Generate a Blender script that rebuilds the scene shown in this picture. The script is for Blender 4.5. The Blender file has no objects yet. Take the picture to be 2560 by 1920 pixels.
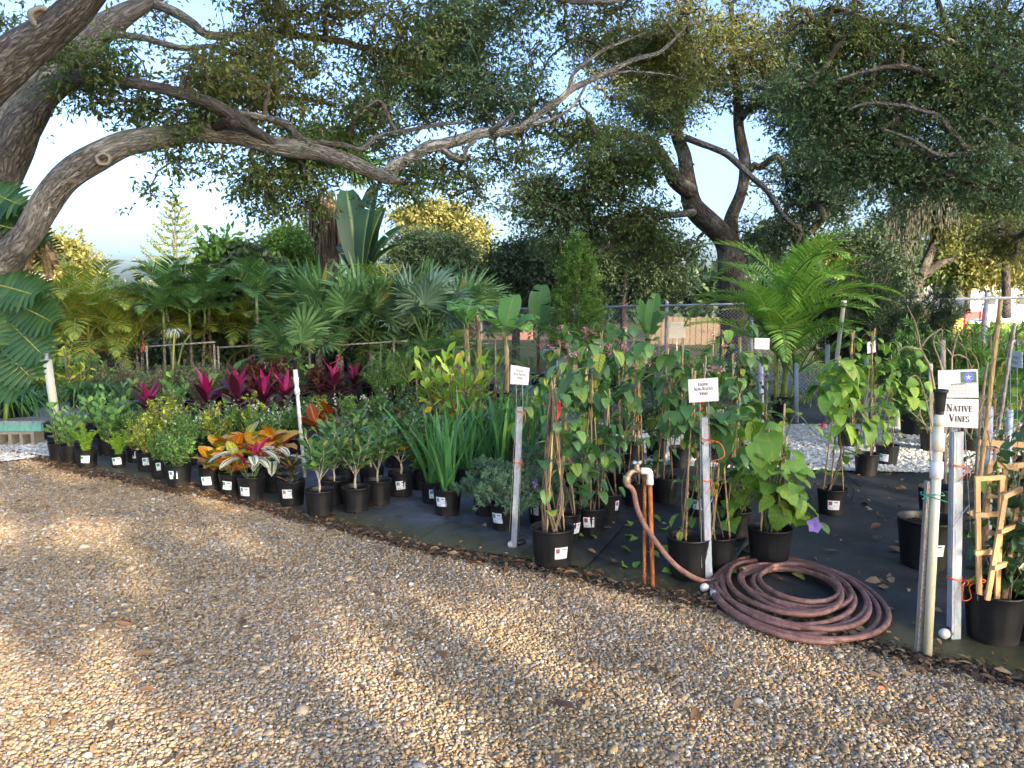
import bpy, math, random
import numpy as np
from mathutils import Vector, Matrix, Euler

random.seed(7)
scn = bpy.context.scene
COL = scn.collection
PI = math.pi

# ---------------------------------------------------------------- camera, sky, sun, exposure
FPX, CX, CY, HORIZON, CAMH = 1950.0, 1280.0, 960.0, 745.0, 1.6
PITCH = math.atan((CY - HORIZON) / FPX)
SUN_EL, SUN_AZ = math.radians(17.0), math.radians(142.0)   # azimuth from +Y towards +X: low, behind the viewer's right shoulder
cam = bpy.data.objects.new('camera', bpy.data.cameras.new('camera'))
COL.objects.link(cam)
cam.location = (0, 0, CAMH)
cam.rotation_euler = (PI / 2 - PITCH, 0, 0)
cam.data.sensor_width = 36.0
cam.data.sensor_fit = 'HORIZONTAL'
cam.data.lens = 36.0 * FPX / 2560.0
cam.data.clip_start, cam.data.clip_end = 0.05, 1500.0
scn.camera = cam

world = bpy.data.worlds.new('World')
scn.world = world
world.use_nodes = True
wn = world.node_tree.nodes
sky = wn.new('ShaderNodeTexSky')
sky.sky_type = 'NISHITA'
sky.sun_disc = False
sky.sun_elevation = SUN_EL
sky.sun_rotation = SUN_AZ
sky.altitude = 0.0
sky.air_density = 0.7
sky.dust_density = 4.4
sky.ozone_density = 2.4
wbg = wn['Background']
wbg.inputs['Strength'].default_value = 0.13
world.node_tree.links.new(sky.outputs['Color'], wbg.inputs['Color'])

sun = bpy.data.objects.new('sun', bpy.data.lights.new('sun', 'SUN'))
COL.objects.link(sun)
S = Vector((math.cos(SUN_EL) * math.sin(SUN_AZ), math.cos(SUN_EL) * math.cos(SUN_AZ), math.sin(SUN_EL)))
sun.rotation_euler = (-S).to_track_quat('-Z', 'Y').to_euler()
sun.location = S * 60
sun.data.energy = 2.0
sun.data.angle = math.radians(0.55)
sun.data.color = (1.0, 0.81, 0.55)

scn.view_settings.view_transform = 'Standard'
scn.view_settings.look = 'None'
scn.view_settings.exposure = 2.35
scn.view_settings.gamma = 1.0
scn.view_settings.use_curve_mapping = False
scn.cycles.max_bounces = 6
scn.cycles.diffuse_bounces = 3
scn.cycles.transmission_bounces = 4
scn.cycles.transparent_max_bounces = 4
scn.cycles.caustics_reflective = False
scn.cycles.caustics_refractive = False

# ---------------------------------------------------------------- placing: a photo pixel (2560 x 1920) seen from the camera -> a point of the place
def ray(px, py):
    u, v = (px - CX) / FPX, (CY - py) / FPX
    c, s = math.cos(PITCH), math.sin(PITCH)
    return np.array([u, c + v * s, -s + v * c])
def P(px, py, Y):
    d = ray(px, py)
    return np.array([0, 0, CAMH]) + d * (Y / d[1])
def G(px, py, z=0.0):
    d = ray(px, py)
    return np.array([0, 0, CAMH]) + d * ((z - CAMH) / d[2])

# ---------------------------------------------------------------- mesh helpers
def mesh_np(name, V, faces, uv=None, rnd=None, mats=(), mi=None, smooth=True):
    me = bpy.data.meshes.new(name)
    fl = [np.asarray(f, np.int32) for f in faces if len(f)]
    V = np.asarray(V, np.float32)
    vi = np.concatenate([f.ravel() for f in fl])
    tot = np.concatenate([np.full(len(f), f.shape[1], np.int32) for f in fl])
    start = np.concatenate([[0], np.cumsum(tot)[:-1]]).astype(np.int32)
    me.vertices.add(len(V)); me.vertices.foreach_set('co', V.ravel())
    me.loops.add(len(vi)); me.loops.foreach_set('vertex_index', vi)
    me.polygons.add(len(tot)); me.polygons.foreach_set('loop_start', start)
    if mi is not None: me.polygons.foreach_set('material_index', np.asarray(mi, np.int32))
    me.polygons.foreach_set('use_smooth', np.full(len(tot), smooth))
    if uv is not None:
        l = me.uv_layers.new(name='UVMap')
        l.data.foreach_set('uv', np.asarray(uv, np.float32)[vi].ravel())
    if rnd is not None:
        a = me.attributes.new('rnd', 'FLOAT', 'FACE')
        a.data.foreach_set('value', np.asarray(rnd, np.float32))
    for m in mats: me.materials.append(m)
    me.update(calc_edges=True)
    return me

class MB:
    """collects pieces and joins them into one mesh"""
    def __init__(s):
        s.V, s.U, s.n = [], [], 0
        s.F = {3: [], 4: []}; s.R = {3: [], 4: []}; s.M = {3: [], 4: []}
    def add(s, V, F, U=None, rnd=0.0, mi=0):
        V = np.asarray(V, float).reshape(-1, 3)
        if isinstance(F, np.ndarray): F = [F]
        for f in F:
            f = np.asarray(f)
            if not len(f): continue
            k = f.shape[1]
            s.F[k].append(f + s.n)
            s.R[k].append(np.broadcast_to(np.asarray(rnd, float), (len(f),)))
            s.M[k].append(np.broadcast_to(np.asarray(mi, int), (len(f),)))
        s.V.append(V)
        s.U.append(np.zeros((len(V), 2)) if U is None else np.asarray(U, float))
        s.n += len(V)
    def scatter(s, proto, R, T, rnd, mi=0):
        """many copies of one small piece: R (N,3,3) with columns side, along, normal (scale included), T (N,3)"""
        pv, pf, pu = proto
        N = len(T)
        if N == 0: return
        V = np.einsum('nij,kj->nki', R, pv) + T[:, None, :]
        k = len(pv)
        off = (np.arange(N) * k)[:, None, None]
        U = np.broadcast_to(pu, (N, k, 2)).reshape(-1, 2)
        base = s.n
        rnd = np.asarray(rnd, float)
        for f in (pf if isinstance(pf, list) else [pf]):
            q = f.shape[1]
            s.F[q].append((f[None] + off).reshape(-1, q) + base)
            s.R[q].append(np.repeat(rnd, len(f)))
            s.M[q].append(np.full(N * len(f), mi))
        s.V.append(V.reshape(-1, 3)); s.U.append(U); s.n += N * k
    def mesh(s, name, mats, smooth=True):
        F, R, M = [], [], []
        for k in (3, 4):
            if s.F[k]:
                F.append(np.concatenate(s.F[k])); R.append(np.concatenate(s.R[k])); M.append(np.concatenate(s.M[k]))
        if not isinstance(mats, (list, tuple)): mats = [mats]
        return mesh_np(name, np.concatenate(s.V), F, np.concatenate(s.U), np.concatenate(R), mats, np.concatenate(M), smooth)
    def build(s, name, mats, parent=None, smooth=True, mtx=None):
        return obj(name, s.mesh(name, mats, smooth), parent, mtx)

def obj(name, me, parent=None, mtx=None):
    o = bpy.data.objects.new(name, me)
    COL.objects.link(o)
    if parent is not None: o.parent = parent
    if mtx is not None: o.matrix_basis = mtx
    return o
def tag(o, label=None, cat=None, group=None, kind=None):
    if label: o['label'] = label
    if cat: o['category'] = cat
    if group: o['group'] = group
    if kind: o['kind'] = kind
    return o
def thing(name, label, cat, loc=(0, 0, 0), rotz=0.0, group=None, scale=1.0):
    o = bpy.data.objects.new(name, None)
    COL.objects.link(o)
    o.empty_display_size = 0.1
    o.location = [float(c) for c in loc]; o.rotation_euler = (0, 0, rotz); o.scale = (scale,) * 3
    return tag(o, label, cat, group)
def structure(o):
    o['kind'] = 'structure'; return o
def stuff(o):
    o['kind'] = 'stuff'; return o

def nrm(a):
    a = np.asarray(a, float)
    return a / np.maximum(np.linalg.norm(a, axis=-1, keepdims=True), 1e-9)
def frames(d, n, sx=1.0, sy=1.0, sz=1.0):
    d = nrm(d); x = nrm(np.cross(d, n)); z = np.cross(x, d)
    R = np.stack([x * np.reshape(sx, (-1, 1)) if np.ndim(sx) else x * sx,
                  d * np.reshape(sy, (-1, 1)) if np.ndim(sy) else d * sy,
                  z * np.reshape(sz, (-1, 1)) if np.ndim(sz) else z * sz], axis=-1)
    return R
def mtx(pos, d, n=(0, 0, 1), s=1.0):
    R = frames(np.asarray([d], float), np.asarray([n], float))[0] * s
    M = Matrix.Identity(4)
    for i in range(3):
        for j in range(3): M[i][j] = float(R[i, j])
        M[i][3] = float(pos[i])
    return M
def spline(pts, step=None, n=None):
    """Catmull-Rom through the rows of pts (any number of columns)"""
    p = np.asarray(pts, float)
    if len(p) < 3:
        k = n or 6
        t = np.linspace(0, 1, k + 1)[:, None]
        return p[0] * (1 - t) + p[-1] * t
    q = np.vstack([2 * p[0] - p[1], p, 2 * p[-1] - p[-2]])
    out = []
    for i in range(1, len(q) - 2):
        L = np.linalg.norm(q[i + 1][:3] - q[i][:3])
        k = n if n else max(2, int(math.ceil(L / step)))
        t = np.linspace(0, 1, k, endpoint=False)[:, None]
        a, b, c, d = q[i - 1], q[i], q[i + 1], q[i + 2]
        out.append(0.5 * ((2 * b) + (-a + c) * t + (2 * a - 5 * b + 4 * c - d) * t ** 2 + (-a + 3 * b - 3 * c + d) * t ** 3))
    out.append(p[-1:])
    return np.vstack(out)
def tube(mb, pts, rad, sides=8, mi=0, rnd=0.0, cap=True, lump=0.0, seed=0):
    pts = np.asarray(pts, float); n = len(pts)
    rad = np.broadcast_to(np.asarray(rad, float), (n,))
    T = nrm(np.gradient(pts, axis=0))
    ref = np.array([0, 0, 1.0]) if abs(T[0][2]) < 0.9 else np.array([1.0, 0, 0])
    X = nrm(np.cross(T[0], ref)); Xs = [X]
    for i in range(1, n):
        X = Xs[-1] - T[i] * np.dot(Xs[-1], T[i]); Xs.append(nrm(X))
    Xs = np.array(Xs); Ys = np.cross(T, Xs)
    a = np.linspace(0, 2 * PI, sides + 1)
    r = np.repeat(rad[:, None], sides + 1, 1)
    ln = np.concatenate([[0], np.cumsum(np.linalg.norm(np.diff(pts, axis=0), axis=1))])
    if lump:
        rg = np.random.default_rng(seed)
        ph = rg.uniform(0, 6.28, 8)
        v = ln[:, None] / max(rad.mean(), 1e-4)
        r = r * (1 + lump * (np.sin(1 * a + ph[0] + v * .7) * .5 + np.sin(2 * a + ph[1] + v * .45) * .5 + np.sin(3 * a + ph[2] - v * .8) * .35 + np.sin(5 * a + ph[3] + v * 1.3) * .22 + np.sin(v * 1.1 + ph[4]) * .35))
    V = pts[:, None] + r[..., None] * (np.cos(a)[None, :, None] * Xs[:, None] + np.sin(a)[None, :, None] * Ys[:, None])
    U = np.stack(np.broadcast_arrays(a[None] * rad.mean(), ln[:, None]), -1)
    i, j = np.meshgrid(np.arange(n - 1), np.arange(sides), indexing='ij')
    k = sides + 1
    q = np.stack([i * k + j, i * k + j + 1, (i + 1) * k + j + 1, (i + 1) * k + j], -1).reshape(-1, 4)
    V = V.reshape(-1, 3); U = U.reshape(-1, 2)
    F = [q]
    if cap:
        c0, c1 = len(V), len(V) + 1
        V = np.vstack([V, pts[:1], pts[-1:]]); U = np.vstack([U, U[:1], U[-1:]])
        jj = np.arange(sides)
        F.append(np.concatenate([np.stack([np.full(sides, c0), jj + 1, jj], -1), np.stack([np.full(sides, c1), (n - 1) * k + jj, (n - 1) * k + jj + 1], -1)]))
    mb.add(V, F, U, rnd, mi)
def box(mb, c, s, R=None, mi=0, rnd=0.0):
    x, y, z = np.asarray(s) / 2.0
    V = np.array([[-x, -y, -z], [x, -y, -z], [x, y, -z], [-x, y, -z], [-x, -y, z], [x, -y, z], [x, y, z], [-x, y, z]])
    if R is not None: V = V @ np.asarray(R).T
    F = np.array([[3, 2, 1, 0], [4, 5, 6, 7], [0, 1, 5, 4], [1, 2, 6, 5], [2, 3, 7, 6], [3, 0, 4, 7]])
    # separate corners so that flat faces keep their own uv
    Vs, Fs, Us = [], [], []
    uvq = np.array([[0, 0], [1, 0], [1, 1], [0, 1]])
    for k, f in enumerate(F):
        Vs.append(V[f]); Fs.append(np.arange(4) + 4 * k); Us.append(uvq)
    mb.add(np.vstack(Vs) + np.asarray(c), np.array(Fs), np.vstack(Us), rnd, mi)
def bar(mb, a, b, w, t, up=(0, 0, 1), mi=0, rnd=0.0):
    a, b = np.asarray(a, float), np.asarray(b, float)
    d = b - a; L = np.linalg.norm(d)
    R = frames(d[None], np.asarray([up], float))[0]
    box(mb, (a + b) / 2, (w, L, t), R, mi, rnd)
def lathe(mb, prof, seg=24, c=(0, 0, 0), R=None, mi=0, rnd=0.0, mod=None):
    prof = np.asarray(prof, float); n = len(prof)
    a = np.linspace(0, 2 * PI, seg + 1)
    r = np.repeat(prof[:, :1], seg + 1, 1)
    if mod is not None: r = mod(r, a[None], prof[:, 1:2])
    V = np.stack([r * np.cos(a), r * np.sin(a), np.repeat(prof[:, 1:2], seg + 1, 1)], -1).reshape(-1, 3)
    if R is not None: V = V @ np.asarray(R).T
    ln = np.concatenate([[0], np.cumsum(np.linalg.norm(np.diff(prof, axis=0), axis=1))])
    U = np.stack(np.broadcast_arrays(a[None] / (2 * PI), ln[:, None]), -1).reshape(-1, 2)
    i, j = np.meshgrid(np.arange(n - 1), np.arange(seg), indexing='ij'); k = seg + 1
    q = np.stack([i * k + j, i * k + j + 1, (i + 1) * k + j + 1, (i + 1) * k + j], -1).reshape(-1, 4)
    mb.add(V + np.asarray(c), q, U, rnd, mi)
def rot_to(d, up=(0, 0, 1)):
    """rotation whose local z looks along d"""
    d = nrm(d); x = nrm(np.cross(up, d)) if abs(np.dot(nrm(up), d)) < .99 else np.array([1.0, 0, 0]); y = np.cross(d, x)
    return np.stack([x, y, d], -1)

# leaf blades: along +y, width along x, upper side +z
def profile(kind, t):
    if kind == 'lance': return np.sin(PI * t ** .75) ** .9
    if kind == 'oval': return np.sqrt(np.clip(np.sin(PI * t ** .9), 0, 1))
    if kind == 'obov': return np.sqrt(np.clip(np.sin(PI * t ** 1.5), 0, 1)) * (0.35 + .65 * t)
    if kind == 'heart': return np.clip(np.sqrt(np.clip(1 - ((t - .22) / .8) ** 2, 0, 1)) * np.where(t < .22, np.sqrt(np.clip(t / .22, 0, 1)) * .5 + .5, 1 - (np.clip(t - .22, 0, 1) / .78) ** 1.5 * .35), 0, 1) * (t < .999)
    if kind == 'strap': return np.minimum(1, (1 - t) * 3.2) ** .7 * (.7 + .3 * np.minimum(1, t * 5))
    if kind == 'blade': return np.clip((1 - t) ** .55, 0, 1) * (.75 + .5 * t)
    if kind == 'banana': return np.clip(np.sin(PI * np.clip(t * .93 + .035, 0, 1)), 0, 1) ** .42
    return np.ones_like(t)
def leaf(L, W, kind='lance', fold=.15, droop=.3, n=5, wav=0.0, cols=1, curl=1.0):
    t = np.linspace(0, 1, n + 1)
    w = np.maximum(profile(kind, t), 0.03) * W / 2
    a = -droop * t ** curl
    ds = L / n
    y = np.concatenate([[0], np.cumsum(np.cos((a[1:] + a[:-1]) / 2) * ds)])
    z = np.concatenate([[0], np.cumsum(np.sin((a[1:] + a[:-1]) / 2) * ds)])
    us = np.linspace(-1, 1, 2 * cols + 1)
    V = np.zeros((n + 1, len(us), 3)); U = np.zeros((n + 1, len(us), 2))
    for k, u in enumerate(us):
        V[:, k, 0] = u * w
        V[:, k, 1] = y
        V[:, k, 2] = z + abs(u) * fold * w + wav * W * np.sin(t * 17 + 2.2 * np.sign(u)) * abs(u) * np.minimum(1, 6 * t * (1 - t))
        U[:, k, 0] = .5 + .5 * u; U[:, k, 1] = t
    m = len(us)
    i, j = np.meshgrid(np.arange(n), np.arange(m - 1), indexing='ij')
    q = np.stack([i * m + j, i * m + j + 1, (i + 1) * m + j + 1, (i + 1) * m + j], -1).reshape(-1, 4)
    return V.reshape(-1, 3), q, U.reshape(-1, 2)
def diamond(L, W, fold=.12, droop=.1):
    V = np.array([[0, 0, 0], [W / 2, L * .5, fold * W], [0, L, -droop * L], [-W / 2, L * .5, fold * W]])
    return V, np.array([[0, 1, 2], [0, 2, 3]]), np.array([[.5, 0], [1, .5], [.5, 1], [0, .5]])
def leaf_mesh(name, mat, *a, **k):
    V, F, U = leaf(*a, **k)
    return mesh_np(name, V, [F], U, np.zeros(len(F)), [mat])
RGN = np.random.default_rng(99)
def jn(s=.45):
    return np.array([RGN.normal() * s, RGN.normal() * s, 1.0])
def rdir(rg, n, up=0.0):
    v = rg.normal(size=(n, 3)); v = nrm(v); v[:, 2] += up
    return nrm(v)
# ---------------------------------------------------------------- materials
class NT:
    def __init__(s, name):
        s.m = bpy.data.materials.new(name); s.m.use_nodes = True
        s.t = s.m.node_tree; s.t.nodes.clear()
        s.out = s.t.nodes.new('ShaderNodeOutputMaterial')
    def n(s, typ, props=None, **inp):
        nd = s.t.nodes.new('ShaderNode' + typ)
        for k, v in (props or {}).items(): setattr(nd, k, v)
        for k, v in inp.items():
            key = k.replace('_', ' ') if k.replace('_', ' ') in nd.inputs else k
            s.set(nd.inputs[int(k[1:])] if k[0] == 'i' and k[1:].isdigit() else nd.inputs[key], v)
        return nd
    def set(s, sock, v):
        if isinstance(v, bpy.types.NodeSocket): s.t.links.new(v, sock)
        elif isinstance(v, (tuple, list)) and len(v) == 3 and sock.type == 'RGBA': sock.default_value = (*v, 1)
        else: sock.default_value = v
    def math(s, op, a, b=0.0, clamp=False):
        nd = s.n('Math', {'operation': op, 'use_clamp': clamp}, i0=a, i1=b); return nd.outputs[0]
    def mix(s, f, a, b, mode='MIX'):
        nd = s.t.nodes.new('ShaderNodeMix'); nd.data_type = 'RGBA'; nd.blend_type = mode
        s.set(nd.inputs[0], f); s.set(nd.inputs[6], a); s.set(nd.inputs[7], b); return nd.outputs[2]
    def ramp(s, f, stops, interp='LINEAR'):
        nd = s.t.nodes.new('ShaderNodeValToRGB'); cr = nd.color_ramp; cr.interpolation = interp
        while len(cr.elements) < len(stops): cr.elements.new(0.5)
        for e, (p, c) in zip(cr.elements, stops):
            e.position = p; e.color = (*c, 1) if len(c) == 3 else c
        s.set(nd.inputs[0], f); return nd.outputs[0]
    def step(s, f, lo, hi):
        nd = s.n('MapRange', {'clamp': True}, Value=f); nd.inputs[1].default_value = lo; nd.inputs[2].default_value = hi
        return nd.outputs[0]
    def noise(s, vec, scale, detail=3.0, rough=.55, dist=0.0, out=0):
        nd = s.n('TexNoise', None, Scale=scale, Detail=detail, Roughness=rough, Distortion=dist)
        if vec is not None: s.set(nd.inputs['Vector'], vec)
        return nd.outputs[out]
    def vor(s, vec, scale, feature='F1', out='Distance', rand=1.0):
        nd = s.n('TexVoronoi', {'feature': feature}, Scale=scale, Randomness=rand)
        if vec is not None: s.set(nd.inputs['Vector'], vec)
        return nd.outputs[out]
    def mapping(s, vec, scale=(1, 1, 1), rot=(0, 0, 0)):
        nd = s.n('Mapping', None, Vector=vec); nd.inputs['Scale'].default_value = scale; nd.inputs['Rotation'].default_value = rot
        return nd.outputs[0]
    def bump(s, h, strength=.5, dist=.01):
        nd = s.n('Bump', None, Height=h, Strength=strength, Distance=dist); return nd.outputs[0]
    def pos(s): return s.n('NewGeometry').outputs['Position']
    def objco(s): return s.n('TexCoord').outputs['Object']
    def uv(s): return s.n('TexCoord').outputs['UV']
    def rnd(s):
        a = s.n('Attribute'); a.attribute_name = 'rnd'
        o = s.n('ObjectInfo').outputs['Random']
        return s.math('FRACT', s.math('ADD', a.outputs['Fac'], o))
    def bsdf(s, color, rough=.6, normal=None, metal=0.0, spec=.5):
        b = s.n('BsdfPrincipled')
        s.set(b.inputs['Base Color'], color); s.set(b.inputs['Roughness'], rough)
        s.set(b.inputs['Metallic'], metal); s.set(b.inputs['Specular IOR Level'], spec)
        if normal is not None: s.set(b.inputs['Normal'], normal)
        return b.outputs[0]
    def done(s, sh):
        s.t.links.new(sh, s.out.inputs['Surface']); return s.m

def leaf_mat(name, stops, trans=.32, rough=.42, midrib=None, veins=None, spec=.4, tcol=(1.0, 1.0, .55), back=None, extra=None):
    t = NT(name)
    r = t.rnd()
    c = t.ramp(r, [(p, tuple(min(.82, x * (1.7 if max(q) < .42 and q[1] >= q[0] else 1)) for x in q)) for p, q in stops])
    sep = t.n('SeparateXYZ', None, Vector=t.uv())
    au = t.math('ABSOLUTE', t.math('SUBTRACT', sep.outputs[0], .5))
    h = None
    if veins:                                           # slanting side veins in another colour
        vcol, num, wid = veins
        w = t.math('SINE', t.math('MULTIPLY', t.math('SUBTRACT', sep.outputs[1], t.math('MULTIPLY', au, .55)), num * 6.283))
        f = t.step(w, 1 - wid, 1 - wid * .45)
        c = t.mix(t.math('MULTIPLY', f, .85), c, vcol)
    if midrib:
        f = t.math('SUBTRACT', 1.0, t.step(au, .025, .075))
        c = t.mix(t.math('MULTIPLY', f, .8), c, midrib)
    if extra: c = extra(t, c, au, sep.outputs[1], r)
    nz = t.noise(t.objco(), 23.0, 2.0)
    c = t.mix(.35, c, t.mix(nz, (.45, .5, .4), (1.25, 1.2, 1.1)), 'MULTIPLY')
    if back:
        c = t.mix(t.n('NewGeometry').outputs['Backfacing'], c, back)
    p = t.bsdf(c, rough, spec=spec)
    tr = t.n('BsdfTranslucent', None, Color=t.mix(1.0, c, tcol, 'MULTIPLY')).outputs[0]
    mx = t.n('MixShader', None, Fac=trans)
    t.t.links.new(p, mx.inputs[1]); t.t.links.new(tr, mx.inputs[2])
    return t.done(mx.outputs[0])

def plain(name, col, rough=.6, metal=0.0, spec=.5, var=.25, scale=30.0, bump=0.0):
    t = NT(name)
    n = t.noise(t.objco(), scale, 4.0)
    c = t.mix(n, tuple(x * (1 - var) for x in col), tuple(min(1, x * (1 + var)) for x in col))
    return t.done(t.bsdf(c, rough, t.bump(n, bump, .004) if bump else None, metal, spec))

M = {}
# bark -------------------------------------------------------------
def bark(name, dark, mid, light, su=42.0, sv=10.0, strength=1.0, dist=.03, lichen=(.33, .36, .30), lf=.45):
    t = NT(name)
    uv = t.mapping(t.uv(), (su, sv, 1))
    w = t.noise(t.pos(), 2.2, 3.0, out=1)
    vec = t.n('VectorMath', {'operation': 'ADD'}, i0=uv, i1=t.n('VectorMath', {'operation': 'SCALE'}, i0=w, Scale=2.4).outputs[0]).outputs[0]
    e = t.vor(vec, 1.0, 'DISTANCE_TO_EDGE')
    fine = t.noise(t.mapping(t.uv(), (90, 22, 1)), 1.0, 4.0, .65)
    rdg = t.math('ABSOLUTE', t.math('SUBTRACT', t.noise(vec, .55, 5.0, .62, .6), .5))       # braided furrows
    h = t.math('ADD', t.math('ADD', t.math('MULTIPLY', t.step(e, 0.0, .28), .36), t.math('MULTIPLY', t.step(rdg, .0, .12), .46)), t.math('MULTIPLY', fine, .42))
    c = t.ramp(h, [(0.22, dark), (.6, mid), (1.0, light)])
    lic = t.step(t.noise(t.pos(), 1.9, 5.0, .7), .52, .68)
    c = t.mix(t.math('MULTIPLY', lic, lf), c, lichen)
    return t.done(t.bsdf(c, .9, t.bump(h, strength, dist), spec=.15))
M['bark'] = bark('live_oak_bark', (.07, .065, .06), (.175, .163, .15), (.30, .285, .265))
M['bark_pale'] = bark('pale_oak_bark', (.09, .084, .077), (.235, .22, .20), (.39, .37, .345))
M['bark_dark'] = bark('dark_oak_bark', (.035, .028, .024), (.085, .071, .06), (.16, .138, .12), 26, 7, .9, .025)
M['twig'] = plain('twig_bark', (.12, .10, .085), .9, var=.35, spec=.15)
M['dead_twig'] = plain('bare_vine_wood', (.30, .235, .17), .85, var=.35, spec=.2)
M['scar'] = plain('pruned_wood', (.17, .13, .095), .85, var=.4, scale=60, bump=.5)
M['scar_lip'] = plain('bark_callus', (.27, .25, .225), .85, var=.3, scale=50, bump=.5)
M['palm_trunk'] = bark('palm_trunk_bark', (.06, .045, .035), (.17, .14, .11), (.30, .26, .21), 10, 26, .8, .015, (.2, .22, .16), .3)
M['crownshaft'] = plain('green_palm_shaft', (.15, .22, .07), .5, var=.35, scale=9)
M['banana_stem'] = bark('banana_stem_husk', (.08, .055, .03), (.28, .21, .13), (.42, .34, .22), 20, 3, .6, .01, (.2, .28, .1), .35)

# foliage ----------------------------------------------------------
g = leaf_mat
M['oak_leaf'] = g('oak_leaf', [(0, (0.046, 0.0862, 0.0322)), (.55, (0.0805, 0.124, 0.0414)), (.9, (0.121, 0.161, 0.0517)), (1, (0.218, 0.184, 0.046))], .42, .4)
M['oak_leaf_olive'] = g('oak_leaf_olive', [(0, (0.069, 0.0897, 0.0276)), (.6, (0.115, 0.132, 0.0414)), (.92, (0.167, 0.167, 0.0517)), (1, (0.299, 0.218, 0.046))], .44, .42)
M['oak_leaf_blue'] = g('oak_leaf_blue', [(0, (0.0456, 0.0912, 0.048)), (.7, (0.0816, 0.138, 0.072)), (1, (0.132, 0.192, 0.09))], .38, .4)
M['dark_leaf'] = g('dark_evergreen_leaf', [(0, (.022, .042, .024)), (.8, (.045, .075, .036)), (1, (.08, .11, .05))], .25, .4)
M['gold_leaf'] = g('golden_leaf', [(0, (.13, .15, .05)), (.6, (.27, .26, .075)), (1, (.45, .39, .14))], .35, .5)
M['bright_leaf'] = g('fresh_green_leaf', [(0, (.05, .12, .025)), (.7, (.10, .20, .04)), (1, (.18, .26, .06))], .35, .42)
M['weep_leaf'] = g('grey_green_leaf', [(0, (.055, .09, .045)), (.7, (.10, .15, .07)), (1, (.17, .21, .11))], .3, .45)
M['moss'] = g('spanish_moss', [(0, (.075, .078, .062)), (1, (.17, .165, .125))], .3, .9)
M['gardenia'] = g('gardenia_leaf', [(0, (.026, .070, .022)), (.7, (.055, .125, .032)), (.95, (.10, .19, .045)), (1, (.45, .34, .03))], .22, .28, midrib=(.16, .24, .08), veins=((.06, .14, .04), 8, .22))
M['clusia'] = g('clusia_leaf', [(0, (.075, .17, .05)), (.7, (.13, .26, .075)), (1, (.20, .33, .10))], .25, .33, midrib=(.27, .36, .14))
M['yellow_shrub'] = g('lime_shrub_leaf', [(0, (0.115, 0.218, 0.0345)), (.6, (0.196, 0.322, 0.0517)), (.93, (0.287, 0.391, 0.069)), (1, (0.713, 0.483, 0.0115))], .35, .38, midrib=(.28, .36, .1))
M['yellow_old'] = g('yellowed_leaf', [(0, (.70, .46, .008)), (1, (.80, .58, .02))], .3, .4)
M['duranta'] = g('duranta_leaf', [(0, (.12, .19, .025)), (.5, (.22, .29, .035)), (1, (.38, .40, .05))], .35, .42)
M['small_green'] = g('small_shrub_leaf', [(0, (0.0575, 0.138, 0.0345)), (.7, (0.103, 0.207, 0.0517)), (1, (0.184, 0.287, 0.0805))], .3, .42)
M['heather'] = g('heather_leaf', [(0, (0.0862, 0.115, 0.0575)), (.6, (0.149, 0.184, 0.0862)), (1, (0.23, 0.23, 0.127))], .3, .6)
M['fern'] = g('foxtail_fern', [(0, (.12, .24, .03)), (.6, (.20, .34, .04)), (1, (.32, .44, .07))], .35, .45)
M['juniper'] = g('juniper_needles', [(0, (.05, .10, .065)), (.6, (.085, .16, .10)), (1, (.15, .24, .15))], .2, .55)
M['iris'] = g('iris_blade', [(0, (0.0385, 0.127, 0.044)), (.7, (0.066, 0.187, 0.0605)), (1, (0.121, 0.253, 0.066))], .3, .35, spec=.5)
M['crinum'] = g('crinum_leaf', [(0, (.06, .15, .03)), (.7, (.10, .23, .04)), (1, (.20, .30, .05))], .35, .35, midrib=(.20, .30, .09))
M['lily'] = g('liriope_leaf', [(0, (.035, .10, .025)), (.7, (.06, .155, .035)), (1, (.12, .21, .05))], .3, .4)
def strom(t, c, au, v, r):
    n = t.noise(t.mapping(t.uv(), (5, 16, 1)), 1.0, 3.0)
    f = t.step(t.math('ADD', t.math('MULTIPLY', t.math('ABSOLUTE', t.math('SUBTRACT', au, t.math('MULTIPLY', r, .34))), 3.2), t.math('MULTIPLY', n, .6)), .50, .58)
    return t.mix(f, (.045, .13, .045), (.70, .69, .52))
M['stromanthe'] = g('stromanthe_leaf', [(0, (.6, .6, .45)), (1, (.7, .7, .5))], .18, .35, tcol=(1, .6, .6), back=(.33, .018, .065), extra=strom)
M['stromanthe_red'] = g('stromanthe_underside', [(0, (.36, .015, .07)), (1, (.46, .03, .10))], .3, .35, tcol=(1, .4, .5))
def crot(t, c, au, v, r):
    n = t.noise(t.objco(), 9.0, 2.0)
    return t.mix(t.math('MULTIPLY', t.step(n, .52, .66), .65), c, t.ramp(r, [(0, (.42, .05, .012)), (.5, (.04, .10, .02)), (1, (.5, .12, .012))]))
M['croton'] = g('croton_leaf', [(0, (.05, .12, .02)), (.34, (.09, .16, .025)), (.42, (.42, .07, .012)), (.58, (.55, .13, .02)), (.74, (.60, .30, .03)), (.9, (.64, .42, .05)), (1, (.22, .03, .02))], .25, .3, midrib=(.80, .48, .04), veins=((.82, .50, .05), 9, .26), tcol=(1, .8, .4), extra=crot)
M['croton_red'] = g('croton_red_leaf', [(0, (.14, .022, .014)), (.5, (.28, .045, .018)), (.8, (.42, .11, .02)), (1, (.06, .09, .02))], .22, .3, midrib=(.75, .30, .05), veins=((.68, .24, .04), 9, .2), tcol=(1, .6, .4))
M['croton_narrow'] = g('croton_narrow_leaf', [(0, (.03, .035, .012)), (.6, (.06, .055, .015)), (.8, (.30, .12, .02)), (1, (.66, .46, .02))], .2, .3, tcol=(1, .8, .4))
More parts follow.
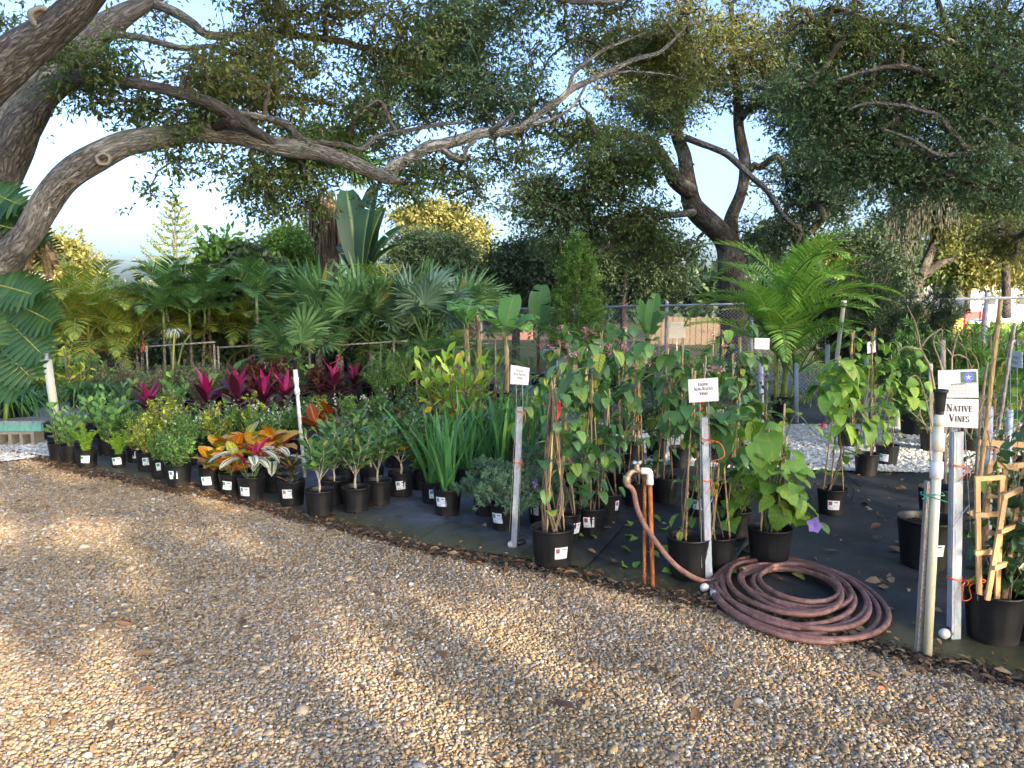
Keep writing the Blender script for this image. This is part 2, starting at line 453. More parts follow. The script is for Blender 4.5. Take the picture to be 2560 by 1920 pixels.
M['cordy_pink'] = g('cordyline_new_leaf', [(0, (.36, .014, .11)), (.6, (.54, .035, .19)), (1, (.70, .12, .32))], .35, .3, tcol=(1, .5, .7))
def cedge(t, c, au, v, r):
    return t.mix(t.math('MULTIPLY', t.step(au, .36, .46), .8), c, (.36, .012, .10))
M['cordy_dark'] = g('cordyline_old_leaf', [(0, (.055, .014, .026)), (.6, (.085, .018, .036)), (1, (.17, .02, .06))], .2, .32, tcol=(1, .3, .5), extra=cedge)
M['copper'] = g('copperleaf', [(0, (.07, .028, .018)), (.6, (.13, .045, .026)), (1, (.22, .08, .04))], .25, .45, tcol=(1, .5, .35))
M['vine'] = g('vine_leaf', [(0, (0.03, 0.09, 0.0336)), (.55, (0.06, 0.144, 0.048)), (.85, (0.132, 0.24, 0.054)), (1, (0.336, 0.372, 0.048))], .28, .36, midrib=(.12, .2, .07), veins=((.07, .15, .05), 6, .16))
M['vine_lime'] = g('lime_vine_leaf', [(0, (.09, .20, .035)), (.6, (.16, .30, .05)), (.9, (.26, .38, .06)), (1, (.42, .42, .12))], .38, .4, midrib=(.30, .42, .13), veins=((.22, .34, .09), 5, .14))
M['vine_dark'] = g('jasmine_leaf', [(0, (.02, .052, .022)), (.8, (.042, .09, .033)), (1, (.09, .14, .05))], .22, .33)
M['pink'] = g('pink_bract', [(0, (.55, .12, .22)), (.6, (.68, .28, .36)), (1, (.75, .48, .46))], .3, .5, tcol=(1, .7, .8))
M['white_petal'] = g('white_petal', [(0, (.74, .76, .68)), (1, (.82, .82, .78))], .3, .5, tcol=(1, 1, .9))
M['violet_petal'] = g('violet_petal', [(0, (.34, .22, .66)), (1, (.45, .32, .74))], .3, .5, tcol=(.9, .8, 1))
M['red_petal'] = g('red_petal', [(0, (.55, .02, .04)), (1, (.64, .05, .07))], .3, .5, tcol=(1, .5, .5))
M['areca'] = g('areca_leaflet', [(0, (0.0938, 0.15, 0.0275)), (.6, (0.163, 0.219, 0.0375)), (.88, (0.275, 0.275, 0.0438)), (1, (0.525, 0.338, 0.0438))], .38, .36)
M['areca_bright'] = g('bright_palm_leaflet', [(0, (.10, .22, .04)), (.6, (.165, .31, .06)), (.95, (.26, .40, .08)), (1, (.46, .42, .07))], .42, .34)
M['palm'] = g('palm_leaflet', [(0, (0.0455, 0.111, 0.039)), (.7, (0.078, 0.169, 0.0546)), (1, (0.143, 0.234, 0.078))], .3, .36)
M['fan'] = g('fan_palm_leaf', [(0, (0.0517, 0.121, 0.0517)), (.7, (0.092, 0.178, 0.0747)), (.96, (0.149, 0.241, 0.103)), (1, (0.517, 0.437, 0.115))], .28, .36)
M['fan_blue'] = g('blue_fan_palm_leaf', [(0, (.065, .12, .085)), (1, (.12, .19, .135))], .22, .42)
M['banana'] = g('banana_leaf', [(0, (.055, .155, .045)), (.7, (.10, .24, .065)), (1, (.17, .32, .09))], .38, .34, midrib=(.30, .42, .16), veins=((.12, .27, .08), 34, .5))
M['strelitzia'] = g('strelitzia_leaf', [(0, (.010, .033, .013)), (1, (.021, .052, .020))], .15, .33, midrib=(.16, .24, .10), veins=((.03, .075, .028), 34, .5))
M['monstera'] = g('monstera_leaf', [(0, (.013, .045, .016)), (.7, (.026, .070, .024)), (1, (.06, .11, .03))], .2, .34, spec=.45)
M['dead_leaf'] = g('dead_leaf', [(0, (.19, .13, .08)), (.6, (.30, .22, .14)), (1, (.42, .33, .22))], .25, .7, tcol=(1, .8, .5))
M['litter'] = g('fallen_leaf', [(0, (.10, .055, .03)), (.5, (.20, .12, .065)), (.85, (.36, .26, .15)), (1, (.38, .14, .06))], .15, .7, tcol=(1, .7, .4))
M['petiole'] = plain('green_stalk', (.13, .22, .055), .45, var=.3)
M['petiole_yellow'] = plain('yellow_green_stalk', (.30, .32, .06), .45, var=.25)
M['stem_green'] = plain('green_stem', (.09, .14, .045), .55, var=.35)
M['stem_brown'] = plain('brown_stem', (.16, .12, .08), .8, var=.35)
M['stem_pale'] = plain('pale_woody_stem', (.40, .36, .29), .8, var=.3, scale=60)
M['grass_leaf'] = g('grass_blade', [(0, (.06, .11, .02)), (.7, (.11, .17, .03)), (1, (.22, .22, .06))], .3, .5)
M['hair'] = g('palm_skirt', [(0, (.05, .032, .022)), (.7, (.11, .075, .05)), (1, (.19, .14, .09))], .15, .8)

# hard things -------------------------------------------------------
def pot_mat():
    t = NT('black_nursery_plastic')
    n = t.noise(t.objco(), 14.0, 4.0, .65)
    dust = t.math('MULTIPLY', t.step(t.noise(t.pos(), 9.0, 5.0, .7), .46, .75), t.math('MULTIPLY', t.n('ObjectInfo').outputs['Random'], 1.9))
    c = t.mix(t.math('MULTIPLY', dust, .5), (.006, .0065, .008), (.022, .0225, .025))
    z = t.n('SeparateXYZ', None, Vector=t.pos()).outputs[2]
    mud = t.math('MULTIPLY', t.math('SUBTRACT', 1.0, t.step(z, .0, .07)), t.step(n, .4, .65))
    c = t.mix(t.math('MULTIPLY', mud, .5), c, (.075, .062, .048))
    r = t.math('ADD', .34, t.math('MULTIPLY', n, .25))
    return t.done(t.bsdf(c, r, t.bump(n, .12, .004), spec=.45))
M['pot'] = pot_mat()
def soil_mat():
    t = NT('potting_soil')
    n = t.noise(t.objco(), 60.0, 5.0, .7)
    v = t.vor(t.objco(), 70.0)
    c = t.ramp(n, [(.3, (.018, .012, .008)), (.55, (.05, .034, .022)), (.75, (.13, .095, .065))])
    return t.done(t.bsdf(c, .95, t.bump(t.math('ADD', n, v), 1.0, .02), spec=.1))
M['soil'] = soil_mat()
def steel(name, base, dark, rough=.5, metal=.35):
    t = NT(name)
    n = t.noise(t.mapping(t.objco(), (1, 1, .25)), 40.0, 5.0, .7)
    sp = t.vor(t.objco(), 55.0, out='Color')
    c = t.mix(t.step(n, .35, .68), dark, base)
    c = t.mix(.12, c, sp, 'OVERLAY')
    return t.done(t.bsdf(c, rough, t.bump(n, .15, .002), metal))
M['galv'] = steel('galvanised_steel', (.50, .54, .60), (.33, .36, .41), .5, .15)
M['wire'] = plain('fence_wire', (.46, .49, .52), .5, .4, var=.3)
M['rust'] = NT('rusty_pipe')
def rusty(name, a, b, c3, f0=.45, f1=.6):
    t = NT(name)
    n = t.noise(t.mapping(t.objco(), (1, 1, .35)), 30.0, 6.0, .7)
    c = t.ramp(n, [(f0 - .12, a), (f0, b), (f1, c3)])
    return t.done(t.bsdf(c, .85, t.bump(n, .6, .004), spec=.2))
bpy.data.materials.remove(M['rust'].m)
M['rust'] = rusty('rusty_standpipe', (.12, .035, .014), (.30, .105, .035), (.48, .20, .075))
M['rail'] = rusty('weathered_rail', (.16, .07, .03), (.24, .19, .15), (.34, .33, .31), .42, .6)
M['riser'] = rusty('stained_riser_pipe', (.36, .17, .08), (.60, .55, .46), (.74, .72, .66), .40, .5)
def pvc(name, col, moss):
    t = NT(name)
    z = t.n('SeparateXYZ', None, Vector=t.objco()).outputs[2]
    n = t.noise(t.mapping(t.objco(), (1, 1, .3)), 22.0, 5.0, .7)
    f = t.math('MULTIPLY', t.step(t.math('ADD', t.math('MULTIPLY', n, .9), t.math('MULTIPLY', z, -.55)), .05, .42), .5)
    c = t.mix(f, col, moss)
    c = t.mix(t.math('MULTIPLY', t.step(t.noise(t.objco(), 70.0, 3.0), .62, .72), .35), c, (.30, .27, .2))
    return t.done(t.bsdf(c, .38, None))
M['pvc'] = pvc('weathered_pvc', (.70, .67, .54), (.42, .40, .17))
M['pvc_white'] = pvc('white_pvc', (.76, .77, .76), (.55, .52, .4))
M['black'] = plain('black_plastic', (.016, .016, .018), .4, var=.3)
M['black_line'] = plain('black_irrigation_tube', (.022, .022, .024), .45, var=.3)
M['brass'] = plain('weathered_brass', (.30, .235, .16), .5, .5, var=.35, scale=60)
M['bamboo'] = bark('bamboo_cane', (.26, .17, .08), (.48, .34, .17), (.58, .44, .25), 60, 9, .25, .002, (.3, .24, .14), .3)
M['wood'] = bark('raw_cedar_slat', (.42, .24, .11), (.62, .40, .20), (.72, .50, .28), 70, 6, .2, .002, (.5, .33, .18), .4)
M['greywood'] = bark('weathered_stake', (.14, .115, .09), (.36, .32, .265), (.50, .46, .40), 40, 5, .4, .004, (.42, .40, .34), .4)
M['orange_tie'] = plain('orange_twine', (.80, .17, .05), .6, var=.2)
M['green_tie'] = plain('green_tie_tape', (.01, .28, .21), .5, var=.2)
M['red_tag'] = plain('red_ribbon', (.78, .03, .015), .5, var=.15)
M['pink_tag'] = plain('pink_flagging', (.85, .06, .13), .5, var=.15)
M['sign'] = plain('white_sign_board', (.60, .61, .63), .42, var=.03, scale=5)
M['ink'] = plain('sign_ink', (.02, .022, .045), .6, var=.1)
M['ink_grey'] = plain('faded_ink', (.20, .21, .25), .6, var=.1)
M['print_green'] = plain('print_leaf_green', (.02, .12, .06), .5, var=.3, scale=90)
M['print_blue'] = plain('print_petal_blue', (.08, .13, .62), .5, var=.4, scale=120)
M['print_white'] = plain('print_white', (.8, .78, .85), .5, var=.05)
M['teal_wood'] = rusty('teal_painted_plank', (.17, .19, .16), (.13, .33, .27), (.19, .42, .35), .40, .52)
M['grey_deck'] = rusty('grey_pallet_deck', (.14, .14, .14), (.26, .28, .30), (.38, .41, .45), .45, .6)
M['block'] = plain('concrete_block', (.27, .24, .19), .95, var=.35, scale=45, bump=.8)
def hose_mat():
    t = NT('mauve_rubber_hose')
    sep = t.n('SeparateXYZ', None, Vector=t.uv())
    n = t.noise(t.pos(), 26.0, 5.0, .7)
    c = t.ramp(n, [(.3, (.11, .05, .042)), (.5, (.21, .105, .09)), (.62, (.27, .15, .135)), (.8, (.33, .24, .21))])
    # yellow stripe along the hose (u is metres round the wall)
    st = t.math('SUBTRACT', 1.0, t.step(t.math('ABSOLUTE', t.math('SUBTRACT', sep.outputs[0], .072)), .0036, .0046))
    c = t.mix(t.math('MULTIPLY', st, .9), c, (.46, .25, .045))
    return t.done(t.bsdf(c, .5, t.bump(n, .15, .003), spec=.4))
M['hose'] = hose_mat()
def label_mat(name, pic):
    t = NT(name)
    sep = t.n('SeparateXYZ', None, Vector=t.uv()); u, v = sep.outputs[0], sep.outputs[1]
    def rect(x0, x1, y0, y1):
        f = t.math('MULTIPLY', t.math('GREATER_THAN', u, x0), t.math('LESS_THAN', u, x1))
        return t.math('MULTIPLY', f, t.math('MULTIPLY', t.math('GREATER_THAN', v, y0), t.math('LESS_THAN', v, y1)))
    c = (.78, .82, .88)
    lines = t.math('MULTIPLY', t.math('GREATER_THAN', t.math('SINE', t.math('MULTIPLY', v, 55.0)), .35), t.math('GREATER_THAN', t.noise(t.mapping(t.uv(), (26, 9, 1)), 1.0, 0.0), .46))
    c = t.mix(t.math('MULTIPLY', t.math('MULTIPLY', rect(.44, .93, .34, .62), lines), .55), c, (.12, .13, .2))
    c = t.mix(rect(.52, .85, .74, .86), c, (.16, .17, .22))
    bars = t.math('GREATER_THAN', t.noise(t.mapping(t.uv(), (60, 0, 1)), 1.0, 0.0), .5)
    c = t.mix(t.math('MULTIPLY', t.math('MULTIPLY', rect(.12, .5, .08, .24), bars), .8), c, (.08, .08, .1))
    pc = t.mix(t.step(t.noise(t.objco(), 160.0, 2.0), .4, .62), pic, tuple(min(1, x * 2.6 + .06) for x in pic))
    c = t.mix(rect(.07, .36, .5, .9), c, pc)
    return t.done(t.bsdf(c, .4))
M['label_green'] = label_mat('printed_label_green', (.01, .16, .08))
M['label_blue'] = label_mat('printed_label_blue', (.05, .13, .2))
M['label_red'] = label_mat('printed_label_red', (.13, .02, .05))
M['label_orange'] = label_mat('printed_label_orange', (.35, .07, .02))

# grounds -----------------------------------------------------------
def ground_mat():
    t = NT('lawn_and_dirt')
    p = t.pos()
    n = t.noise(p, .35, 5.0, .6); f = t.noise(p, 26.0, 5.0, .7)
    c = t.mix(t.step(n, .42, .58), (.11, .085, .055), (.085, .115, .032))
    c = t.mix(.6, c, t.mix(f, (.4, .4, .4), (1.5, 1.45, 1.3)), 'MULTIPLY')
    return t.done(t.bsdf(c, .95, t.bump(f, .8, .03), spec=.15))
M['ground'] = ground_mat()
def gravel_base():
    t = NT('fine_grit')
    p = t.pos()
    v = t.vor(p, 75.0, out='Color'); d = t.vor(p, 75.0)
    s = t.n('SeparateColor', None, Color=v).outputs[0]
    c = t.ramp(s, [(0, (.16, .12, .08)), (.35, (.28, .21, .13)), (.7, (.36, .29, .19)), (1, (.42, .40, .36))])
    c = t.mix(t.step(t.noise(p, .9, 4.0), .45, .7), c, t.mix(.5, c, (.10, .085, .035)))
    return t.done(t.bsdf(c, .85, t.bump(t.math('SUBTRACT', 1.0, d), 1.0, .012), spec=.25))
M['grit'] = gravel_base()
def pebble_mat(name, stops, mossy=.5, rough=.5):
    t = NT(name)
    r = t.n('ObjectInfo').outputs['Random']
    c = t.ramp(r, stops)
    p = t.pos()
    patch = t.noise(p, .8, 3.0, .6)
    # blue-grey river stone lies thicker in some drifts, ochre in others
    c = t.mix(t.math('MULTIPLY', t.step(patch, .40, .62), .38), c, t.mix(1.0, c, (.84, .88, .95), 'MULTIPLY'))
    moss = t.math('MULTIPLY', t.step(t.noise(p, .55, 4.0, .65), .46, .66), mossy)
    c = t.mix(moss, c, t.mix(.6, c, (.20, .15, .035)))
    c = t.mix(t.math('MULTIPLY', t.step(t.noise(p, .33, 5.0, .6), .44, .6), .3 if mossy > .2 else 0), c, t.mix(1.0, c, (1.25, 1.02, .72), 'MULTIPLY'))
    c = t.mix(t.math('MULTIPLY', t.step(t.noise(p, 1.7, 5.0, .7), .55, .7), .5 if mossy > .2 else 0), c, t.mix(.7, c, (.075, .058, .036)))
    sp = t.noise(p, 190.0, 3.0, .7)
    c = t.mix(.4, c, t.mix(sp, (.55, .55, .55), (1.35, 1.35, 1.35)), 'MULTIPLY')
    return t.done(t.bsdf(c, rough, spec=.16))
M['pebble'] = pebble_mat('river_pebble', [(0, (.20, .13, .075)), (.12, (.31, .21, .12)), (.32, (.41, .30, .175)), (.50, (.45, .365, .245)), (.64, (.35, .285, .21)), (.74, (.23, .235, .24)), (.79, (.29, .29, .295)), (.84, (.21, .13, .075)), (.95, (.50, .46, .39)), (1, (.62, .60, .54))])
M['shell'] = pebble_mat('white_shell', [(0, (.42, .41, .38)), (.5, (.66, .65, .61)), (1, (.80, .80, .77))], .1, .6)
def cloth_mat():
    t = NT('woven_weed_cloth')
    p = t.pos()
    wv = t.math('MULTIPLY', t.math('SINE', t.math('MULTIPLY', t.n('SeparateXYZ', None, Vector=t.mapping(p, (1, 1, 1), (0, 0, .56))).outputs[0], 420.0)), t.math('SINE', t.math('MULTIPLY', t.n('SeparateXYZ', None, Vector=t.mapping(p, (1, 1, 1), (0, 0, .56))).outputs[1], 420.0)))
    n = t.noise(p, 2.2, 6.0, .68); n2 = t.noise(p, 8.0, 5.0, .7)
    c = t.ramp(n, [(.32, (.026, .029, .036)), (.5, (.066, .078, .105)), (.68, (.12, .142, .185))])
    qq = t.n('SeparateXYZ', None, Vector=p)
    newer = t.step(t.math('SUBTRACT', qq.outputs[0], t.math('MULTIPLY', qq.outputs[1], .3)), -1.36, -1.33)   # a newer, blacker sheet to the right of the central post
    c = t.mix(newer, c, t.mix(1.0, c, (.27, .26, .25), 'MULTIPLY'))
    # moss and washed-in dirt along the edge that meets the gravel
    q = t.n('SeparateXYZ', None, Vector=p)
    edge = t.math('ADD', t.math('MULTIPLY', q.outputs[0], .545), t.math('MULTIPLY', q.outputs[1], .838))   # metres inward from the edge line
    e = t.math('SUBTRACT', 1.0, t.step(edge, 3.88, 4.55))
    mo = t.math('MULTIPLY', t.step(t.math('ADD', n2, t.math('MULTIPLY', e, .5)), .66, .86), e)
    c = t.mix(t.math('MULTIPLY', mo, .9), c, t.mix(n2, (.07, .058, .022), (.10, .10, .035)))
    spots = t.math('MULTIPLY', t.step(n2, .60, .68), .7)
    c = t.mix(spots, c, (.022, .023, .018))
    r = t.math('ADD', .42, t.math('MULTIPLY', n2, .3))
    return t.done(t.bsdf(c, r, t.bump(t.math('ADD', n2, t.math('MULTIPLY', wv, .15)), .35, .008), spec=.45))
M['cloth'] = cloth_mat()
M['mulch'] = plain('dark_leaf_mould', (.055, .040, .028), .95, var=.6, scale=60, bump=1.0)
# buildings
M['wall_cream'] = plain('cream_siding', (.62, .57, .47), .8, var=.08)
M['wall_white'] = plain('white_siding', (.72, .72, .72), .8, var=.06)
M['roof_blue'] = plain('blue_metal_roof', (.06, .16, .42), .5, var=.1)
M['wall_blue'] = plain('blue_painted_wall', (.10, .16, .36), .8, var=.1)
M['shingle'] = plain('red_brown_shingle', (.26, .135, .10), .9, var=.3)
M['fascia'] = plain('pale_fascia', (.55, .52, .46), .8, var=.1)
M['glass'] = plain('dark_window_glass', (.05, .06, .08), .15, var=.1)
M['red_paint'] = plain('red_paint', (.62, .04, .03), .45, var=.1)
M['yellow_paint'] = plain('yellow_paint', (.75, .50, .03), .45, var=.1)
M['blue_paint'] = plain('blue_paint', (.04, .08, .45), .45, var=.1)
# ---------------------------------------------------------------- kinds of plants: each returns a list of pieces (name, mesh, matrix) round the pot centre at soil height 0
I4 = Matrix.Identity(4)
LM = {}
def lm(key, mat, *a, **k):
    if key not in LM: LM[key] = leaf_mesh('leaf', M[mat], *a, **k)
    return LM[key]
def rg_(seed): return np.random.default_rng(seed)
def stalk(mb, a, b, r, bend=.0, sides=5, rg=None, mi=0, n=5):
    a, b = np.asarray(a, float), np.asarray(b, float)
    m = (a + b) / 2
    if rg is not None: m = m + rg.normal(size=3) * bend
    p = spline([a, m, b], n=max(2, n // 2))
    tube(mb, p, np.linspace(r, r * .55, len(p)), sides, mi=mi, cap=False)
    return p

def k_gardenia(v, big=1.25):
    rg = rg_(100 + v); out = []; mb = MB()
    H = .33 * big
    tube(mb, [[0, 0, -.02], [.006, .004, .05], [.0, .0, .10]], [.009, .008, .007], 7)
    leaves = [lm(('gard', i), 'gardenia', .085 + .012 * i, .036 + .004 * i, 'obov', .16, .35 + .2 * i, 4) for i in range(3)]
    for b in range(9):
        a = b * 2.4 + rg.uniform(-.4, .4); rr = rg.uniform(.05, .17) * big; h = rg.uniform(.55, 1.0) * H
        tip = np.array([rr * math.cos(a), rr * math.sin(a), h + .06])
        p = stalk(mb, (0, 0, .09), tip, .0032, .012, 5, rg, n=16)
        k = 15
        for j in range(k):
            t = .30 + .70 * j / (k - 1)
            q = p[min(len(p) - 1, int(t * (len(p) - 1)))] * (1 - 0) + rg.normal(size=3) * .004
            an = j * 2.4 + a
            up = rg.uniform(.25, .8) + 1.0 * t ** 3
            d = np.array([math.cos(an), math.sin(an), up])
            out.append(('leaf', leaves[j % 3], mtx(q, d, jn(.6), rg.uniform(.85, 1.25) * (1.0 if t < .9 else .8))))
    out.insert(0, ('stem', mb.mesh('stem', M['stem_pale'], True), I4))
    return out
def k_clusia(v):
    rg = rg_(200 + v); out = []; mb = MB()
    leaves = [lm(('clus', i), 'clusia', .082 + .01 * i, .062 + .008 * i, 'obov', .10, .2, 4) for i in range(2)]
    for b in range(8):
        a = b * 2.4 + rg.uniform(-.3, .3); rr = rg.uniform(.04, .14); h = rg.uniform(.22, .40)
        tip = np.array([rr * math.cos(a), rr * math.sin(a), h])
        p = stalk(mb, (rg.normal() * .015, rg.normal() * .015, -.01), tip, .006, .01, 5, rg)
        for j in range(5):
            t = .35 + .65 * j / 4; q = p[int(t * (len(p) - 1))]
            for s in (0, PI):
                an = a + j * PI / 2 + s + rg.uniform(-.2, .2)
                d = np.array([math.cos(an), math.sin(an), rg.uniform(.2, .8) + .9 * t ** 3])
                out.append(('leaf', leaves[rg.integers(2)], mtx(q, d, jn(.5), rg.uniform(.8, 1.12) * (.8 if j == 4 else 1))))
    out.insert(0, ('stem', mb.mesh('stem', M['stem_green']), I4))
    return out
def k_limeshrub(v):
    rg = rg_(260 + v); out = []; mb = MB()
    leaves = [lm(('lime', i), 'yellow_shrub', .10 + .015 * i, .046 + .006 * i, 'obov', .18, .25, 4) for i in range(2)]
    yl = lm('limeold', 'yellow_old', .10, .055, 'obov', .12, .9, 4)
    for b in range(17):
        a = b * 2.4 + rg.uniform(-.3, .3); rr = rg.uniform(.05, .26); h = rg.uniform(.40, .68)
        tip = np.array([rr * math.cos(a), rr * math.sin(a), h])
        p = stalk(mb, (rg.normal() * .02, rg.normal() * .02, -.01), tip, .006, .015, 5, rg)
        for j in range(11):
            t = .38 + .62 * j / 10; q = p[int(t * (len(p) - 1))]
            an = a + j * 2.4
            d = np.array([math.cos(an), math.sin(an), .25 + 1.3 * t ** 2])
            old = 1 < j < 7 and rg.random() < .3
            out.append(('leaf', yl if old else leaves[rg.integers(2)], mtx(q, d - np.array([0, 0, .6 * old]), jn(.4), rg.uniform(.85, 1.25))))
    out.insert(0, ('stem', mb.mesh('stem', M['stem_brown']), I4))
    return out
def leafy(mb, rg, p, L, W, n, mi, up=.3, t0=.2, proto=None, spread=.006, jit=.25):
    pr = proto or diamond(L, W)
    t = np.sort(rg.uniform(t0, 1, n)); i = np.clip((t * (len(p) - 1)), 0, len(p) - 1.001)
    i0 = i.astype(int); f = (i - i0)[:, None]
    q = p[i0] * (1 - f) + p[i0 + 1] * f + rg.normal(size=(n, 3)) * spread
    T = nrm(p[np.minimum(i0 + 1, len(p) - 1)] - p[i0])
    d = rdir(rg, n); d = nrm(d - T * np.sum(d * T, 1, keepdims=True) * .6 + T * up)
    nn = rdir(rg, n, .9)
    s = rg.uniform(1 - jit, 1 + jit, n)
    mb.scatter(pr, frames(d, nn, s, s, s), q, rg.random(n), mi)
def k_shrub(v, H=.35, Rr=.18, ns=16, nl=34, L=.026, W=.012, mat='small_green', stem='stem_brown', flower=None, nf=8, lean=.5, base=.02, bare=.2, twigs=2):
    """small-leaved shrub: stems that fork and carry little leaves"""
    rg = rg_(300 + v * 7 + int(H * 1000)); st = MB(); fo = MB(); fl = MB()
    for b in range(ns):
        a = b * 2.4 + rg.uniform(-.5, .5); rr = Rr * math.sqrt(rg.uniform(.02, 1)); h = H * (1 - .35 * (rr / Rr) ** 2) * rg.uniform(.72, 1.05)
        p = stalk(st, (rg.normal() * base, rg.normal() * base, -.01), (rr * math.cos(a), rr * math.sin(a), h), .0035 + .006 * H, .03, 4, rg, 0, 6)
        leafy(fo, rg, p, L, W, nl // 2, 0, .35, bare)
        for k in range(twigs):
            t = rg.uniform(.35, .85); q = p[int(t * (len(p) - 1))]
            e = q + rdir(rg, 1, .9)[0] * H * rg.uniform(.18, .34)
            p2 = stalk(st, q, e, .002 + .002 * H, .015, 3, rg, 0, 4)
            leafy(fo, rg, p2, L, W, nl // 2, 0, .35, .1)
        if flower and b < nf:
            tip = p[-1]
            for k in range(4):
                c = tip + rg.normal(size=3) * .016
                d = rdir(rg, 5, .3)
                fl.scatter(leaf(.016, .011, 'oval', .1, .2, 2), frames(d, np.tile([0, 0, 1.], (5, 1)) + rg.normal(size=(5, 3)) * .2), np.tile(c, (5, 1)), rg.random(5))
    out = [('stems', st.mesh('stems', M[stem]), I4), ('foliage', fo.mesh('foliage', M[mat]), I4)]
    if flower: out.append(('blossoms', fl.mesh('blossoms', M[flower]), I4))
    return out
def k_duranta(v): return k_shrub(20 + v, .40, .17, 12, 30, .040, .019, 'duranta', 'stem_brown', bare=.12)
def k_white(v): return k_shrub(40 + v, .36, .2, 18, 40, .028, .013, 'small_green', 'stem_green', 'white_petal', 7)
def k_small(v): return k_shrub(60 + v, .30, .17, 22, 44, .026, .013, 'small_green', 'stem_green', bare=.08)
def k_heather(v): return k_shrub(80 + v, .44, .24, 26, 36, .020, .009, 'heather', 'stem_brown', bare=.42, twigs=3)
def k_copper(v): return k_shrub(90 + v, .50, .26, 14, 22, .068, .050, 'copper', 'stem_brown', bare=.35)
def k_greenbush(v): return k_shrub(110 + v, .42, .24, 16, 32, .055, .024, 'gardenia', 'stem_green', bare=.15)
def k_greenbush2(v): return k_shrub(130 + v, .50, .28, 16, 30, .050, .024, 'vine_dark', 'stem_green', bare=.2)
def k_wispy(v): return k_shrub(150 + v, .55, .22, 22, 60, .030, .006, 'small_green', 'stem_green', bare=.15, twigs=3)
def k_pinkbush(v): return k_shrub(170 + v, .55, .24, 16, 30, .05, .024, 'small_green', 'stem_brown', 'pink', 9, bare=.3)
def k_fern(v):
    rg = rg_(500 + v); out = []
    for b in range(13):
        mb = MB()
        a = b * 2.4 + rg.uniform(-.3, .3); rr = rg.uniform(.04, .16); h = rg.uniform(.14, .27)
        p = spline([(0, 0, -.01), (rr * .35 * math.cos(a), rr * .35 * math.sin(a), h * .6), (rr * math.cos(a), rr * math.sin(a), h)], n=6)
        tube(mb, p, np.linspace(.003, .0015, len(p)), 4, cap=False)
        for k in range(10):
            t = k / 9; q = p[int(t * (len(p) - 1))]
            leafy(mb, rg, np.array([q, q + (p[-1] - p[0]) * .09]), .030 * (1 - .45 * t), .006, 22, 0, .45, 0, spread=.003)
        out.append(('plume', mb.mesh('plume', M['fern']), I4))
    return out
def k_croton(v, mat='croton', n=22):
    rg = rg_(600 + v); out = []; mb = MB()
    leaves = [lm((mat, i), mat, .155 + .02 * i, .062 + .01 * i, 'oval', .22, .35 + .35 * i, 5, wav=.05) for i in range(3)]
    k = 0
    for b in range(3):
        a = b * 2.1 + rg.uniform(-.4, .4); tip = np.array([.06 * math.cos(a), .06 * math.sin(a), rg.uniform(.12, .20)])
        p = stalk(mb, (0, 0, -.01), tip, .007, .006, 6, rg)
        m = n // 3
        for j in range(m):
            t = .3 + .7 * j / (m - 1); q = p[int(t * (len(p) - 1))]
            an = a + j * 2.4
            d = np.array([math.cos(an), math.sin(an), .35 + 1.2 * t ** 2.2])
            out.append(('leaf', leaves[k % 3], mtx(q, d, jn(.3), rg.uniform(.85, 1.25)))); k += 1
    out.insert(0, ('stem', mb.mesh('stem', M['stem_green']), I4))
    return out
def k_croton_red(v): return k_croton(20 + v, 'croton_red', 24)
def k_croton_narrow(v):
    rg = rg_(640 + v); out = []; mb = MB()
    lv = [lm(('crn', i), 'croton_narrow', .12 + .03 * i, .020, 'lance', .2, .5, 4, wav=.2) for i in range(2)]
    for b in range(4):
        a = b * 1.7; tip = np.array([.04 * math.cos(a), .04 * math.sin(a), rg.uniform(.15, .24)])
        p = stalk(mb, (0, 0, -.01), tip, .006, .006, 5, rg)
        for j in range(14):
            t = .15 + .85 * j / 13; q = p[int(t * (len(p) - 1))]; an = j * 2.4 + a
            out.append(('leaf', lv[j % 2], mtx(q, (math.cos(an), math.sin(an), .5 + t), (0, 0, 1), rg.uniform(.8, 1.1))))
    out.insert(0, ('stem', mb.mesh('stem', M['stem_brown']), I4))
    return out
def k_stromanthe(v):
    rg = rg_(660 + v); out = []; mb = MB()
    lv = [lm(('stro', i), 'stromanthe', .21 + .03 * i, .085 + .01 * i, 'oval', .12, 1.0 + .5 * i, 7, wav=.03, cols=2) for i in range(2)]
    rd = lm('stror', 'stromanthe_red', .20, .042, 'oval', 1.0, .3, 6)
    for b in range(13):
        a = b * 2.4 + rg.uniform(-.3, .3); red = b % 4 == 3
        rr = rg.uniform(.05, .13); h = rg.uniform(.10, .24)
        tip = np.array([rr * math.cos(a), rr * math.sin(a), h])
        p = stalk(mb, (rr * .2 * math.cos(a), rr * .2 * math.sin(a), -.01), tip, .0022, .01, 4, rg)
        d = np.array([math.cos(a), math.sin(a), 1.0 if red else .25])
        out.append(('leaf', rd if red else lv[b % 2], mtx(tip, d, (0, 0, 1), rg.uniform(.8, 1.08))))
    out.insert(0, ('stalks', mb.mesh('stalks', M['petiole']), I4))
    return out
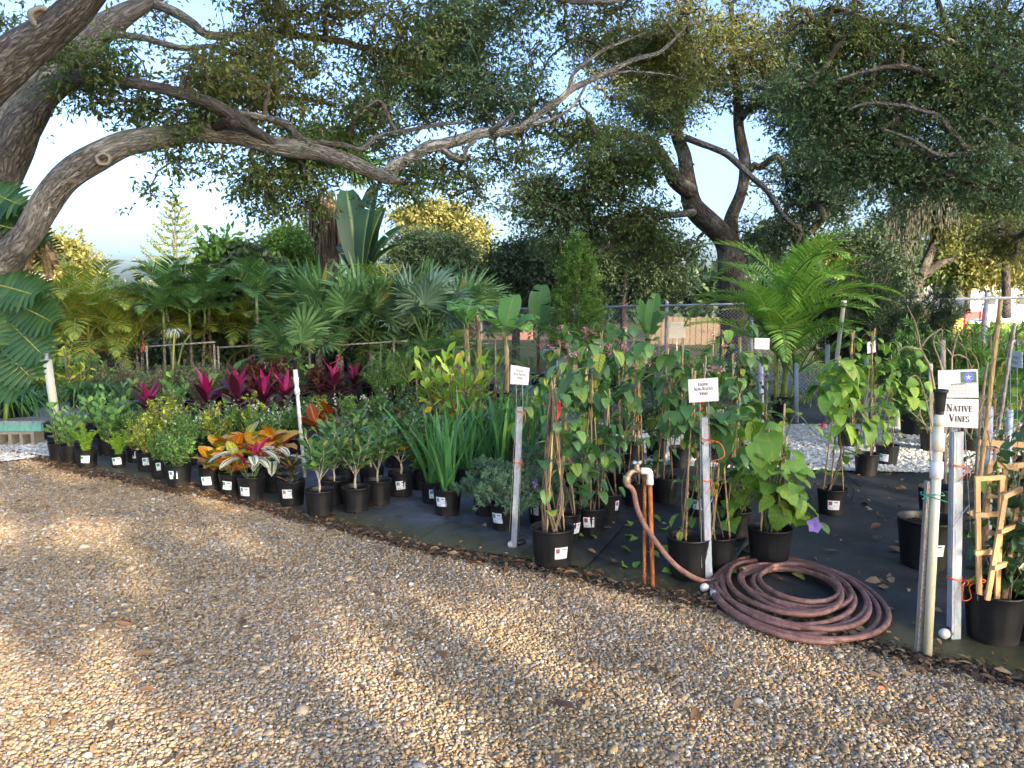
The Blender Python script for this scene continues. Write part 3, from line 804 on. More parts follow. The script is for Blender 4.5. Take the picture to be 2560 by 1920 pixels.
def k_cordyline(v):
    rg = rg_(680 + v); out = []; mb = MB()
    H = rg.uniform(.26, .36)
    tube(mb, [[0, 0, -.02], [.01, 0, H * .5], [0, .01, H]], [.009, .008, .007], 6)
    pk = [lm(('cp', i), 'cordy_pink', .21 + .05 * i, .044, 'lance', .5, .25, 6) for i in range(2)]
    dk = [lm(('cd', i), 'cordy_dark', .30 + .04 * i, .075, 'lance', .35, .5 + .6 * i, 7) for i in range(2)]
    for j in range(19):
        t = j / 18; an = j * 2.4
        q = np.array([0, 0, H * (.25 + .75 * t)])
        d = np.array([math.cos(an), math.sin(an), .35 + 2.6 * t ** 1.6])
        pink = t > .70
        out.append(('leaf', (pk if pink else dk)[j % 2], mtx(q, d, (0, 0, 1) if t < .8 else (-math.cos(an), -math.sin(an), .4), rg.uniform(.85, 1.1))))
    out.insert(0, ('stem', mb.mesh('stem', M['stem_brown']), I4))
    return out
def k_iris(v):
    rg = rg_(700 + v); out = []
    lv = [lm(('iris', i), 'iris', .62 + .08 * i, .036 + .003 * i, 'blade', .25, [.12, .3, .55][i], 7, curl=2.0) for i in range(3)]
    for j in range(22):
        fan = j // 8; a = j * 2.4
        q = np.array([.03 * math.cos(fan * 2.1), .03 * math.sin(fan * 2.1), -.01]) + rg.normal(size=3) * [.012, .012, 0]
        tilt = rg.uniform(.02, .42) * (1 if j % 3 else 1.4)
        d = np.array([math.cos(a) * tilt, math.sin(a) * tilt, 1.0])
        out.append(('blade', lv[2 if tilt > .34 else j % 2], mtx(q, d, (-math.cos(a), -math.sin(a), .2), rg.uniform(.72, 1.08))))
    return out
def k_juniper(v):
    rg = rg_(720 + v); fo = MB(); st = MB()
    pr = diamond(.016, .006)
    for b in range(46):
        a = b * 2.4; rr = .20 * math.sqrt(rg.uniform(0, 1)); h = .22 * (1 - (rr / .23) ** 2) * rg.uniform(.6, 1.05) + (.03 if rr < .12 else -.02)
        tip = np.array([rr * math.cos(a), rr * math.sin(a), h])
        p = stalk(st, (0, 0, 0), tip, .003, .01, 3, rg, 0, 4)
        for k in range(6):
            q = tip + rg.normal(size=3) * .025; e = q + nrm(np.array([rr * math.cos(a), rr * math.sin(a), .12]) + rg.normal(size=3) * .12) * .05
            leafy(fo, rg, np.array([q, (q + e) / 2, e]), .016, .0065, 44, 0, .7, 0, pr, .004)
    return [('stems', st.mesh('stems', M['stem_brown']), I4), ('foliage', fo.mesh('foliage', M['juniper']), I4)]
def k_lily(v):
    rg = rg_(740 + v); mb = MB()
    for b in range(3):
        pr = leaf(.36 + .05 * b, .016, 'blade', .35, 1.5 + .4 * b, 6, curl=.8)
        n = 30
        a = rg.uniform(0, 2 * PI, n); el = rg.uniform(.5, 2.2, n)
        d = np.stack([np.cos(a), np.sin(a), el], -1); q = np.stack([np.cos(a) * .03, np.sin(a) * .03, np.zeros(n)], -1) * rg.uniform(.2, 1.4, (n, 1))
        s = rg.uniform(.7, 1.15, n)
        mb.scatter(pr, frames(d, np.tile([0, 0, 1.], (n, 1)), s, s, s), q, rg.random(n))
    return [('leaves', mb.mesh('leaves', M['lily']), I4)]
def k_crinum(v):
    rg = rg_(760 + v); out = []
    lv = [lm(('crin', i), 'crinum', .62 + .08 * i, .085 + .01 * i, 'strap', .35, 1.3 + .55 * i, 9, wav=.025, curl=1.3) for i in range(3)]
    for j in range(17):
        a = j * 2.4 + rg.uniform(-.2, .2); t = j / 16
        d = np.array([math.cos(a), math.sin(a), .5 + 2.6 * t])
        out.append(('leaf', lv[j % 3], mtx((.02 * math.cos(a), .02 * math.sin(a), .02 + .05 * t), d, (0, 0, 1), rg.uniform(.75, 1.05))))
    return out
def k_vine(v, H=.95, mat='vine', nl=84, kinds='heart', L=.10, W=.078, tags=True, pink=0, stakes=3, tangle=0):
    """a vine on bamboo canes tied at the top"""
    rg = rg_(800 + v); out = []
    tops = np.array([0.0, 0.0, H])
    for s in range(stakes):
        mb = MB(); a = s * 2 * PI / stakes + .5 + v
        b0 = np.array([.075 * math.cos(a), .075 * math.sin(a), -.05]); b1 = tops + np.array([-.012 * math.cos(a), -.012 * math.sin(a), rg.uniform(-.02, .06)])
        tube(mb, [b0, (b0 + b1) / 2 + rg.normal(size=3) * .004, b1], .0052, 6)
        for k in range(1, 6): tube(mb, [b0 + (b1 - b0) * (k / 6 - .004), b0 + (b1 - b0) * (k / 6 + .004)], .0066, 6, cap=False)
        out.append(('bamboo_stake', mb.mesh('bamboo_stake', M['bamboo']), I4))
    mb = MB(); tube(mb, spline([(.018 * math.cos(t), .018 * math.sin(t), H * .93 + .004 * t) for t in np.linspace(0, 12, 14)], n=2), .0035, 4)
    tube(mb, [(.018, 0, H * .93), (.045, -.01, H * .93 - .015)], .004, 4)
    out.append(('tie', mb.mesh('tie', M['green_tie']), I4))
    st = MB(); paths = []
    for s in range(3 + tangle * 3):
        ph = rg.uniform(0, 6.28); tw = rg.uniform(3, 6) * (1 if s % 2 else -1)
        t = np.linspace(0, 1, 22)
        r = .05 * (1 - t) + .02 + .005 * np.sin(t * 17 + ph)
        p = np.stack([r * np.cos(tw * t + ph), r * np.sin(tw * t + ph), -.01 + H * t * rg.uniform(.86, 1.08)], -1)
        tube(st, p, np.linspace(.0045, .0022, 22) * (1.5 if tangle else 1), 4, cap=False); paths.append(p)
    for s in range(9):                                     # loose runners
        q = paths[s % 3][rg.integers(8, 21)]
        a = rg.uniform(0, 6.28); e = q + np.array([math.cos(a) * .2, math.sin(a) * .2, rg.uniform(-.08, .16)]) * (1.5 if q[2] > .8 * H else 1)
        p = spline([q, (q + e) / 2 + [0, 0, .05], e], n=4); tube(st, p, .0016, 3, cap=False); paths.append(p)
    out.append(('stems', st.mesh('stems', M['stem_brown']), I4))
    lv = [lm((mat, kinds, i, L), mat, L * (.85 + .22 * i), W * (.85 + .2 * i), kinds, .18, .5 + .3 * i, 5, wav=.03) for i in range(3)]
    for j in range(nl):
        p = paths[rg.integers(len(paths))]; t = rg.uniform(.12, 1); q = p[int(t * (len(p) - 1))]
        a = math.atan2(q[1], q[0]) + rg.normal() * .9
        d = np.array([math.cos(a), math.sin(a), rg.uniform(-1.3, .35)])
        q = q + np.array([math.cos(a), math.sin(a), .2]) * rg.uniform(.01, .055)
        out.append(('leaf', lv[rg.integers(3)], mtx(q, d, (math.cos(a) * .5, math.sin(a) * .5, 1), rg.uniform(.6, 1.15))))
    if pink:
        fl = MB()
        for k in range(pink):
            a = rg.uniform(0, 6.28); c = np.array([math.cos(a) * rg.uniform(.04, .2), math.sin(a) * rg.uniform(.04, .2), H * rg.uniform(.92, 1.12)])
            n = 18; d = rdir(rg, n, .1)
            fl.scatter(leaf(.019, .012, 'oval', .2, .3, 2), frames(d, rdir(rg, n, .5)), c + rg.normal(size=(n, 3)) * .017, rg.random(n))
        out.append(('blossoms', fl.mesh('blossoms', M['pink']), I4))
    return out
def k_vine_pink(v): return k_vine(20 + v, 1.0, 'vine', 104, 'heart', .098, .068, pink=4)
def k_vine_low(v): return k_vine(40 + v, .75, 'vine', 52, 'heart', .095, .07)
def k_vine_bare(v): return k_vine(60 + v, .88, 'vine', 26, 'heart', .09, .07, tangle=2)
def k_vine_lime(v): return k_vine(70 + v, .85, 'vine_lime', 110, 'heart', .115, .092)
def k_vine_top(v): return k_vine(80 + v, 1.0, 'vine_lime', 120, 'oval', .085, .045)
def k_vine_jas(v): return k_vine(90 + v, .62, 'vine_dark', 90, 'oval', .05, .026, stakes=2)
def k_thunbergia(v):
    rg = rg_(880 + v); out = []
    for s in range(4):
        mb = MB(); a = s * 1.6 + .4
        tube(mb, [(.06 * math.cos(a), .06 * math.sin(a), -.05), (.05 * math.cos(a) + .02, .05 * math.sin(a), .52 + .06 * s)], .0055, 6)
        out.append(('bamboo_stake', mb.mesh('bamboo_stake', M['bamboo']), I4))
    st = MB(); lv = [lm(('thun', i), 'vine_lime', .125 + .02 * i, .115 + .02 * i, 'heart', .2, .7 + .3 * i, 6, wav=.05, cols=2) for i in range(3)]
    for s in range(15):
        a = s * 2.4; R0 = rg.uniform(.12, .34); h = rg.uniform(.02, .58)
        e = np.array([R0 * math.cos(a), R0 * math.sin(a), h])
        p = spline([(rg.normal() * .02, rg.normal() * .02, -.01), (R0 * .4 * math.cos(a), R0 * .4 * math.sin(a), h * .8 + .18), e], n=6)
        tube(st, p, np.linspace(.0045, .002, len(p)), 4, cap=False)
        for j in range(5):
            t = .35 + .65 * j / 4; q = p[int(t * (len(p) - 1))]
            an = a + rg.normal() * .9
            d = np.array([math.cos(an), math.sin(an), rg.uniform(-1.0, .3)])
            out.append(('leaf', lv[rg.integers(3)], mtx(q + d * .02, d, (math.cos(a) * .4, math.sin(a) * .4, 1), rg.uniform(.6, 1.1))))
    fl = MB(); d = nrm(np.array([[math.cos(t), math.sin(t) * .5 - .6, math.sin(t)] for t in np.linspace(0, 5.2, 5)]))
    fl.scatter(leaf(.045, .038, 'oval', .1, .4, 3), frames(d, np.tile([0, -1., .2], (5, 1))), np.tile([.19, -.17, .10], (5, 1)), np.linspace(0, 1, 5))
    out.append(('stems', st.mesh('stems', M['stem_green']), I4))
    out.append(('flower', fl.mesh('flower', M['violet_petal']), I4))
    return out

# fronds and big leaves ----------------------------------------------------------
FM = {}
def frond_mesh(key, mat, L=1.3, pairs=34, leafL=.34, leafW=.022, arch=1.0, pet=.22, vee=.55, droop=.7, rachis='petiole', tipf=.45, seed=0):
    if key in FM: return FM[key]
    rg = rg_(1000 + seed); mb = MB()
    n = 26; t = np.linspace(0, 1, n); a = -arch * t ** 1.35
    y = np.concatenate([[0], np.cumsum(np.cos(a[1:]) * L / (n - 1))]); z = np.concatenate([[0], np.cumsum(np.sin(a[1:]) * L / (n - 1))])
    p = np.stack([np.zeros(n), y, z], -1)
    tube(mb, p, np.linspace(.011, .002, n) * max(.5, L), 5, mi=1, cap=False)
    for s in (-1, 1):
        tt = np.linspace(pet, .985, pairs) + rg.normal(size=pairs) * .006
        i = np.clip(tt * (n - 1), 0, n - 1.001); i0 = i.astype(int); f = (i - i0)[:, None]
        q = p[i0] * (1 - f) + p[i0 + 1] * f; T = nrm(p[i0 + 1] - p[i0])
        side = np.array([s, 0, 0.0]); up = np.cross(np.array([1.0, 0, 0]), T)
        u = (tt - pet) / (1 - pet)
        fw = (.45 + 1.3 * np.clip(u, 0, 1) ** 1.5)[:, None]
        d = nrm(side + T * fw + up * (vee * (1 - .5 * u) + rg.normal(size=pairs) * .12)[:, None])
        sc = np.sin(PI * (.16 + .78 * u)) ** .8 * (1 - (1 - tipf) * u ** 3) * rg.uniform(.9, 1.08, pairs)
        nn = up + side * -.25
        pr = leaf(leafL, leafW, 'lance', .25, droop, 4, curl=1.4)
        mb.scatter(pr, frames(d, nn, np.ones(pairs), sc, sc), q, rg.random(pairs))
    FM[key] = mb.mesh('frond', [M[mat], M[rachis]])
    return FM[key]
def fan_mesh(key, mat, R0=.55, seg=30, spread=2.35, pet=.6, droop=.5, seed=0, costa=.0):
    if key in FM: return FM[key]
    rg = rg_(1100 + seed); mb = MB()
    tube(mb, spline([(0, 0, 0), (0, pet * .5, .03), (0, pet, 0)], n=3), np.linspace(.008, .005, 7), 5, mi=1, cap=False)
    an = np.linspace(-spread, spread, seg)
    k = 0
    for a in an:
        pr = leaf(R0 * (1 - .22 * abs(a / spread) ** 2) * rg.uniform(.93, 1.05), R0 * .085, 'lance', .55, droop * rg.uniform(.6, 1.4), 5, curl=2.2)
        d = np.array([[math.sin(a), math.cos(a), .16 * math.cos(a * 2) + .12 * (k % 2) - .05]])
        mb.scatter(pr, frames(d, np.array([[0, 0, 1.0]])), np.array([[0, pet, 0.0]]), [rg.random()]); k += 1
    FM[key] = mb.mesh('fan_leaf', [M[mat], M['petiole']])
    return FM[key]
def big_leaf(key, mat, L=1.1, W=.36, pet=.3, droop=.9, tears=3, seed=0, fold=.25):
    """banana-like blade: ribbed, with a few tears from the margin to the midrib"""
    if key in FM: return FM[key]
    rg = rg_(1200 + seed); mb = MB()
    n = 30; t = np.linspace(0, 1, n); a = -droop * t ** 1.6
    y = pet + np.concatenate([[0], np.cumsum(np.cos(a[1:]) * L / (n - 1))]); z = np.concatenate([[0], np.cumsum(np.sin(a[1:]) * L / (n - 1))])
    w = np.maximum(profile('banana', t), .05) * W / 2
    tube(mb, np.vstack([[[0, 0, -.02]], np.stack([np.zeros(n), y, z - .006], -1)]), np.concatenate([[.018], np.linspace(.014, .003, n)]) * max(.6, L), 6, mi=1, cap=False)
    for s in (-1, 1):
        cuts = set(rg.choice(np.arange(5, n - 3), tears, replace=False)) if tears else set()
        st = 0
        runs = []
        for c in sorted(cuts) + [n - 1]: runs.append((st, c)); st = c
        for (i0, i1) in runs:
            if i1 <= i0: continue
            sag = rg.uniform(-.12, .25); us = np.array([0, .5, 1.0]); V = []; U = []
            for i in range(i0, i1 + 1):
                e = (.018 if (i == i0 and i0 > 0) else -.018 if (i == i1 and i1 < n - 1) else 0)
                for u in us:
                    V.append((s * u * w[i], y[i] + u * w[i] * .18 + e * u * 1.5, z[i] + fold * u * w[i] - sag * u * u * w[i])); U.append((.5 + .5 * s * u, t[i]))
            m = i1 - i0 + 1; ii, jj = np.meshgrid(np.arange(m - 1), np.arange(2), indexing='ij')
            q = np.stack([ii * 3 + jj, ii * 3 + jj + 1, (ii + 1) * 3 + jj + 1, (ii + 1) * 3 + jj], -1).reshape(-1, 4)
            if s < 0: q = q[:, ::-1]
            mb.add(np.array(V), q, np.array(U), rg.random())
    FM[key] = mb.mesh('leaf', [M[mat], M['petiole']])
    return FM[key]
def monstera_mesh(key, L=.62, W=.52, lobes=9, seed=0, dead=False):
    """split leaf: lobes fused round the midrib, slits between them"""
    if key in FM: return FM[key]
    rg = rg_(1300 + seed); mb = MB()
    mat = 'dead_leaf' if dead else 'monstera'
    tube(mb, [(0, -.45, -.12), (0, -.2, -.02), (0, 0, 0)], [.009, .008, .007], 5, mi=1, cap=False)
    n = 8
    for s in (-1, 1):
        for k in range(lobes):
            f0, f1 = k / lobes, (k + 1) / lobes
            fm = (f0 + f1) / 2
            reach = W * .5 * (.72 + .55 * math.sin(PI * (.12 + .75 * fm))) * (1 if fm < .75 else 1 - (fm - .75) * 1.6) * rg.uniform(.94, 1.05)
            y0, y1 = L * (f0 - .06), L * (f1 - .06)
            ang = -.65 + 1.25 * fm                               # direction of the lobe: back at the base, forward at the tip
            V, U = [], []
            for i in range(n + 1):
                u = i / n
                gap = 0.0
                half = (y1 - y0) / 2 * (1.25 if u < .62 else 1.25 - .34 * min(1, (u - .62) / .1)) * (1 + .3 * max(0, u - .5)) * (math.sqrt(max(0, 1 - max(0, (u - .75) / .25) ** 2)) * .85 + .15)
                yc = (y0 + y1) / 2 + math.sin(ang) * reach * u * .75
                x = s * reach * u * math.cos(ang * .55)
                z = .10 * u * W * (1 - 1.5 * u) - .10 * L * (yc / L - .2) ** 2 + (.03 * math.sin(9 * u) if dead else 0)
                V += [(x, yc - half, z), (x, yc, z + .012 * (1 - u)), (x, yc + half, z)]
                U += [(.5 + s * .5 * u, f0), (.5 + s * .5 * u, fm), (.5 + s * .5 * u, f1)]
            ii, jj = np.meshgrid(np.arange(n), np.arange(2), indexing='ij')
            q = np.stack([ii * 3 + jj, (ii + 1) * 3 + jj, (ii + 1) * 3 + jj + 1, ii * 3 + jj + 1], -1).reshape(-1, 4)
            if s < 0: q = q[:, ::-1]
            mb.add(np.array(V), q, np.array(U), rg.random() * .4)
    tube(mb, [(0, L * f, .014 - .10 * L * (f - .2) ** 2) for f in np.linspace(-.06, .9, 9)], np.linspace(.006, .003, 9), 5, mi=1, cap=False)
    FM[key] = mb.mesh('leaf', [M[mat], M['petiole_yellow']])
    return FM[key]

def k_areca(v, H=2.1, mat='areca', rach='petiole_yellow', n=30, L=1.25, stems=7, vari=3, up=1.0):
    rg = rg_(1400 + v); out = []; mb = MB()
    fr = [frond_mesh((mat, 'areca', i), mat, L * (.85 + .15 * i), 36, .33, .021, .95 + .35 * i, .2, .6, .6, rach, .5, i) for i in range(vari)]
    for s in range(stems):
        a = s * 2.4; r = rg.uniform(.03, .16); h = H * rg.uniform(.08, .46)
        b = np.array([r * math.cos(a), r * math.sin(a), -.02]); e = b * 1.5 + [0, 0, h]
        tube(mb, spline([b, (b + e) / 2, e], n=3), np.linspace(.022, .014, 7), 7)
        m = n // stems + (1 if s < n % stems else 0)
        for j in range(m):
            an = a + j * 2.2 + rg.uniform(-.5, .5); el = [2.6, 1.5, .9, .5][j % 4] * rg.uniform(.8, 1.2) * up
            d = np.array([math.cos(an), math.sin(an), el])
            out.append(('frond', fr[rg.integers(vari)], mtx(e + [0, 0, .04 * j], d, (0, 0, 1) if el < 2 else (-math.cos(an), -math.sin(an), .5), rg.uniform(.78, 1.1) * H / 2.1)))
    out.insert(0, ('canes', mb.mesh('canes', M['palm_trunk' if mat == 'areca' else 'petiole_yellow']), I4))
    return out
def k_xmas(v, H=1.15, L=.95, mat='palm', n=9):
    """slim palm: ringed trunk, smooth green shaft, feather crown"""
    rg = rg_(1500 + v); out = []
    tr = MB(); lean = rg.normal(size=2) * .05
    p = spline([(0, 0, -.02), (lean[0] * .5, lean[1] * .5, H * .5), (lean[0], lean[1], H)], n=8)
    tube(tr, p, np.linspace(.038, .026, len(p)), 9)
    out.append(('trunk', tr.mesh('trunk', M['palm_trunk']), I4))
    sh = MB(); top = p[-1]
    tube(sh, [top, top + [0, 0, .18], top + [0, 0, .42]], [.032, .029, .014], 9)
    out.append(('crownshaft', sh.mesh('crownshaft', M['crownshaft']), I4))
    fr = [frond_mesh((mat, 'xmas', i, L), mat, L * (.9 + .15 * i), 30, .34, .030, 1.2 + .4 * i, .16, .75, .55, 'petiole', .5, 20 + i) for i in range(2)]
    for j in range(n):
        an = j * 2.4 + v; el = 3.0 - 2.6 * j / n
        d = np.array([math.cos(an), math.sin(an), el])
        out.append(('frond', fr[j % 2], mtx(top + [0, 0, .40 - .015 * j], d, (0, 0, 1) if el < 2 else (-math.cos(an), -math.sin(an), .5), rg.uniform(.85, 1.08))))
    return out
def k_fan(v, H=.35, mat='fan', n=13, R0=.5, pet=.55):
    rg = rg_(1600 + v); out = []
    fm = [fan_mesh((mat, R0, i), mat, R0, 30, 2.3 - .5 * i, pet, .35 + .5 * i, i) for i in range(3)]
    mb = MB(); tube(mb, [(0, 0, -.02), (0, 0, H)], [.06, .045], 8)
    out.append(('trunk', mb.mesh('trunk', M['palm_trunk']), I4))
    for j in range(n):
        an = j * 2.4 + rg.uniform(-.3, .3); el = rg.uniform(.25, 2.4)
        d = np.array([math.cos(an), math.sin(an), el])
        # the blade is held more or less upright, facing outwards
        out.append(('fan_leaf', fm[j % 3], mtx((0, 0, H + .01 * j), d, (-math.cos(an), -math.sin(an), .45), rg.uniform(.75, 1.1))))
    return out
def k_pygmy(v, H=.25):
    rg = rg_(1650 + v); out = []
    fr = [frond_mesh(('pyg', i), 'palm', .8 + .12 * i, 46, .16, .009, 1.3 + .4 * i, .12, .35, .4, 'petiole', .5, 40 + i) for i in range(2)]
    for j in range(20):
        an = j * 2.4; el = 2.4 - 2.2 * j / 20
        out.append(('frond', fr[j % 2], mtx((0, 0, H), (math.cos(an), math.sin(an), el), (0, 0, 1) if el < 2 else (-math.cos(an), -math.sin(an), .5), rg.uniform(.85, 1.1))))
    mb = MB(); tube(mb, [(0, 0, -.02), (0, 0, H + .03)], [.055, .05], 8)
    out.insert(0, ('trunk', mb.mesh('trunk', M['palm_trunk']), I4))
    return out
def k_banana(v, H=.75, n=6, L=.75, W=.30, mat='banana', upright=1.0):
    rg = rg_(1700 + v); out = []
    mb = MB(); p = spline([(0, 0, -.02), (.02, .01, H * .5), (.0, .02, H)], n=5)
    tube(mb, p, np.linspace(.05, .035, len(p)), 10, lump=.12, seed=v)
    out.append(('stem', mb.mesh('stem', M['banana_stem']), I4))
    lv = [big_leaf((mat, L, W, i), mat, L * (.9 + .12 * i), W, .22, .5 + .75 * i, 2 + 2 * i, i) for i in range(3)]
    for j in range(n):
        an = j * 2.5 + v; el = (3.6 - 3.0 * j / n) * upright
        d = np.array([math.cos(an), math.sin(an), el])
        out.append(('leaf', lv[min(2, j * 3 // n)], mtx(p[-1] - [0, 0, .02 * j], d, (-math.cos(an), -math.sin(an), .35), rg.uniform(.85, 1.05))))
    return out
def k_upright(v, H=1.6, R0=.45, mat='dark_leaf', ns=26, L=.075, W=.010, nl=130, twigs=5):
    """dense upright shrub of narrow leaves on rising shoots"""
    rg = rg_(1750 + v + int(H * 100)); st = MB(); fo = MB()
    for b in range(ns):
        a = b * 2.4; r = R0 * math.sqrt(rg.uniform(.0, 1)); h = H * rg.uniform(.62, 1.0) * (1 - .25 * (r / R0) ** 2)
        p = stalk(st, (r * .25 * math.cos(a), r * .25 * math.sin(a), -.01), (r * math.cos(a), r * math.sin(a), h), .009, .04, 4, rg, 0, 8)
        leafy(fo, rg, p, L, W, nl, 0, .75, .12)
        for k in range(twigs):
            t = rg.uniform(.2, .92); q = p[int(t * (len(p) - 1))]
            e = q + nrm(np.array([math.cos(a), math.sin(a), 1.6]) + rg.normal(size=3) * .7) * H * rg.uniform(.12, .2)
            p2 = stalk(st, q, e, .004, .02, 3, rg, 0, 4); leafy(fo, rg, p2, L, W, nl // 2, 0, .75, .05)
    return [('stems', st.mesh('stems', M['stem_brown']), I4), ('foliage', fo.mesh('foliage', M[mat]), I4)]
def k_podocarpus(v): return k_upright(v, 1.55, .5, 'dark_leaf', 34, .085, .011, 150, 6)
def k_goldenrod(v): return k_upright(20 + v, .95, .40, 'small_green', 34, .06, .010, 110, 5)
def k_cedar(v):
    """feathery evergreen column, wide below and narrowing to the top"""
    rg = rg_(1790 + v); st = MB(); fo = MB(); H = 2.35
    tube(st, [(0, 0, -.02), (.02, 0, H * .5), (0, 0, H)], [.035, .022, .006], 6)
    for b in range(400):
        u = rg.uniform(.02, 1) ** 1.1; z = .12 + (H - .12) * u
        R0 = .60 * (1 - u) ** .6 * (1 - .35 * max(0, .25 - u) / .25) + .05
        a = b * 2.4 + rg.uniform(-.4, .4); r = R0 * rg.uniform(.72, 1.04)
        q = np.array([.2 * r * math.cos(a), .2 * r * math.sin(a), z - .12]); e = np.array([r * math.cos(a), r * math.sin(a), z + .10])
        p = spline([q, (q + e) / 2 + [0, 0, -.02], e], n=3)
        tube(st, p, .003, 3, cap=False)
        leafy(fo, rg, p, .05, .009, 70, 0, .8, .3, spread=.012)
        for k in range(4):
            c = p[rg.integers(3, 7)]; leafy(fo, rg, np.array([c, c + nrm(e - q + rg.normal(size=3) * .25) * .13]), .035, .008, 30, 0, .8, 0, spread=.006)
    return [('stems', st.mesh('stems', M['stem_brown']), I4), ('foliage', fo.mesh('foliage', M['small_green_dark']), I4)]
M['small_green_dark'] = leaf_mat('cedar_spray', [(0, (.05, .11, .025)), (.6, (.09, .18, .04)), (1, (.16, .26, .06))], .3, .5)
KINDS = dict(gardenia=k_gardenia, clusia=k_clusia, limeshrub=k_limeshrub, duranta=k_duranta, white=k_white, small=k_small, heather=k_heather, copper=k_copper,
             greenbush=k_greenbush, greenbush2=k_greenbush2, wispy=k_wispy, pinkbush=k_pinkbush, fern=k_fern, croton=k_croton, croton_red=k_croton_red, croton_narrow=k_croton_narrow,
             stromanthe=k_stromanthe, cordyline=k_cordyline, iris=k_iris, juniper=k_juniper, lily=k_lily, crinum=k_crinum, vine=k_vine, vine_pink=k_vine_pink, vine_low=k_vine_low,
             vine_bare=k_vine_bare, vine_lime=k_vine_lime, vine_top=k_vine_top, vine_jas=k_vine_jas, thunbergia=k_thunbergia, areca=k_areca, xmas=k_xmas, fan=k_fan,
             pygmy=k_pygmy, banana=k_banana, podocarpus=k_podocarpus, goldenrod=k_goldenrod, cedar=k_cedar)
KINDS['areca_bright'] = lambda v: k_areca(30 + v, 2.3, 'areca_bright', 'petiole_yellow', 46, 1.5, 8, 3, 1.7)
KINDS['majesty'] = lambda v: k_areca(50 + v, 1.55, 'areca_bright', 'petiole', 10, 1.35, 2)
KINDS['fan_blue'] = lambda v: k_fan(20 + v, .4, 'fan_blue', 10, .46, .6)
KINDS['fan_tall'] = lambda v: k_fan(40 + v, 1.25, 'fan', 9, .55, .5)
KINDS['strelitzia'] = lambda v: k_banana(40 + v, 1.5, 7, 1.25, .42, 'strelitzia', 1.5)
SPEC = {}
def spec(kind, v, far=False):
    if (kind, v) not in SPEC: SPEC[(kind, v)] = KINDS[kind](v)
    if not far: return SPEC[(kind, v)]
    if (kind, v, 1) not in SPEC:                         # far back the leaves are too small to pick apart: one mesh of foliage per material
        out, by = [], {}
        for it in SPEC[(kind, v)]:
            if it[0] in ('leaf', 'blade', 'plume'): by.setdefault(it[1].materials[0].name, []).append(it)
            else: out.append(it)
        rg = rg_(77)
        for mn, its in by.items():
            mb = MB()
            for (_, me, m) in its:
                co = np.zeros(len(me.vertices) * 3); me.vertices.foreach_get('co', co)
                k = len(me.polygons[0].vertices); vi = np.zeros(len(me.loops), int); me.loops.foreach_get('vertex_index', vi)
                if len(vi) % 4 or k != 4: out.append(('leaf', me, m)); continue
                uvl = np.zeros(len(me.loops) * 2); me.uv_layers[0].data.foreach_get('uv', uvl); U = np.zeros((len(me.vertices), 2)); U[vi] = uvl.reshape(-1, 2)
                A = np.array(m); V = co.reshape(-1, 3) @ A[:3, :3].T + A[:3, 3]
                mb.add(V, vi.reshape(-1, 4), U, rg.random())
            if mb.n: out.append(('foliage', mb.mesh('foliage', bpy.data.materials[mn]), I4))
        SPEC[(kind, v, 1)] = out
    return SPEC[(kind, v, 1)]

# ---------------------------------------------------------------- nursery pots
POT = {'s': (.15, .14), 'm': (.20, .185), 'l': (.215, .205), 'xl': (.262, .245), 'xxl': (.34, .30)}
PM = {}
def pot_mesh(sz):
    if sz in PM: return PM[sz]
    D, Hh = POT[sz]; r = D / 2; b = r * .80; mb = MB()
    prof = [(b * .1, .0), (b * .97, 0), (b, .006), (b + (r - b) * .2, Hh * .2), (b + (r - b) * .5, Hh * .5), (b + (r - b) * .74, Hh * .74), (b + (r - b) * .80, Hh * .80),
            (r * .965, Hh * .82), (r * .985, Hh * .86), (r * .985, Hh * .955), (r, Hh * .965), (r, Hh), (r * .975, Hh), (r * .95, Hh * .97), (r * .93, Hh * .86), (r * .90, Hh * .80)]
    def mod(rr, a, z):
        inside = (z > Hh * .12) & (z < Hh * .78)
        fl = np.clip(np.cos(a * 14), 0, 1) ** .5
        base = (z < Hh * .1) & (np.cos(a * 8) > .82)
        return rr * (1 - .022 * fl * inside - .03 * base)
    lathe(mb, prof, 56, mod=mod)
    me = mb.mesh('pot', M['pot'])
    so = MB(); sr = r * .905
    a = np.linspace(0, 2 * PI, 17)[:-1]; rg = rg_(5)
    V = [(0, 0, Hh * .85)]; rings = [.35, .7, 1.0]
    for k in rings: V += [(sr * k * math.cos(t), sr * k * math.sin(t), Hh * .835 + rg.uniform(-.004, .008)) for t in a]
    F3 = [(0, 1 + i, 1 + (i + 1) % 16) for i in range(16)]; F4 = []
    for q in range(2):
        for i in range(16): F4.append((1 + q * 16 + i, 1 + (q + 1) * 16 + i, 1 + (q + 1) * 16 + (i + 1) % 16, 1 + q * 16 + (i + 1) % 16))
    so.add(np.array(V), [np.array(F3), np.array(F4)])
    lab = {}
    for lk in ('label_green', 'label_blue', 'label_red', 'label_orange'):
        lb = MB(); w = .082 / (r * .92); hgt = .070
        n = 6; V = []; U = []
        for i in range(n + 1):
            t = -w / 2 + w * i / n - PI / 2
            for j, z in enumerate((Hh * .36, Hh * .36 + hgt)):
                rr = b + (r - b) * z / Hh + .0015
                V.append((rr * math.cos(t), rr * math.sin(t), z)); U.append((i / n, j))
        i = np.arange(n); lb.add(np.array(V), np.stack([i * 2, i * 2 + 2, i * 2 + 3, i * 2 + 1], -1), np.array(U))
        lab[lk] = lb.mesh('plant_label', M[lk])
    PM[sz] = (me, so.mesh('soil', M['soil']), lab)
    return PM[sz]
PLANTS = []
FAR = 6.9
FARK = ('vine', 'vine_pink', 'vine_low', 'vine_jas', 'vine_top', 'gardenia', 'limeshrub', 'croton_narrow', 'fern', 'clusia')
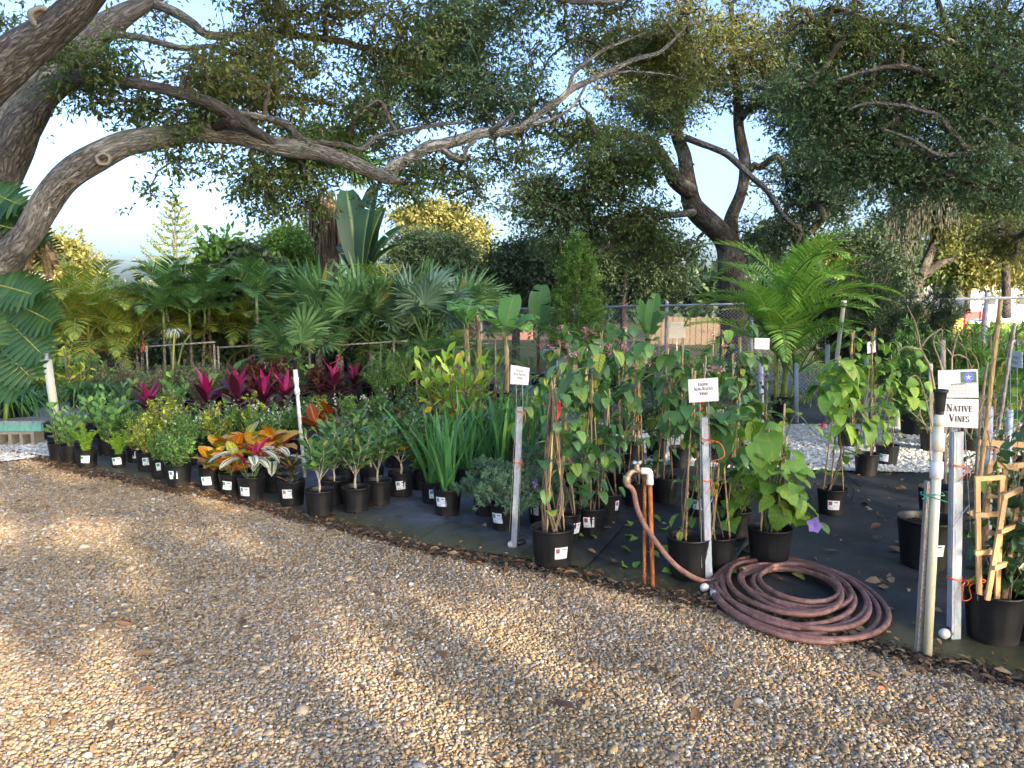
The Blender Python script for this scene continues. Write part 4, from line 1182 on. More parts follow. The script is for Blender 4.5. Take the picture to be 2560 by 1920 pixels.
def potted(kind, v, px, py, sz, name, label, cat='potted plant', group=None, rot=None, scale=1.0, sticker='label_green', side=0.0, z=0.0, pos=None, pot=True, tilt=0.0):
    """a nursery pot with its plant; px, py = photo pixel where the middle of the pot stands on the ground"""
    loc = np.array(pos, float) if pos is not None else G(px, py, z)
    D, Hh = POT[sz]
    k = len(PLANTS)
    r0 = rot if rot is not None else (k * 1.7) % 6.28
    t = thing(name, label, cat, loc, 0.0, group)
    t.rotation_euler = (tilt, 0, 0)
    if pot:
        pm, sm, lab = pot_mesh(sz)
        face = math.atan2(-loc[0], loc[1])                    # turn so that local -y looks at the viewer
        p = obj('pot', pm, t, Matrix.Rotation(face + side, 4, 'Z'))
        if sticker: obj('plant_label', lab[sticker], p, Matrix.Translation((0, 0, random.uniform(-.018, .022))) @ Matrix.Rotation(random.uniform(-.09, .09), 4, 'Y'))
        obj('soil', sm, t)
    if loc[1] > 6.3 and kind in ('duranta', 'white', 'small', 'heather', 'copper', 'clusia', 'croton', 'croton_red', 'cordyline', 'wispy', 'lily') and k > 12: scale *= 1.25
    base = Matrix.Translation((0, 0, Hh * .85 if pot else 0)) @ Matrix.Rotation(r0, 4, 'Z') @ Matrix.Scale(scale, 4)
    for (n, me, m) in spec(kind, v, loc[1] > FAR and kind in FARK): 
        o = obj(n, me, t, base @ m)
        if n in ('foliage', 'leaves', 'blossoms', 'stems', 'stalks', 'canes'): o['kind'] = 'stuff'
    PLANTS.append(t)
    return t
# ---------------------------------------------------------------- the ground
def sheet(name, pts, z, mat, sub=None):
    V = [(x, y, z) for x, y in pts]
    me = bpy.data.meshes.new(name); me.from_pydata(V, [], [list(range(len(V)))]); me.materials.append(mat); me.update()
    return structure(obj(name, me))
tag(sheet('ground', [(-500, -60), (500, -60), (500, 1200), (-500, 1200)], -.012, M['ground']), 'open lawn and bare dirt stretching off beyond the nursery')

def edge_y(x):                                       # line where the black cloth meets the gravel
    return (3.80 - .545 * x) / .838 + .05 * math.sin(x * 2.1) + .03 * math.sin(x * 5.3 + 1)
xs = np.linspace(-9, 6.5, 80)
tag(sheet('gravel_bed', [(-9, -6), (6.5, -6)] + [(x, edge_y(x) + .12) for x in xs[::-1]], 0.0, M['grit']), 'bed of fine grit under the loose river pebbles')

# woven cloth: one gently wrinkled sheet, and a second strip lapped over it along a straight seam
def cloth(name, inside, z, label, x0=-7.5, x1=9, y0=2, y1=17, stp=.12):
    nx, ny = int((x1 - x0) / stp) + 1, int((y1 - y0) / stp) + 1
    X, Y = np.meshgrid(np.linspace(x0, x1, nx), np.linspace(y0, y1, ny))
    ey = np.vectorize(edge_y)(X)
    Yc = ey + (Y - y0) * (y1 - ey) / (y1 - y0)          # rows follow the edge
    Z = z + .006 * np.sin(X * 3.1 + Yc * 2) + .004 * np.sin(X * 7.7 - Yc * 5.1) + .003 * np.sin(Yc * 13 + X * 2) + .006
    V = np.stack([X, Yc, Z], -1).reshape(-1, 3)
    i, j = np.meshgrid(np.arange(ny - 1), np.arange(nx - 1), indexing='ij')
    q = np.stack([i * nx + j, i * nx + j + 1, (i + 1) * nx + j + 1, (i + 1) * nx + j], -1).reshape(-1, 4)
    keep = inside(V[q].mean(1))
    return tag(structure(obj(name, mesh_np(name, V, [q[keep]], mats=[M['cloth']]))), label)
cloth('ground_cloth', lambda c: c[:, 0] > -9, .004, 'black woven weed cloth under the potted plants')
p0, p1 = G(1060, 1352), G(1215, 1262)
sv = MB()
d = (p1 - p0) / np.linalg.norm(p1 - p0); nn = np.array([-d[1], d[0], 0])
L2 = 2.2; rows = []
for i in range(25):
    for j in range(7):
        q = p0 + d * (L2 * i / 24 - .12) - nn * (1.15 * j / 6)
        rows.append((q[0], q[1], .0215 + .004 * math.sin(q[0] * 3.1 + q[1] * 2) + (-.004 if j == 6 else 0)))
ii, jj = np.meshgrid(np.arange(24), np.arange(6), indexing='ij')
sv.add(np.array(rows), np.stack([ii * 7 + jj, ii * 7 + jj + 1, (ii + 1) * 7 + jj + 1, (ii + 1) * 7 + jj], -1).reshape(-1, 4))
tag(structure(sv.build('ground_cloth_strip', M['cloth'])), 'strip of black weed cloth lapped over the rest along a straight seam')

# white shell path crossing between the blocks of plants
shell_poly = [(1.25, 7.35), (2.2, 7.15), (4.2, 6.95), (7, 7.2), (9, 7.5), (9, 9.9), (5, 9.75), (2.6, 9.65), (0, 9.9), (-2, 10.1), (-2.2, 9.5), (0.4, 9.2), (1.3, 8.6)]
tag(sheet('shell_path', shell_poly, .019, M['shell']), 'white crushed shell path between the blocks of plants')
shell_poly2 = [(-9, 7.4), (-5.0, 7.45), (-4.65, 7.75), (-5.2, 8.6), (-9, 9.0)]
tag(sheet('shell_patch', shell_poly2, .019, M['shell']), 'patch of white crushed shell in front of the concrete block')

def in_poly(x, y, poly):
    c = np.zeros(len(x), bool); n = len(poly)
    for i in range(n):
        (x0, y0), (x1, y1) = poly[i], poly[(i + 1) % n]
        with np.errstate(divide='ignore', invalid='ignore'):
            c ^= ((y0 > y) != (y1 > y)) & (x < (x1 - x0) * (y - y0) / (y1 - y0 + 1e-12) + x0)
    return c
def pebbles(name, label, xy, z, size, flat, mat, seed, sub=2):
    """loose stones: one object; every stone is an ellipsoid set on its own point"""
    rg = rg_(seed); n = len(xy)
    me = bpy.data.meshes.new(name)
    me.vertices.add(n)
    me.vertices.foreach_set('co', np.column_stack([xy, z]).astype(np.float32).ravel())
    s = np.stack([size * rg.uniform(.8, 1.35, n), size * rg.uniform(.65, 1.0, n), size * flat * rg.uniform(.7, 1.3, n)], -1)
    r = np.stack([rg.normal(0, .3, n), rg.normal(0, .3, n), rg.uniform(0, 6.28, n)], -1)
    for nm, dat in (('size', s), ('turn', r)):
        a = me.attributes.new(nm, 'FLOAT_VECTOR', 'POINT'); a.data.foreach_set('vector', dat.astype(np.float32).ravel())
    o = obj(name, me); me.materials.append(mat)
    ng = bpy.data.node_groups.new(name, 'GeometryNodeTree')
    ng.interface.new_socket('Geometry', in_out='INPUT', socket_type='NodeSocketGeometry')
    ng.interface.new_socket('Geometry', in_out='OUTPUT', socket_type='NodeSocketGeometry')
    N = ng.nodes.new; Lk = ng.links.new
    gi, go = N('NodeGroupInput'), N('NodeGroupOutput')
    ico = N('GeometryNodeMeshIcoSphere'); ico.inputs['Radius'].default_value = .5; ico.inputs['Subdivisions'].default_value = sub
    sm = N('GeometryNodeSetMaterial'); sm.inputs['Material'].default_value = mat
    ss = N('GeometryNodeSetShadeSmooth')
    Lk(ico.outputs['Mesh'], ss.inputs[0]); Lk(ss.outputs[0], sm.inputs['Geometry'])
    iop = N('GeometryNodeInstanceOnPoints')
    Lk(gi.outputs[0], iop.inputs['Points']); Lk(sm.outputs[0], iop.inputs['Instance'])
    for nm, sk in (('size', 'Scale'), ('turn', None)):
        a = N('GeometryNodeInputNamedAttribute'); a.data_type = 'FLOAT_VECTOR'; a.inputs['Name'].default_value = nm
        if sk: Lk(a.outputs[0], iop.inputs[sk])
        else:
            e = N('FunctionNodeEulerToRotation'); Lk(a.outputs[0], e.inputs[0]); Lk(e.outputs[0], iop.inputs['Rotation'])
    Lk(iop.outputs[0], go.inputs[0])
    md = o.modifiers.new('stones', 'NODES'); md.node_group = ng
    return tag(stuff(o), label, 'gravel')
def jitter(x0, x1, y0, y1, stp, seed):
    rg = rg_(seed)
    X, Y = np.meshgrid(np.arange(x0, x1, stp), np.arange(y0, y1, stp))
    xy = np.stack([X.ravel(), Y.ravel()], -1)
    return xy + rg.uniform(-.62, .62, xy.shape) * stp
def view_ok(xy, m=.25):
    return (np.abs(xy[:, 0]) < xy[:, 1] * .68 + m) & (xy[:, 1] > 2.0)
ev = np.vectorize(edge_y)
rg = rg_(11)
xy = np.vstack([jitter(-3.2, 3.4, 2.1, 4.3, .0112, 1), jitter(-5.2, 1.2, 4.3, 6.4, .0142, 2), jitter(-6.6, -1.5, 6.4, 9.0, .021, 3)])
xy = xy[view_ok(xy)]
ragged = .07 * np.sin(xy[:, 0] * 4.7) + .05 * np.sin(xy[:, 0] * 11.3 + 1) + np.abs(rg.normal(size=len(xy))) * .05
xy = xy[xy[:, 1] < ev(xy[:, 0]) + .05 - ragged]
xy = xy[~in_poly(xy[:, 0], xy[:, 1], shell_poly2)]
n = len(xy)
far = np.clip((xy[:, 1] - 4) / 3, 0, 1)
size = np.exp(rg.normal(0, .30, n)) * .0138 * (1 + .25 * far)
big = rg.random(n) < .006
size[big] *= rg.uniform(1.5, 2.3, big.sum())
pebbles('pebble_gravel', 'loose tan and grey river pebbles covering the foreground', xy, rg.uniform(-.001, .007, n), size, .55, M['pebble'], 12)
xy = jitter(-2.2, 7.2, 6.8, 10.2, .030, 4); xy = xy[in_poly(xy[:, 0], xy[:, 1], shell_poly)]
pebbles('shell_gravel', 'white crushed shell lying on the path between plants', xy, np.full(len(xy), .022), .034 * np.exp(rg.normal(0, .3, len(xy))), .35, M['shell'], 13, 1)
xy = jitter(-7.4, -4.2, 7.1, 9.0, .028, 5); xy = xy[in_poly(xy[:, 0], xy[:, 1], shell_poly2)]
pebbles('shell_chips', 'white shell chips in front of the concrete block', xy, np.full(len(xy), .022), .034 * np.exp(rg.normal(0, .3, len(xy))), .35, M['shell'], 14, 1)

# leaf mould along the edge of the cloth, fallen leaves on cloth and pebbles
rg = rg_(15); mb = MB()
def litter(n, xy, L, W, mi, zlo, zhi, curl=.35):
    s = np.exp(rg.normal(0, .35, n))
    a = rg.uniform(0, 6.28, n); d = np.stack([np.cos(a), np.sin(a), rg.normal(0, .12, n)], -1)
    nn = np.stack([rg.normal(0, .35, n), rg.normal(0, .35, n), np.ones(n)], -1)
    mb.scatter(leaf(L, W, 'lance', .3, curl, 3), frames(d, nn, s, s, s), np.column_stack([xy, rg.uniform(zlo, zhi, n)]), rg.random(n), mi)
x = rg.uniform(-6, 2.6, 2600); y = ev(x) + rg.normal(.02, .08, 2600); litter(2600, np.stack([x, y], -1), .038, .014, 0, .015, .03)
xy = np.stack([rg.uniform(-4, 3, 1500), rg.uniform(2.2, 8, 1500)], -1); xy = xy[(xy[:, 1] < ev(xy[:, 0])) & view_ok(xy)]; litter(len(xy), xy, .045, .016, 0, .018, .024)
xy = np.stack([rg.uniform(-5, 4.5, 1500), rg.uniform(3, 9, 1500)], -1); xy = xy[(xy[:, 1] > ev(xy[:, 0]) + .05)]; litter(len(xy), xy, .036, .015, 0, .026, .032)
xy = np.stack([rg.uniform(-5, 4.5, 330), rg.uniform(3, 9, 330)], -1); xy = xy[(xy[:, 1] > ev(xy[:, 0]) + .05)]; litter(len(xy), xy, .07, .045, 0, .026, .034)
xy = np.stack([rg.uniform(-.2, 1.8, 46), rg.uniform(3.7, 5.6, 46)], -1); xy = xy[(xy[:, 1] > ev(xy[:, 0]) + .05)]; litter(len(xy), xy, .085, .06, 1, .028, .036, .6)
tag(stuff(mb.build('leaf_litter', [M['litter'], M['vine_lime']])), 'fallen brown and green leaves scattered on cloth and pebbles', 'leaf litter')
rg = rg_(16)
x = rg.uniform(-6.2, 2.6, 9000); xy = np.stack([x, ev(x) + rg.normal(.015, .045, 9000)], -1)
pebbles('leaf_mould', 'dark crumbs of leaf mould along the edge of the cloth', xy, rg.uniform(.008, .02, 9000), .016 * np.exp(rg.normal(0, .4, 9000)), .5, M['mulch'], 17, 1)
# rough grass under and behind the fence
rg = rg_(18); mb = MB()
n = 26000
xy = np.stack([rg.uniform(-9, 16, n), 11.2 + 10 * rg.random(n) ** 1.3], -1)
xy = xy[(np.sin(xy[:, 0] * 1.7 + xy[:, 1]) + rg.normal(size=n) * .7) > -.6]
n = len(xy); d = np.stack([rg.normal(0, .45, n), rg.normal(0, .45, n), np.ones(n)], -1); s = np.exp(rg.normal(0, .4, n))
mb.scatter(diamond(.09, .012), frames(d, rdir(rg, n), s, s, s), np.column_stack([xy, np.full(n, -.012)]), rg.random(n))
tag(stuff(mb.build('grass', M['grass_leaf'])), 'short rough grass along the chain-link fence', 'grass')
# ---------------------------------------------------------------- trees
def limb_pts(rows):
    """rows (px, py, thickness px, Y) -> columns x, y, z, radius"""
    out = []
    for px, py, th, Y in rows:
        p = P(px, py, Y); out.append((*p, th / 2 * Y / FPX))
    return np.array(out)
def limb(tree, name, rows, mat, sides=18, step=.09, lump=.05, seed=0, skel=None):
    q = spline(limb_pts(rows), step=step); q[:, 3] *= THICK.get(tree.name, .85)
    mb = MB(); tube(mb, q[:, :3], np.maximum(q[:, 3], .004), sides, lump=lump, seed=seed)
    loc = np.array(tree.location)
    o = mb.build(name, M[mat], tree, mtx=Matrix.Translation(-Vector(loc)))
    if skel is not None: skel.append(q)
    return o
def hashn(p, f, seed):
    rg = rg_(seed); v = np.zeros(len(p))
    for k in range(6):
        d = rg.normal(size=3); v += np.sin(p @ d * f + rg.uniform(0, 6.28))
    return v / 6
def crown(tree, skel, blobs, rg, leafL, leafW, per, mats, twig='twig', depthf=.75, spread=.30, noise=1.2, thr=-.12, flat=.7, reach=9e9, bw=1.0, prong=(6, 10)):
    """leaf sprays inside the given volumes, each joined back to the limbs by branches that thicken towards the wood"""
    C, Mi = [], []
    for (cx, cy, rx, ry, Y, n, *mi) in blobs:
        c = P(cx, cy, Y); ax = np.array([rx * Y / FPX, 0, 0]); rz = ry * Y / FPX; ry_ = min(max(ax[0], rz), 3.2) * depthf
        k = 0; tries = 0
        while k < n and tries < 40:
            u = nrm(rg.normal(size=(n, 3))) * rg.random((n, 1)) ** (1 / 2.2)
            p = c + u * [ax[0], ry_, rz]
            p = p[hashn(p, noise, 5) > thr - .05 * max(0, tries - 5)][:n - k]
            C.append(p); Mi += [mi[0] if mi else 0] * len(p); k += len(p); tries += 1
    C = np.vstack(C); Mi = np.array(Mi)
    S = np.vstack([s[:, :3] for s in skel]); Rr = np.concatenate([s[:, 3] for s in skel])
    D = np.full(len(C), np.inf)
    for a in range(0, len(S), 400):
        D = np.minimum(D, np.min(np.linalg.norm(C[:, None] - S[None, a:a + 400], axis=2), axis=1))
    order = np.argsort(D)
    nodes = list(S); par = [-1] * len(S)
    NP = np.zeros((len(S) + len(C), 3)); NP[:len(S)] = S; m = len(S)
    parent = np.full(len(C), -1); cnt = np.ones(len(C))
    idx_of = {}
    for o in order:
        w = np.linalg.norm(NP[:m] - C[o], axis=1)
        w[:len(S)] *= .85
        j = int(np.argmin(w)); parent[o] = j; NP[m] = C[o]; idx_of[m] = o; m += 1
    for o in order[::-1]:
        j = parent[o]
        if j >= len(S): cnt[idx_of[j]] += cnt[o]
    wood, leaves = MB(), MB()
    for o in order:
        j = parent[o]; a = NP[j]; b = C[o]
        r1 = .0042 * math.sqrt(cnt[o]) * bw
        r0 = min(r1 * 1.25, Rr[j] * .9) if j < len(S) else min(.0042 * math.sqrt(cnt[idx_of[j]]) * bw, r1 * 1.5)
        L = np.linalg.norm(b - a)
        mid1 = a * .66 + b * .34 + rg.normal(size=3) * L * .10 + [0, 0, .06 * L]; mid2 = a * .33 + b * .67 + rg.normal(size=3) * L * .08 + [0, 0, .05 * L]
        tube(wood, [a, mid1, mid2, b], [r0, r0 * .8 + r1 * .2, r0 * .4 + r1 * .6, r1], 5 if r0 > .012 else 4 if r0 > .007 else 3, cap=False)
    # sprays
    n = len(C); k = rg.integers(prong[0], prong[1], n); tot = k.sum()
    cid = np.repeat(np.arange(n), k)
    d = rdir(rg, tot); d[:, 2] = d[:, 2] * flat - .12; d = nrm(d)
    ln = spread * rg.uniform(.5, 1.25, tot)
    e = C[cid] + d * ln[:, None]
    for i in range(tot):                                          # twigs
        if i % 2 == 0: tube(wood, [C[cid[i]], e[i]], [.0032 * bw, .0014 * bw], 3, cap=False)
    m = max(1, per); t = rg.uniform(.15, 1.08, (tot, m))
    q = C[cid][:, None] + d[:, None] * (ln[:, None] * t)[..., None] + rg.normal(size=(tot, m, 3)) * leafL * .45
    q = q.reshape(-1, 3); dd = nrm(np.repeat(d, m, 0) * .8 + rdir(rg, len(q)) + [0, 0, -.15]); nn = rdir(rg, len(q), .8)
    s = rg.uniform(.65, 1.25, len(q)); mi = np.repeat(Mi[cid], m)
    pr = diamond(leafL, leafW, .15, .12)
    rv = np.clip(rg.random(len(q)) * .8 + .2 * rg.random(n)[np.repeat(cid, m)], 0, 1)
    for z in np.unique(mi):
        f = mi == z
        leaves.scatter(pr, frames(dd[f], nn[f], s[f], s[f], s[f]), q[f], rv[f], int(z))
    T = Matrix.Translation(-tree.location)
    stuff(wood.build('branches', M[twig], tree, mtx=T))
    stuff(leaves.build('crown', [M[x] for x in mats], tree, mtx=T))

def scar(limbo, tree, px, py, Y, R0, rim, hole=True):
    c = P(px, py, Y); d = nrm(np.array([0, 0, CAMH]) - c) + np.array([0, 0, -.0]); R = rot_to(d)
    mb = MB()
    prof = [(R0 * .02, -.02 if hole else .006), (R0 * .55, .0 if hole else .012), (R0 * .62, .022), (R0 * .8, .032), (R0, .02), (R0 * 1.12, -.03)]
    def mod(r, a, z): return r * (1 + .08 * np.sin(a * 2 + 1) + .05 * np.sin(a * 5))
    lathe(mb, prof[:3], 26, c, R, 0, mod=mod); lathe(mb, prof[2:], 26, c, R, 1, mod=mod)
    mb.build('pruning_scar', [M['scar'], M['scar_lip']], limbo, mtx=Matrix.Identity(4))

THICK = {'live_oak': .66, 'live_oak.001': .82}
rg = rg_(21)
oak = thing('live_oak', 'old live oak whose long arching limb reaches over the potted plants', 'tree', P(-130, 1020, 6.2) * [1, 1, 0])
sk = []
A = 5.9
l1 = limb(oak, 'limb', [(-90, 760, 130, 6.1), (-20, 690, 118, 6.05), (23, 638, 108, 6.0), (78, 575, 102, A), (128, 486, 104, A), (175, 435, 102, A), (241, 393, 98, A), (311, 361, 92, 5.95), (389, 346, 84, 6.0), (486, 330, 78, 6.1), (583, 338, 70, 6.2), (680, 362, 68, 6.3), (778, 377, 65, 6.4), (860, 400, 60, 6.5), (908, 420, 55, 6.55), (950, 437, 50, 6.6), (978, 448, 46, 6.6), (985, 459, 40, 6.6)], 'bark_pale', 22, .06, .07, 3, sk)
limb(oak, 'limb', [(962, 440, 44, 6.6), (985, 418, 48, 6.65), (1017, 400, 45, 6.7), (1068, 369, 44, 6.8), (1122, 358, 44, 6.95), (1200, 334, 38, 7.1), (1258, 330, 32, 7.3), (1309, 316, 32, 7.4), (1336, 293, 27, 7.5), (1394, 252, 26, 7.6), (1433, 222, 22, 7.7), (1491, 194, 20, 7.9), (1589, 148, 17, 8.2), (1647, 132, 14, 8.4), (1698, 85, 10, 8.6), (1735, 40, 6, 8.8)], 'bark_pale', 16, .06, .07, 4, sk)
limb(oak, 'limb', [(-140, 1150, 170, 6.35), (-115, 900, 165, 6.3), (-75, 680, 160, 6.25), (-25, 520, 152, 6.2), (22, 380, 140, 6.2), (78, 282, 112, 6.15), (136, 224, 80, 6.1), (194, 199, 60, 6.0), (292, 202, 44, 5.9), (369, 214, 40, 5.85), (447, 233, 40, 5.85), (525, 257, 42, 5.9), (583, 288, 40, 6.0), (641, 327, 34, 6.15), (690, 360, 28, 6.28)], 'bark', 20, .08, .07, 5, sk)
l2 = limb(oak, 'limb', [(-190, 320, 190, 5.0), (-90, 250, 175, 4.9), (0, 178, 155, 4.8), (58, 128, 148, 4.75), (124, 78, 132, 4.7), (175, 36, 120, 4.65), (225, -20, 104, 4.6), (300, -110, 90, 4.5)], 'bark', 22, .07, .08, 6, sk)
limb(oak, 'limb', [(-40, 420, 190, 6.45), (20, 320, 195, 6.5), (70, 240, 185, 6.5), (136, 170, 150, 6.55), (200, 125, 112, 6.6), (253, 72, 92, 6.7), (311, 34, 74, 6.8), (375, 2, 54, 6.9), (450, -50, 44, 7.0)], 'bark_pale', 20, .08, .08, 7, sk)
limb(oak, 'limb', [(365, 2, 34, 6.9), (428, 26, 35, 6.9), (486, 62, 34, 6.9), (517, 87, 30, 6.9), (603, 90, 28, 7.0), (700, 86, 26, 7.1), (778, 93, 25, 7.2), (860, 104, 24, 7.3), (908, 120, 24, 7.4), (986, 132, 23, 7.5), (1044, 148, 20, 7.6), (1083, 158, 16, 7.7), (1138, 187, 14, 7.8), (1180, 187, 8, 7.9)], 'bark', 14, .07, .07, 8, sk)
limb(oak, 'limb', [(225, 110, 44, 6.65), (272, 88, 28, 6.6), (350, 93, 24, 6.6), (408, 109, 22, 6.6), (467, 122, 20, 6.65), (525, 115, 17, 6.7), (583, 130, 16, 6.8), (640, 150, 10, 6.9), (690, 175, 7, 7.0)], 'bark', 12, .07, .07, 9, sk)
limb(oak, 'limb', [(570, 280, 28, 6.0), (622, 288, 27, 6.1), (680, 299, 26, 6.2), (719, 313, 25, 6.3), (754, 347, 24, 6.35), (800, 356, 18, 6.4), (850, 360, 17, 6.45), (905, 372, 18, 6.5), (935, 346, 18, 6.6), (978, 333, 15, 6.7), (1040, 322, 14, 6.8), (1103, 311, 13, 6.9), (1169, 306, 8, 7.1)], 'bark', 12, .06, .07, 10, sk)
limb(oak, 'limb', [(1424, 224, 20, 7.7), (1432, 187, 15, 7.7), (1456, 163, 14, 7.75), (1511, 124, 12, 7.9), (1569, 100, 9, 8.0), (1615, 82, 5, 8.1)], 'bark_pale', 10, .06, .07, 11, sk)
limb(oak, 'limb', [(1318, 314, 22, 7.4), (1386, 296, 12, 7.5), (1433, 264, 11, 7.6), (1462, 218, 9, 7.75), (1478, 190, 6, 7.9)], 'bark_pale', 9, .06, .07, 12, sk)
limb(oak, 'limb', [(1485, 197, 14, 7.9), (1569, 179, 9, 8.2), (1666, 187, 7, 8.5), (1720, 200, 4, 8.7)], 'bark_pale', 8, .06, .07, 13, sk)
limb(oak, 'limb', [(1100, 368, 30, 6.9), (1135, 392, 24, 6.85), (1160, 396, 20, 6.85), (1165, 372, 16, 6.85), (1190, 352, 12, 6.9)], 'bark_pale', 10, .05, .1, 14, sk)
limb(oak, 'limb', [(1225, 330, 28, 7.15), (1250, 312, 20, 7.1), (1282, 286, 17, 7.1)], 'bark', 10, .05, .1, 15, sk)
limb(oak, 'limb', [(540, 318, 44, 6.1), (565, 300, 40, 6.02), (592, 312, 30, 5.95)], 'bark_dark', 12, .05, .12, 16)
limb(oak, 'limb', [(225, 213, 14, 5.95), (255, 232, 12, 5.9), (290, 252, 9, 5.9), (345, 248, 7, 5.9)], 'bark_pale', 8, .05, .08, 17, sk)
limb(oak, 'limb', [(1330, -40, 20, 7.0), (1402, -2, 20, 7.2), (1491, 5, 17, 7.4), (1561, -4, 15, 7.6), (1640, -60, 12, 7.8)], 'bark', 10, .06, .07, 18, sk)
scar(l1, oak, 258, 398, 5.83, .05, .02)
scar(l2, oak, 104, 43, 4.625, .060, .02, False)
scar(l1, oak, 1013, 408, 6.655, .026, .01)
# the crown over the nursery and beyond the edge of the picture
crown(oak, sk, [(a_, b_, c_, d_, e_, int(n_ * (.55 if a_ < 1060 else .7)), m_) for a_, b_, c_, d_, e_, n_, m_ in [
    (210, 165, 170, 60, 6.0, 46, 0), (60, 30, 90, 40, 6.6, 10, 0), (20, 250, 90, 110, 6.8, 20, 0), (470, 200, 230, 50, 6.1, 60, 1), (250, 265, 140, 55, 6.2, 40, 0), (420, 290, 120, 50, 6.1, 34, 0),
    (620, 215, 230, 100, 6.8, 120, 1), (540, 35, 200, 60, 7.2, 40, 1), (820, 50, 260, 80, 7.4, 110, 1), (700, 470, 115, 66, 6.5, 76, 0), (760, 400, 130, 60, 6.7, 40, 0), (430, 395, 40, 36, 6.0, 9, 0), (500, 400, 60, 40, 6.1, 10, 0),
    (370, 480, 25, 25, 5.9, 4, 0), (870, 300, 190, 105, 7.2, 110, 0), (1000, 200, 210, 140, 7.9, 170, 0), (1220, 110, 260, 120, 8.3, 240, 2), (1180, 250, 200, 80, 7.8, 120, 2), (1000, 470, 90, 46, 6.8, 28, 0),
    (1100, 420, 90, 40, 7.0, 26, 0), (1190, 480, 28, 60, 7.2, 12, 0), (1260, 400, 80, 50, 7.5, 24, 0), (1480, 70, 230, 80, 8.6, 120, 1), (1620, 150, 150, 110, 8.8, 100, 1), (1380, 330, 160, 50, 8.2, 50, 0), (700, 130, 140, 60, 6.8, 40, 1),
    (1050, -90, 700, 120, 7.6, 60, 0)]],
    rg, .052, .021, 9, ['oak_leaf', 'oak_leaf_olive', 'oak_leaf_blue'], 'twig', .8, .25, 1.7, .02)

rg = rg_(22)
oak2 = thing('live_oak', 'forked live oak standing behind the bright green palm', 'tree', P(1832, 940, 15.5) * [1, 1, 0])
s2 = []
limb(oak2, 'trunk', [(1835, 900, 86, 15.5), (1832, 760, 82, 15.5), (1828, 660, 80, 15.5), (1816, 605, 74, 15.5), (1778, 560, 68, 15.4), (1731, 513, 60, 15.3), (1718, 447, 46, 15.3), (1711, 389, 40, 15.4), (1690, 320, 38, 15.6), (1700, 230, 30, 15.8), (1715, 120, 22, 16), (1720, 10, 14, 16)], 'bark_dark', 16, .14, .06, 3, s2)
limb(oak2, 'limb', [(1826, 615, 52, 15.5), (1828, 544, 40, 15.6), (1852, 486, 34, 15.7), (1863, 408, 34, 15.8), (1848, 330, 32, 15.9), (1844, 233, 26, 16), (1832, 117, 20, 16.1), (1828, 10, 14, 16.2)], 'bark_dark', 14, .14, .06, 4, s2)
limb(oak2, 'limb', [(1728, 480, 50, 15.2), (1686, 447, 48, 15), (1655, 389, 34, 14.8), (1618, 350, 24, 14.6), (1565, 336, 18, 14.4), (1511, 334, 16, 14.2), (1414, 342, 14, 14), (1344, 330, 9, 13.8)], 'bark_dark', 12, .14, .07, 5, s2)
limb(oak2, 'limb', [(1716, 345, 20, 15.3), (1760, 362, 19, 15.0), (1817, 386, 20, 14.8), (1875, 439, 18, 14.7), (1918, 478, 16, 14.7), (1953, 533, 15, 14.8), (1988, 568, 12, 15)], 'bark', 12, .14, .06, 6, s2)
limb(oak2, 'limb', [(1735, 530, 24, 15.2), (1700, 536, 20, 15), (1659, 540, 16, 14.8), (1608, 571, 13, 14.6), (1540, 605, 9, 14.4), (1488, 632, 6, 14.2)], 'bark', 9, .14, .07, 7, s2)
limb(oak2, 'limb', [(1650, 385, 20, 14.8), (1600, 400, 14, 14.6), (1520, 430, 10, 14.4), (1430, 480, 7, 14.2)], 'bark_dark', 9, .14, .07, 8, s2)
limb(oak2, 'limb', [(1705, 270, 22, 15.6), (1660, 220, 18, 15.2), (1590, 180, 14, 15), (1520, 150, 9, 14.8)], 'bark_dark', 9, .14, .07, 9, s2)
limb(oak2, 'limb', [(1850, 300, 22, 15.9), (1900, 240, 16, 15.6), (1980, 200, 11, 15.4), (2060, 190, 7, 15.2)], 'bark_dark', 9, .14, .07, 10, s2)
crown(oak2, s2, [(1480, 420, 190, 95, 14.5, 150, 0), (1380, 520, 110, 60, 14.5, 80, 2), (1330, 470, 70, 50, 14.3, 40, 0), (1590, 560, 110, 60, 14.6, 70, 0), (1650, 640, 120, 50, 15.5, 50, 0), (1960, 330, 200, 130, 15.5, 220, 2), (1990, 470, 170, 100, 15.2, 190, 2),
    (1760, 160, 210, 130, 16, 220, 1), (1600, 270, 160, 80, 15.2, 120, 0), (1900, 600, 120, 60, 15.5, 60, 2), (1560, 130, 150, 100, 15.5, 90, 1), (1960, 150, 130, 90, 16, 40, 1), (1450, 600, 110, 60, 15.5, 50, 0), (1780, -80, 350, 100, 16, 60, 1)],
    rg, .085, .036, 7, ['oak_leaf', 'oak_leaf_olive', 'oak_leaf_blue'], 'twig', .8, .46, .75, .0, bw=2.0)

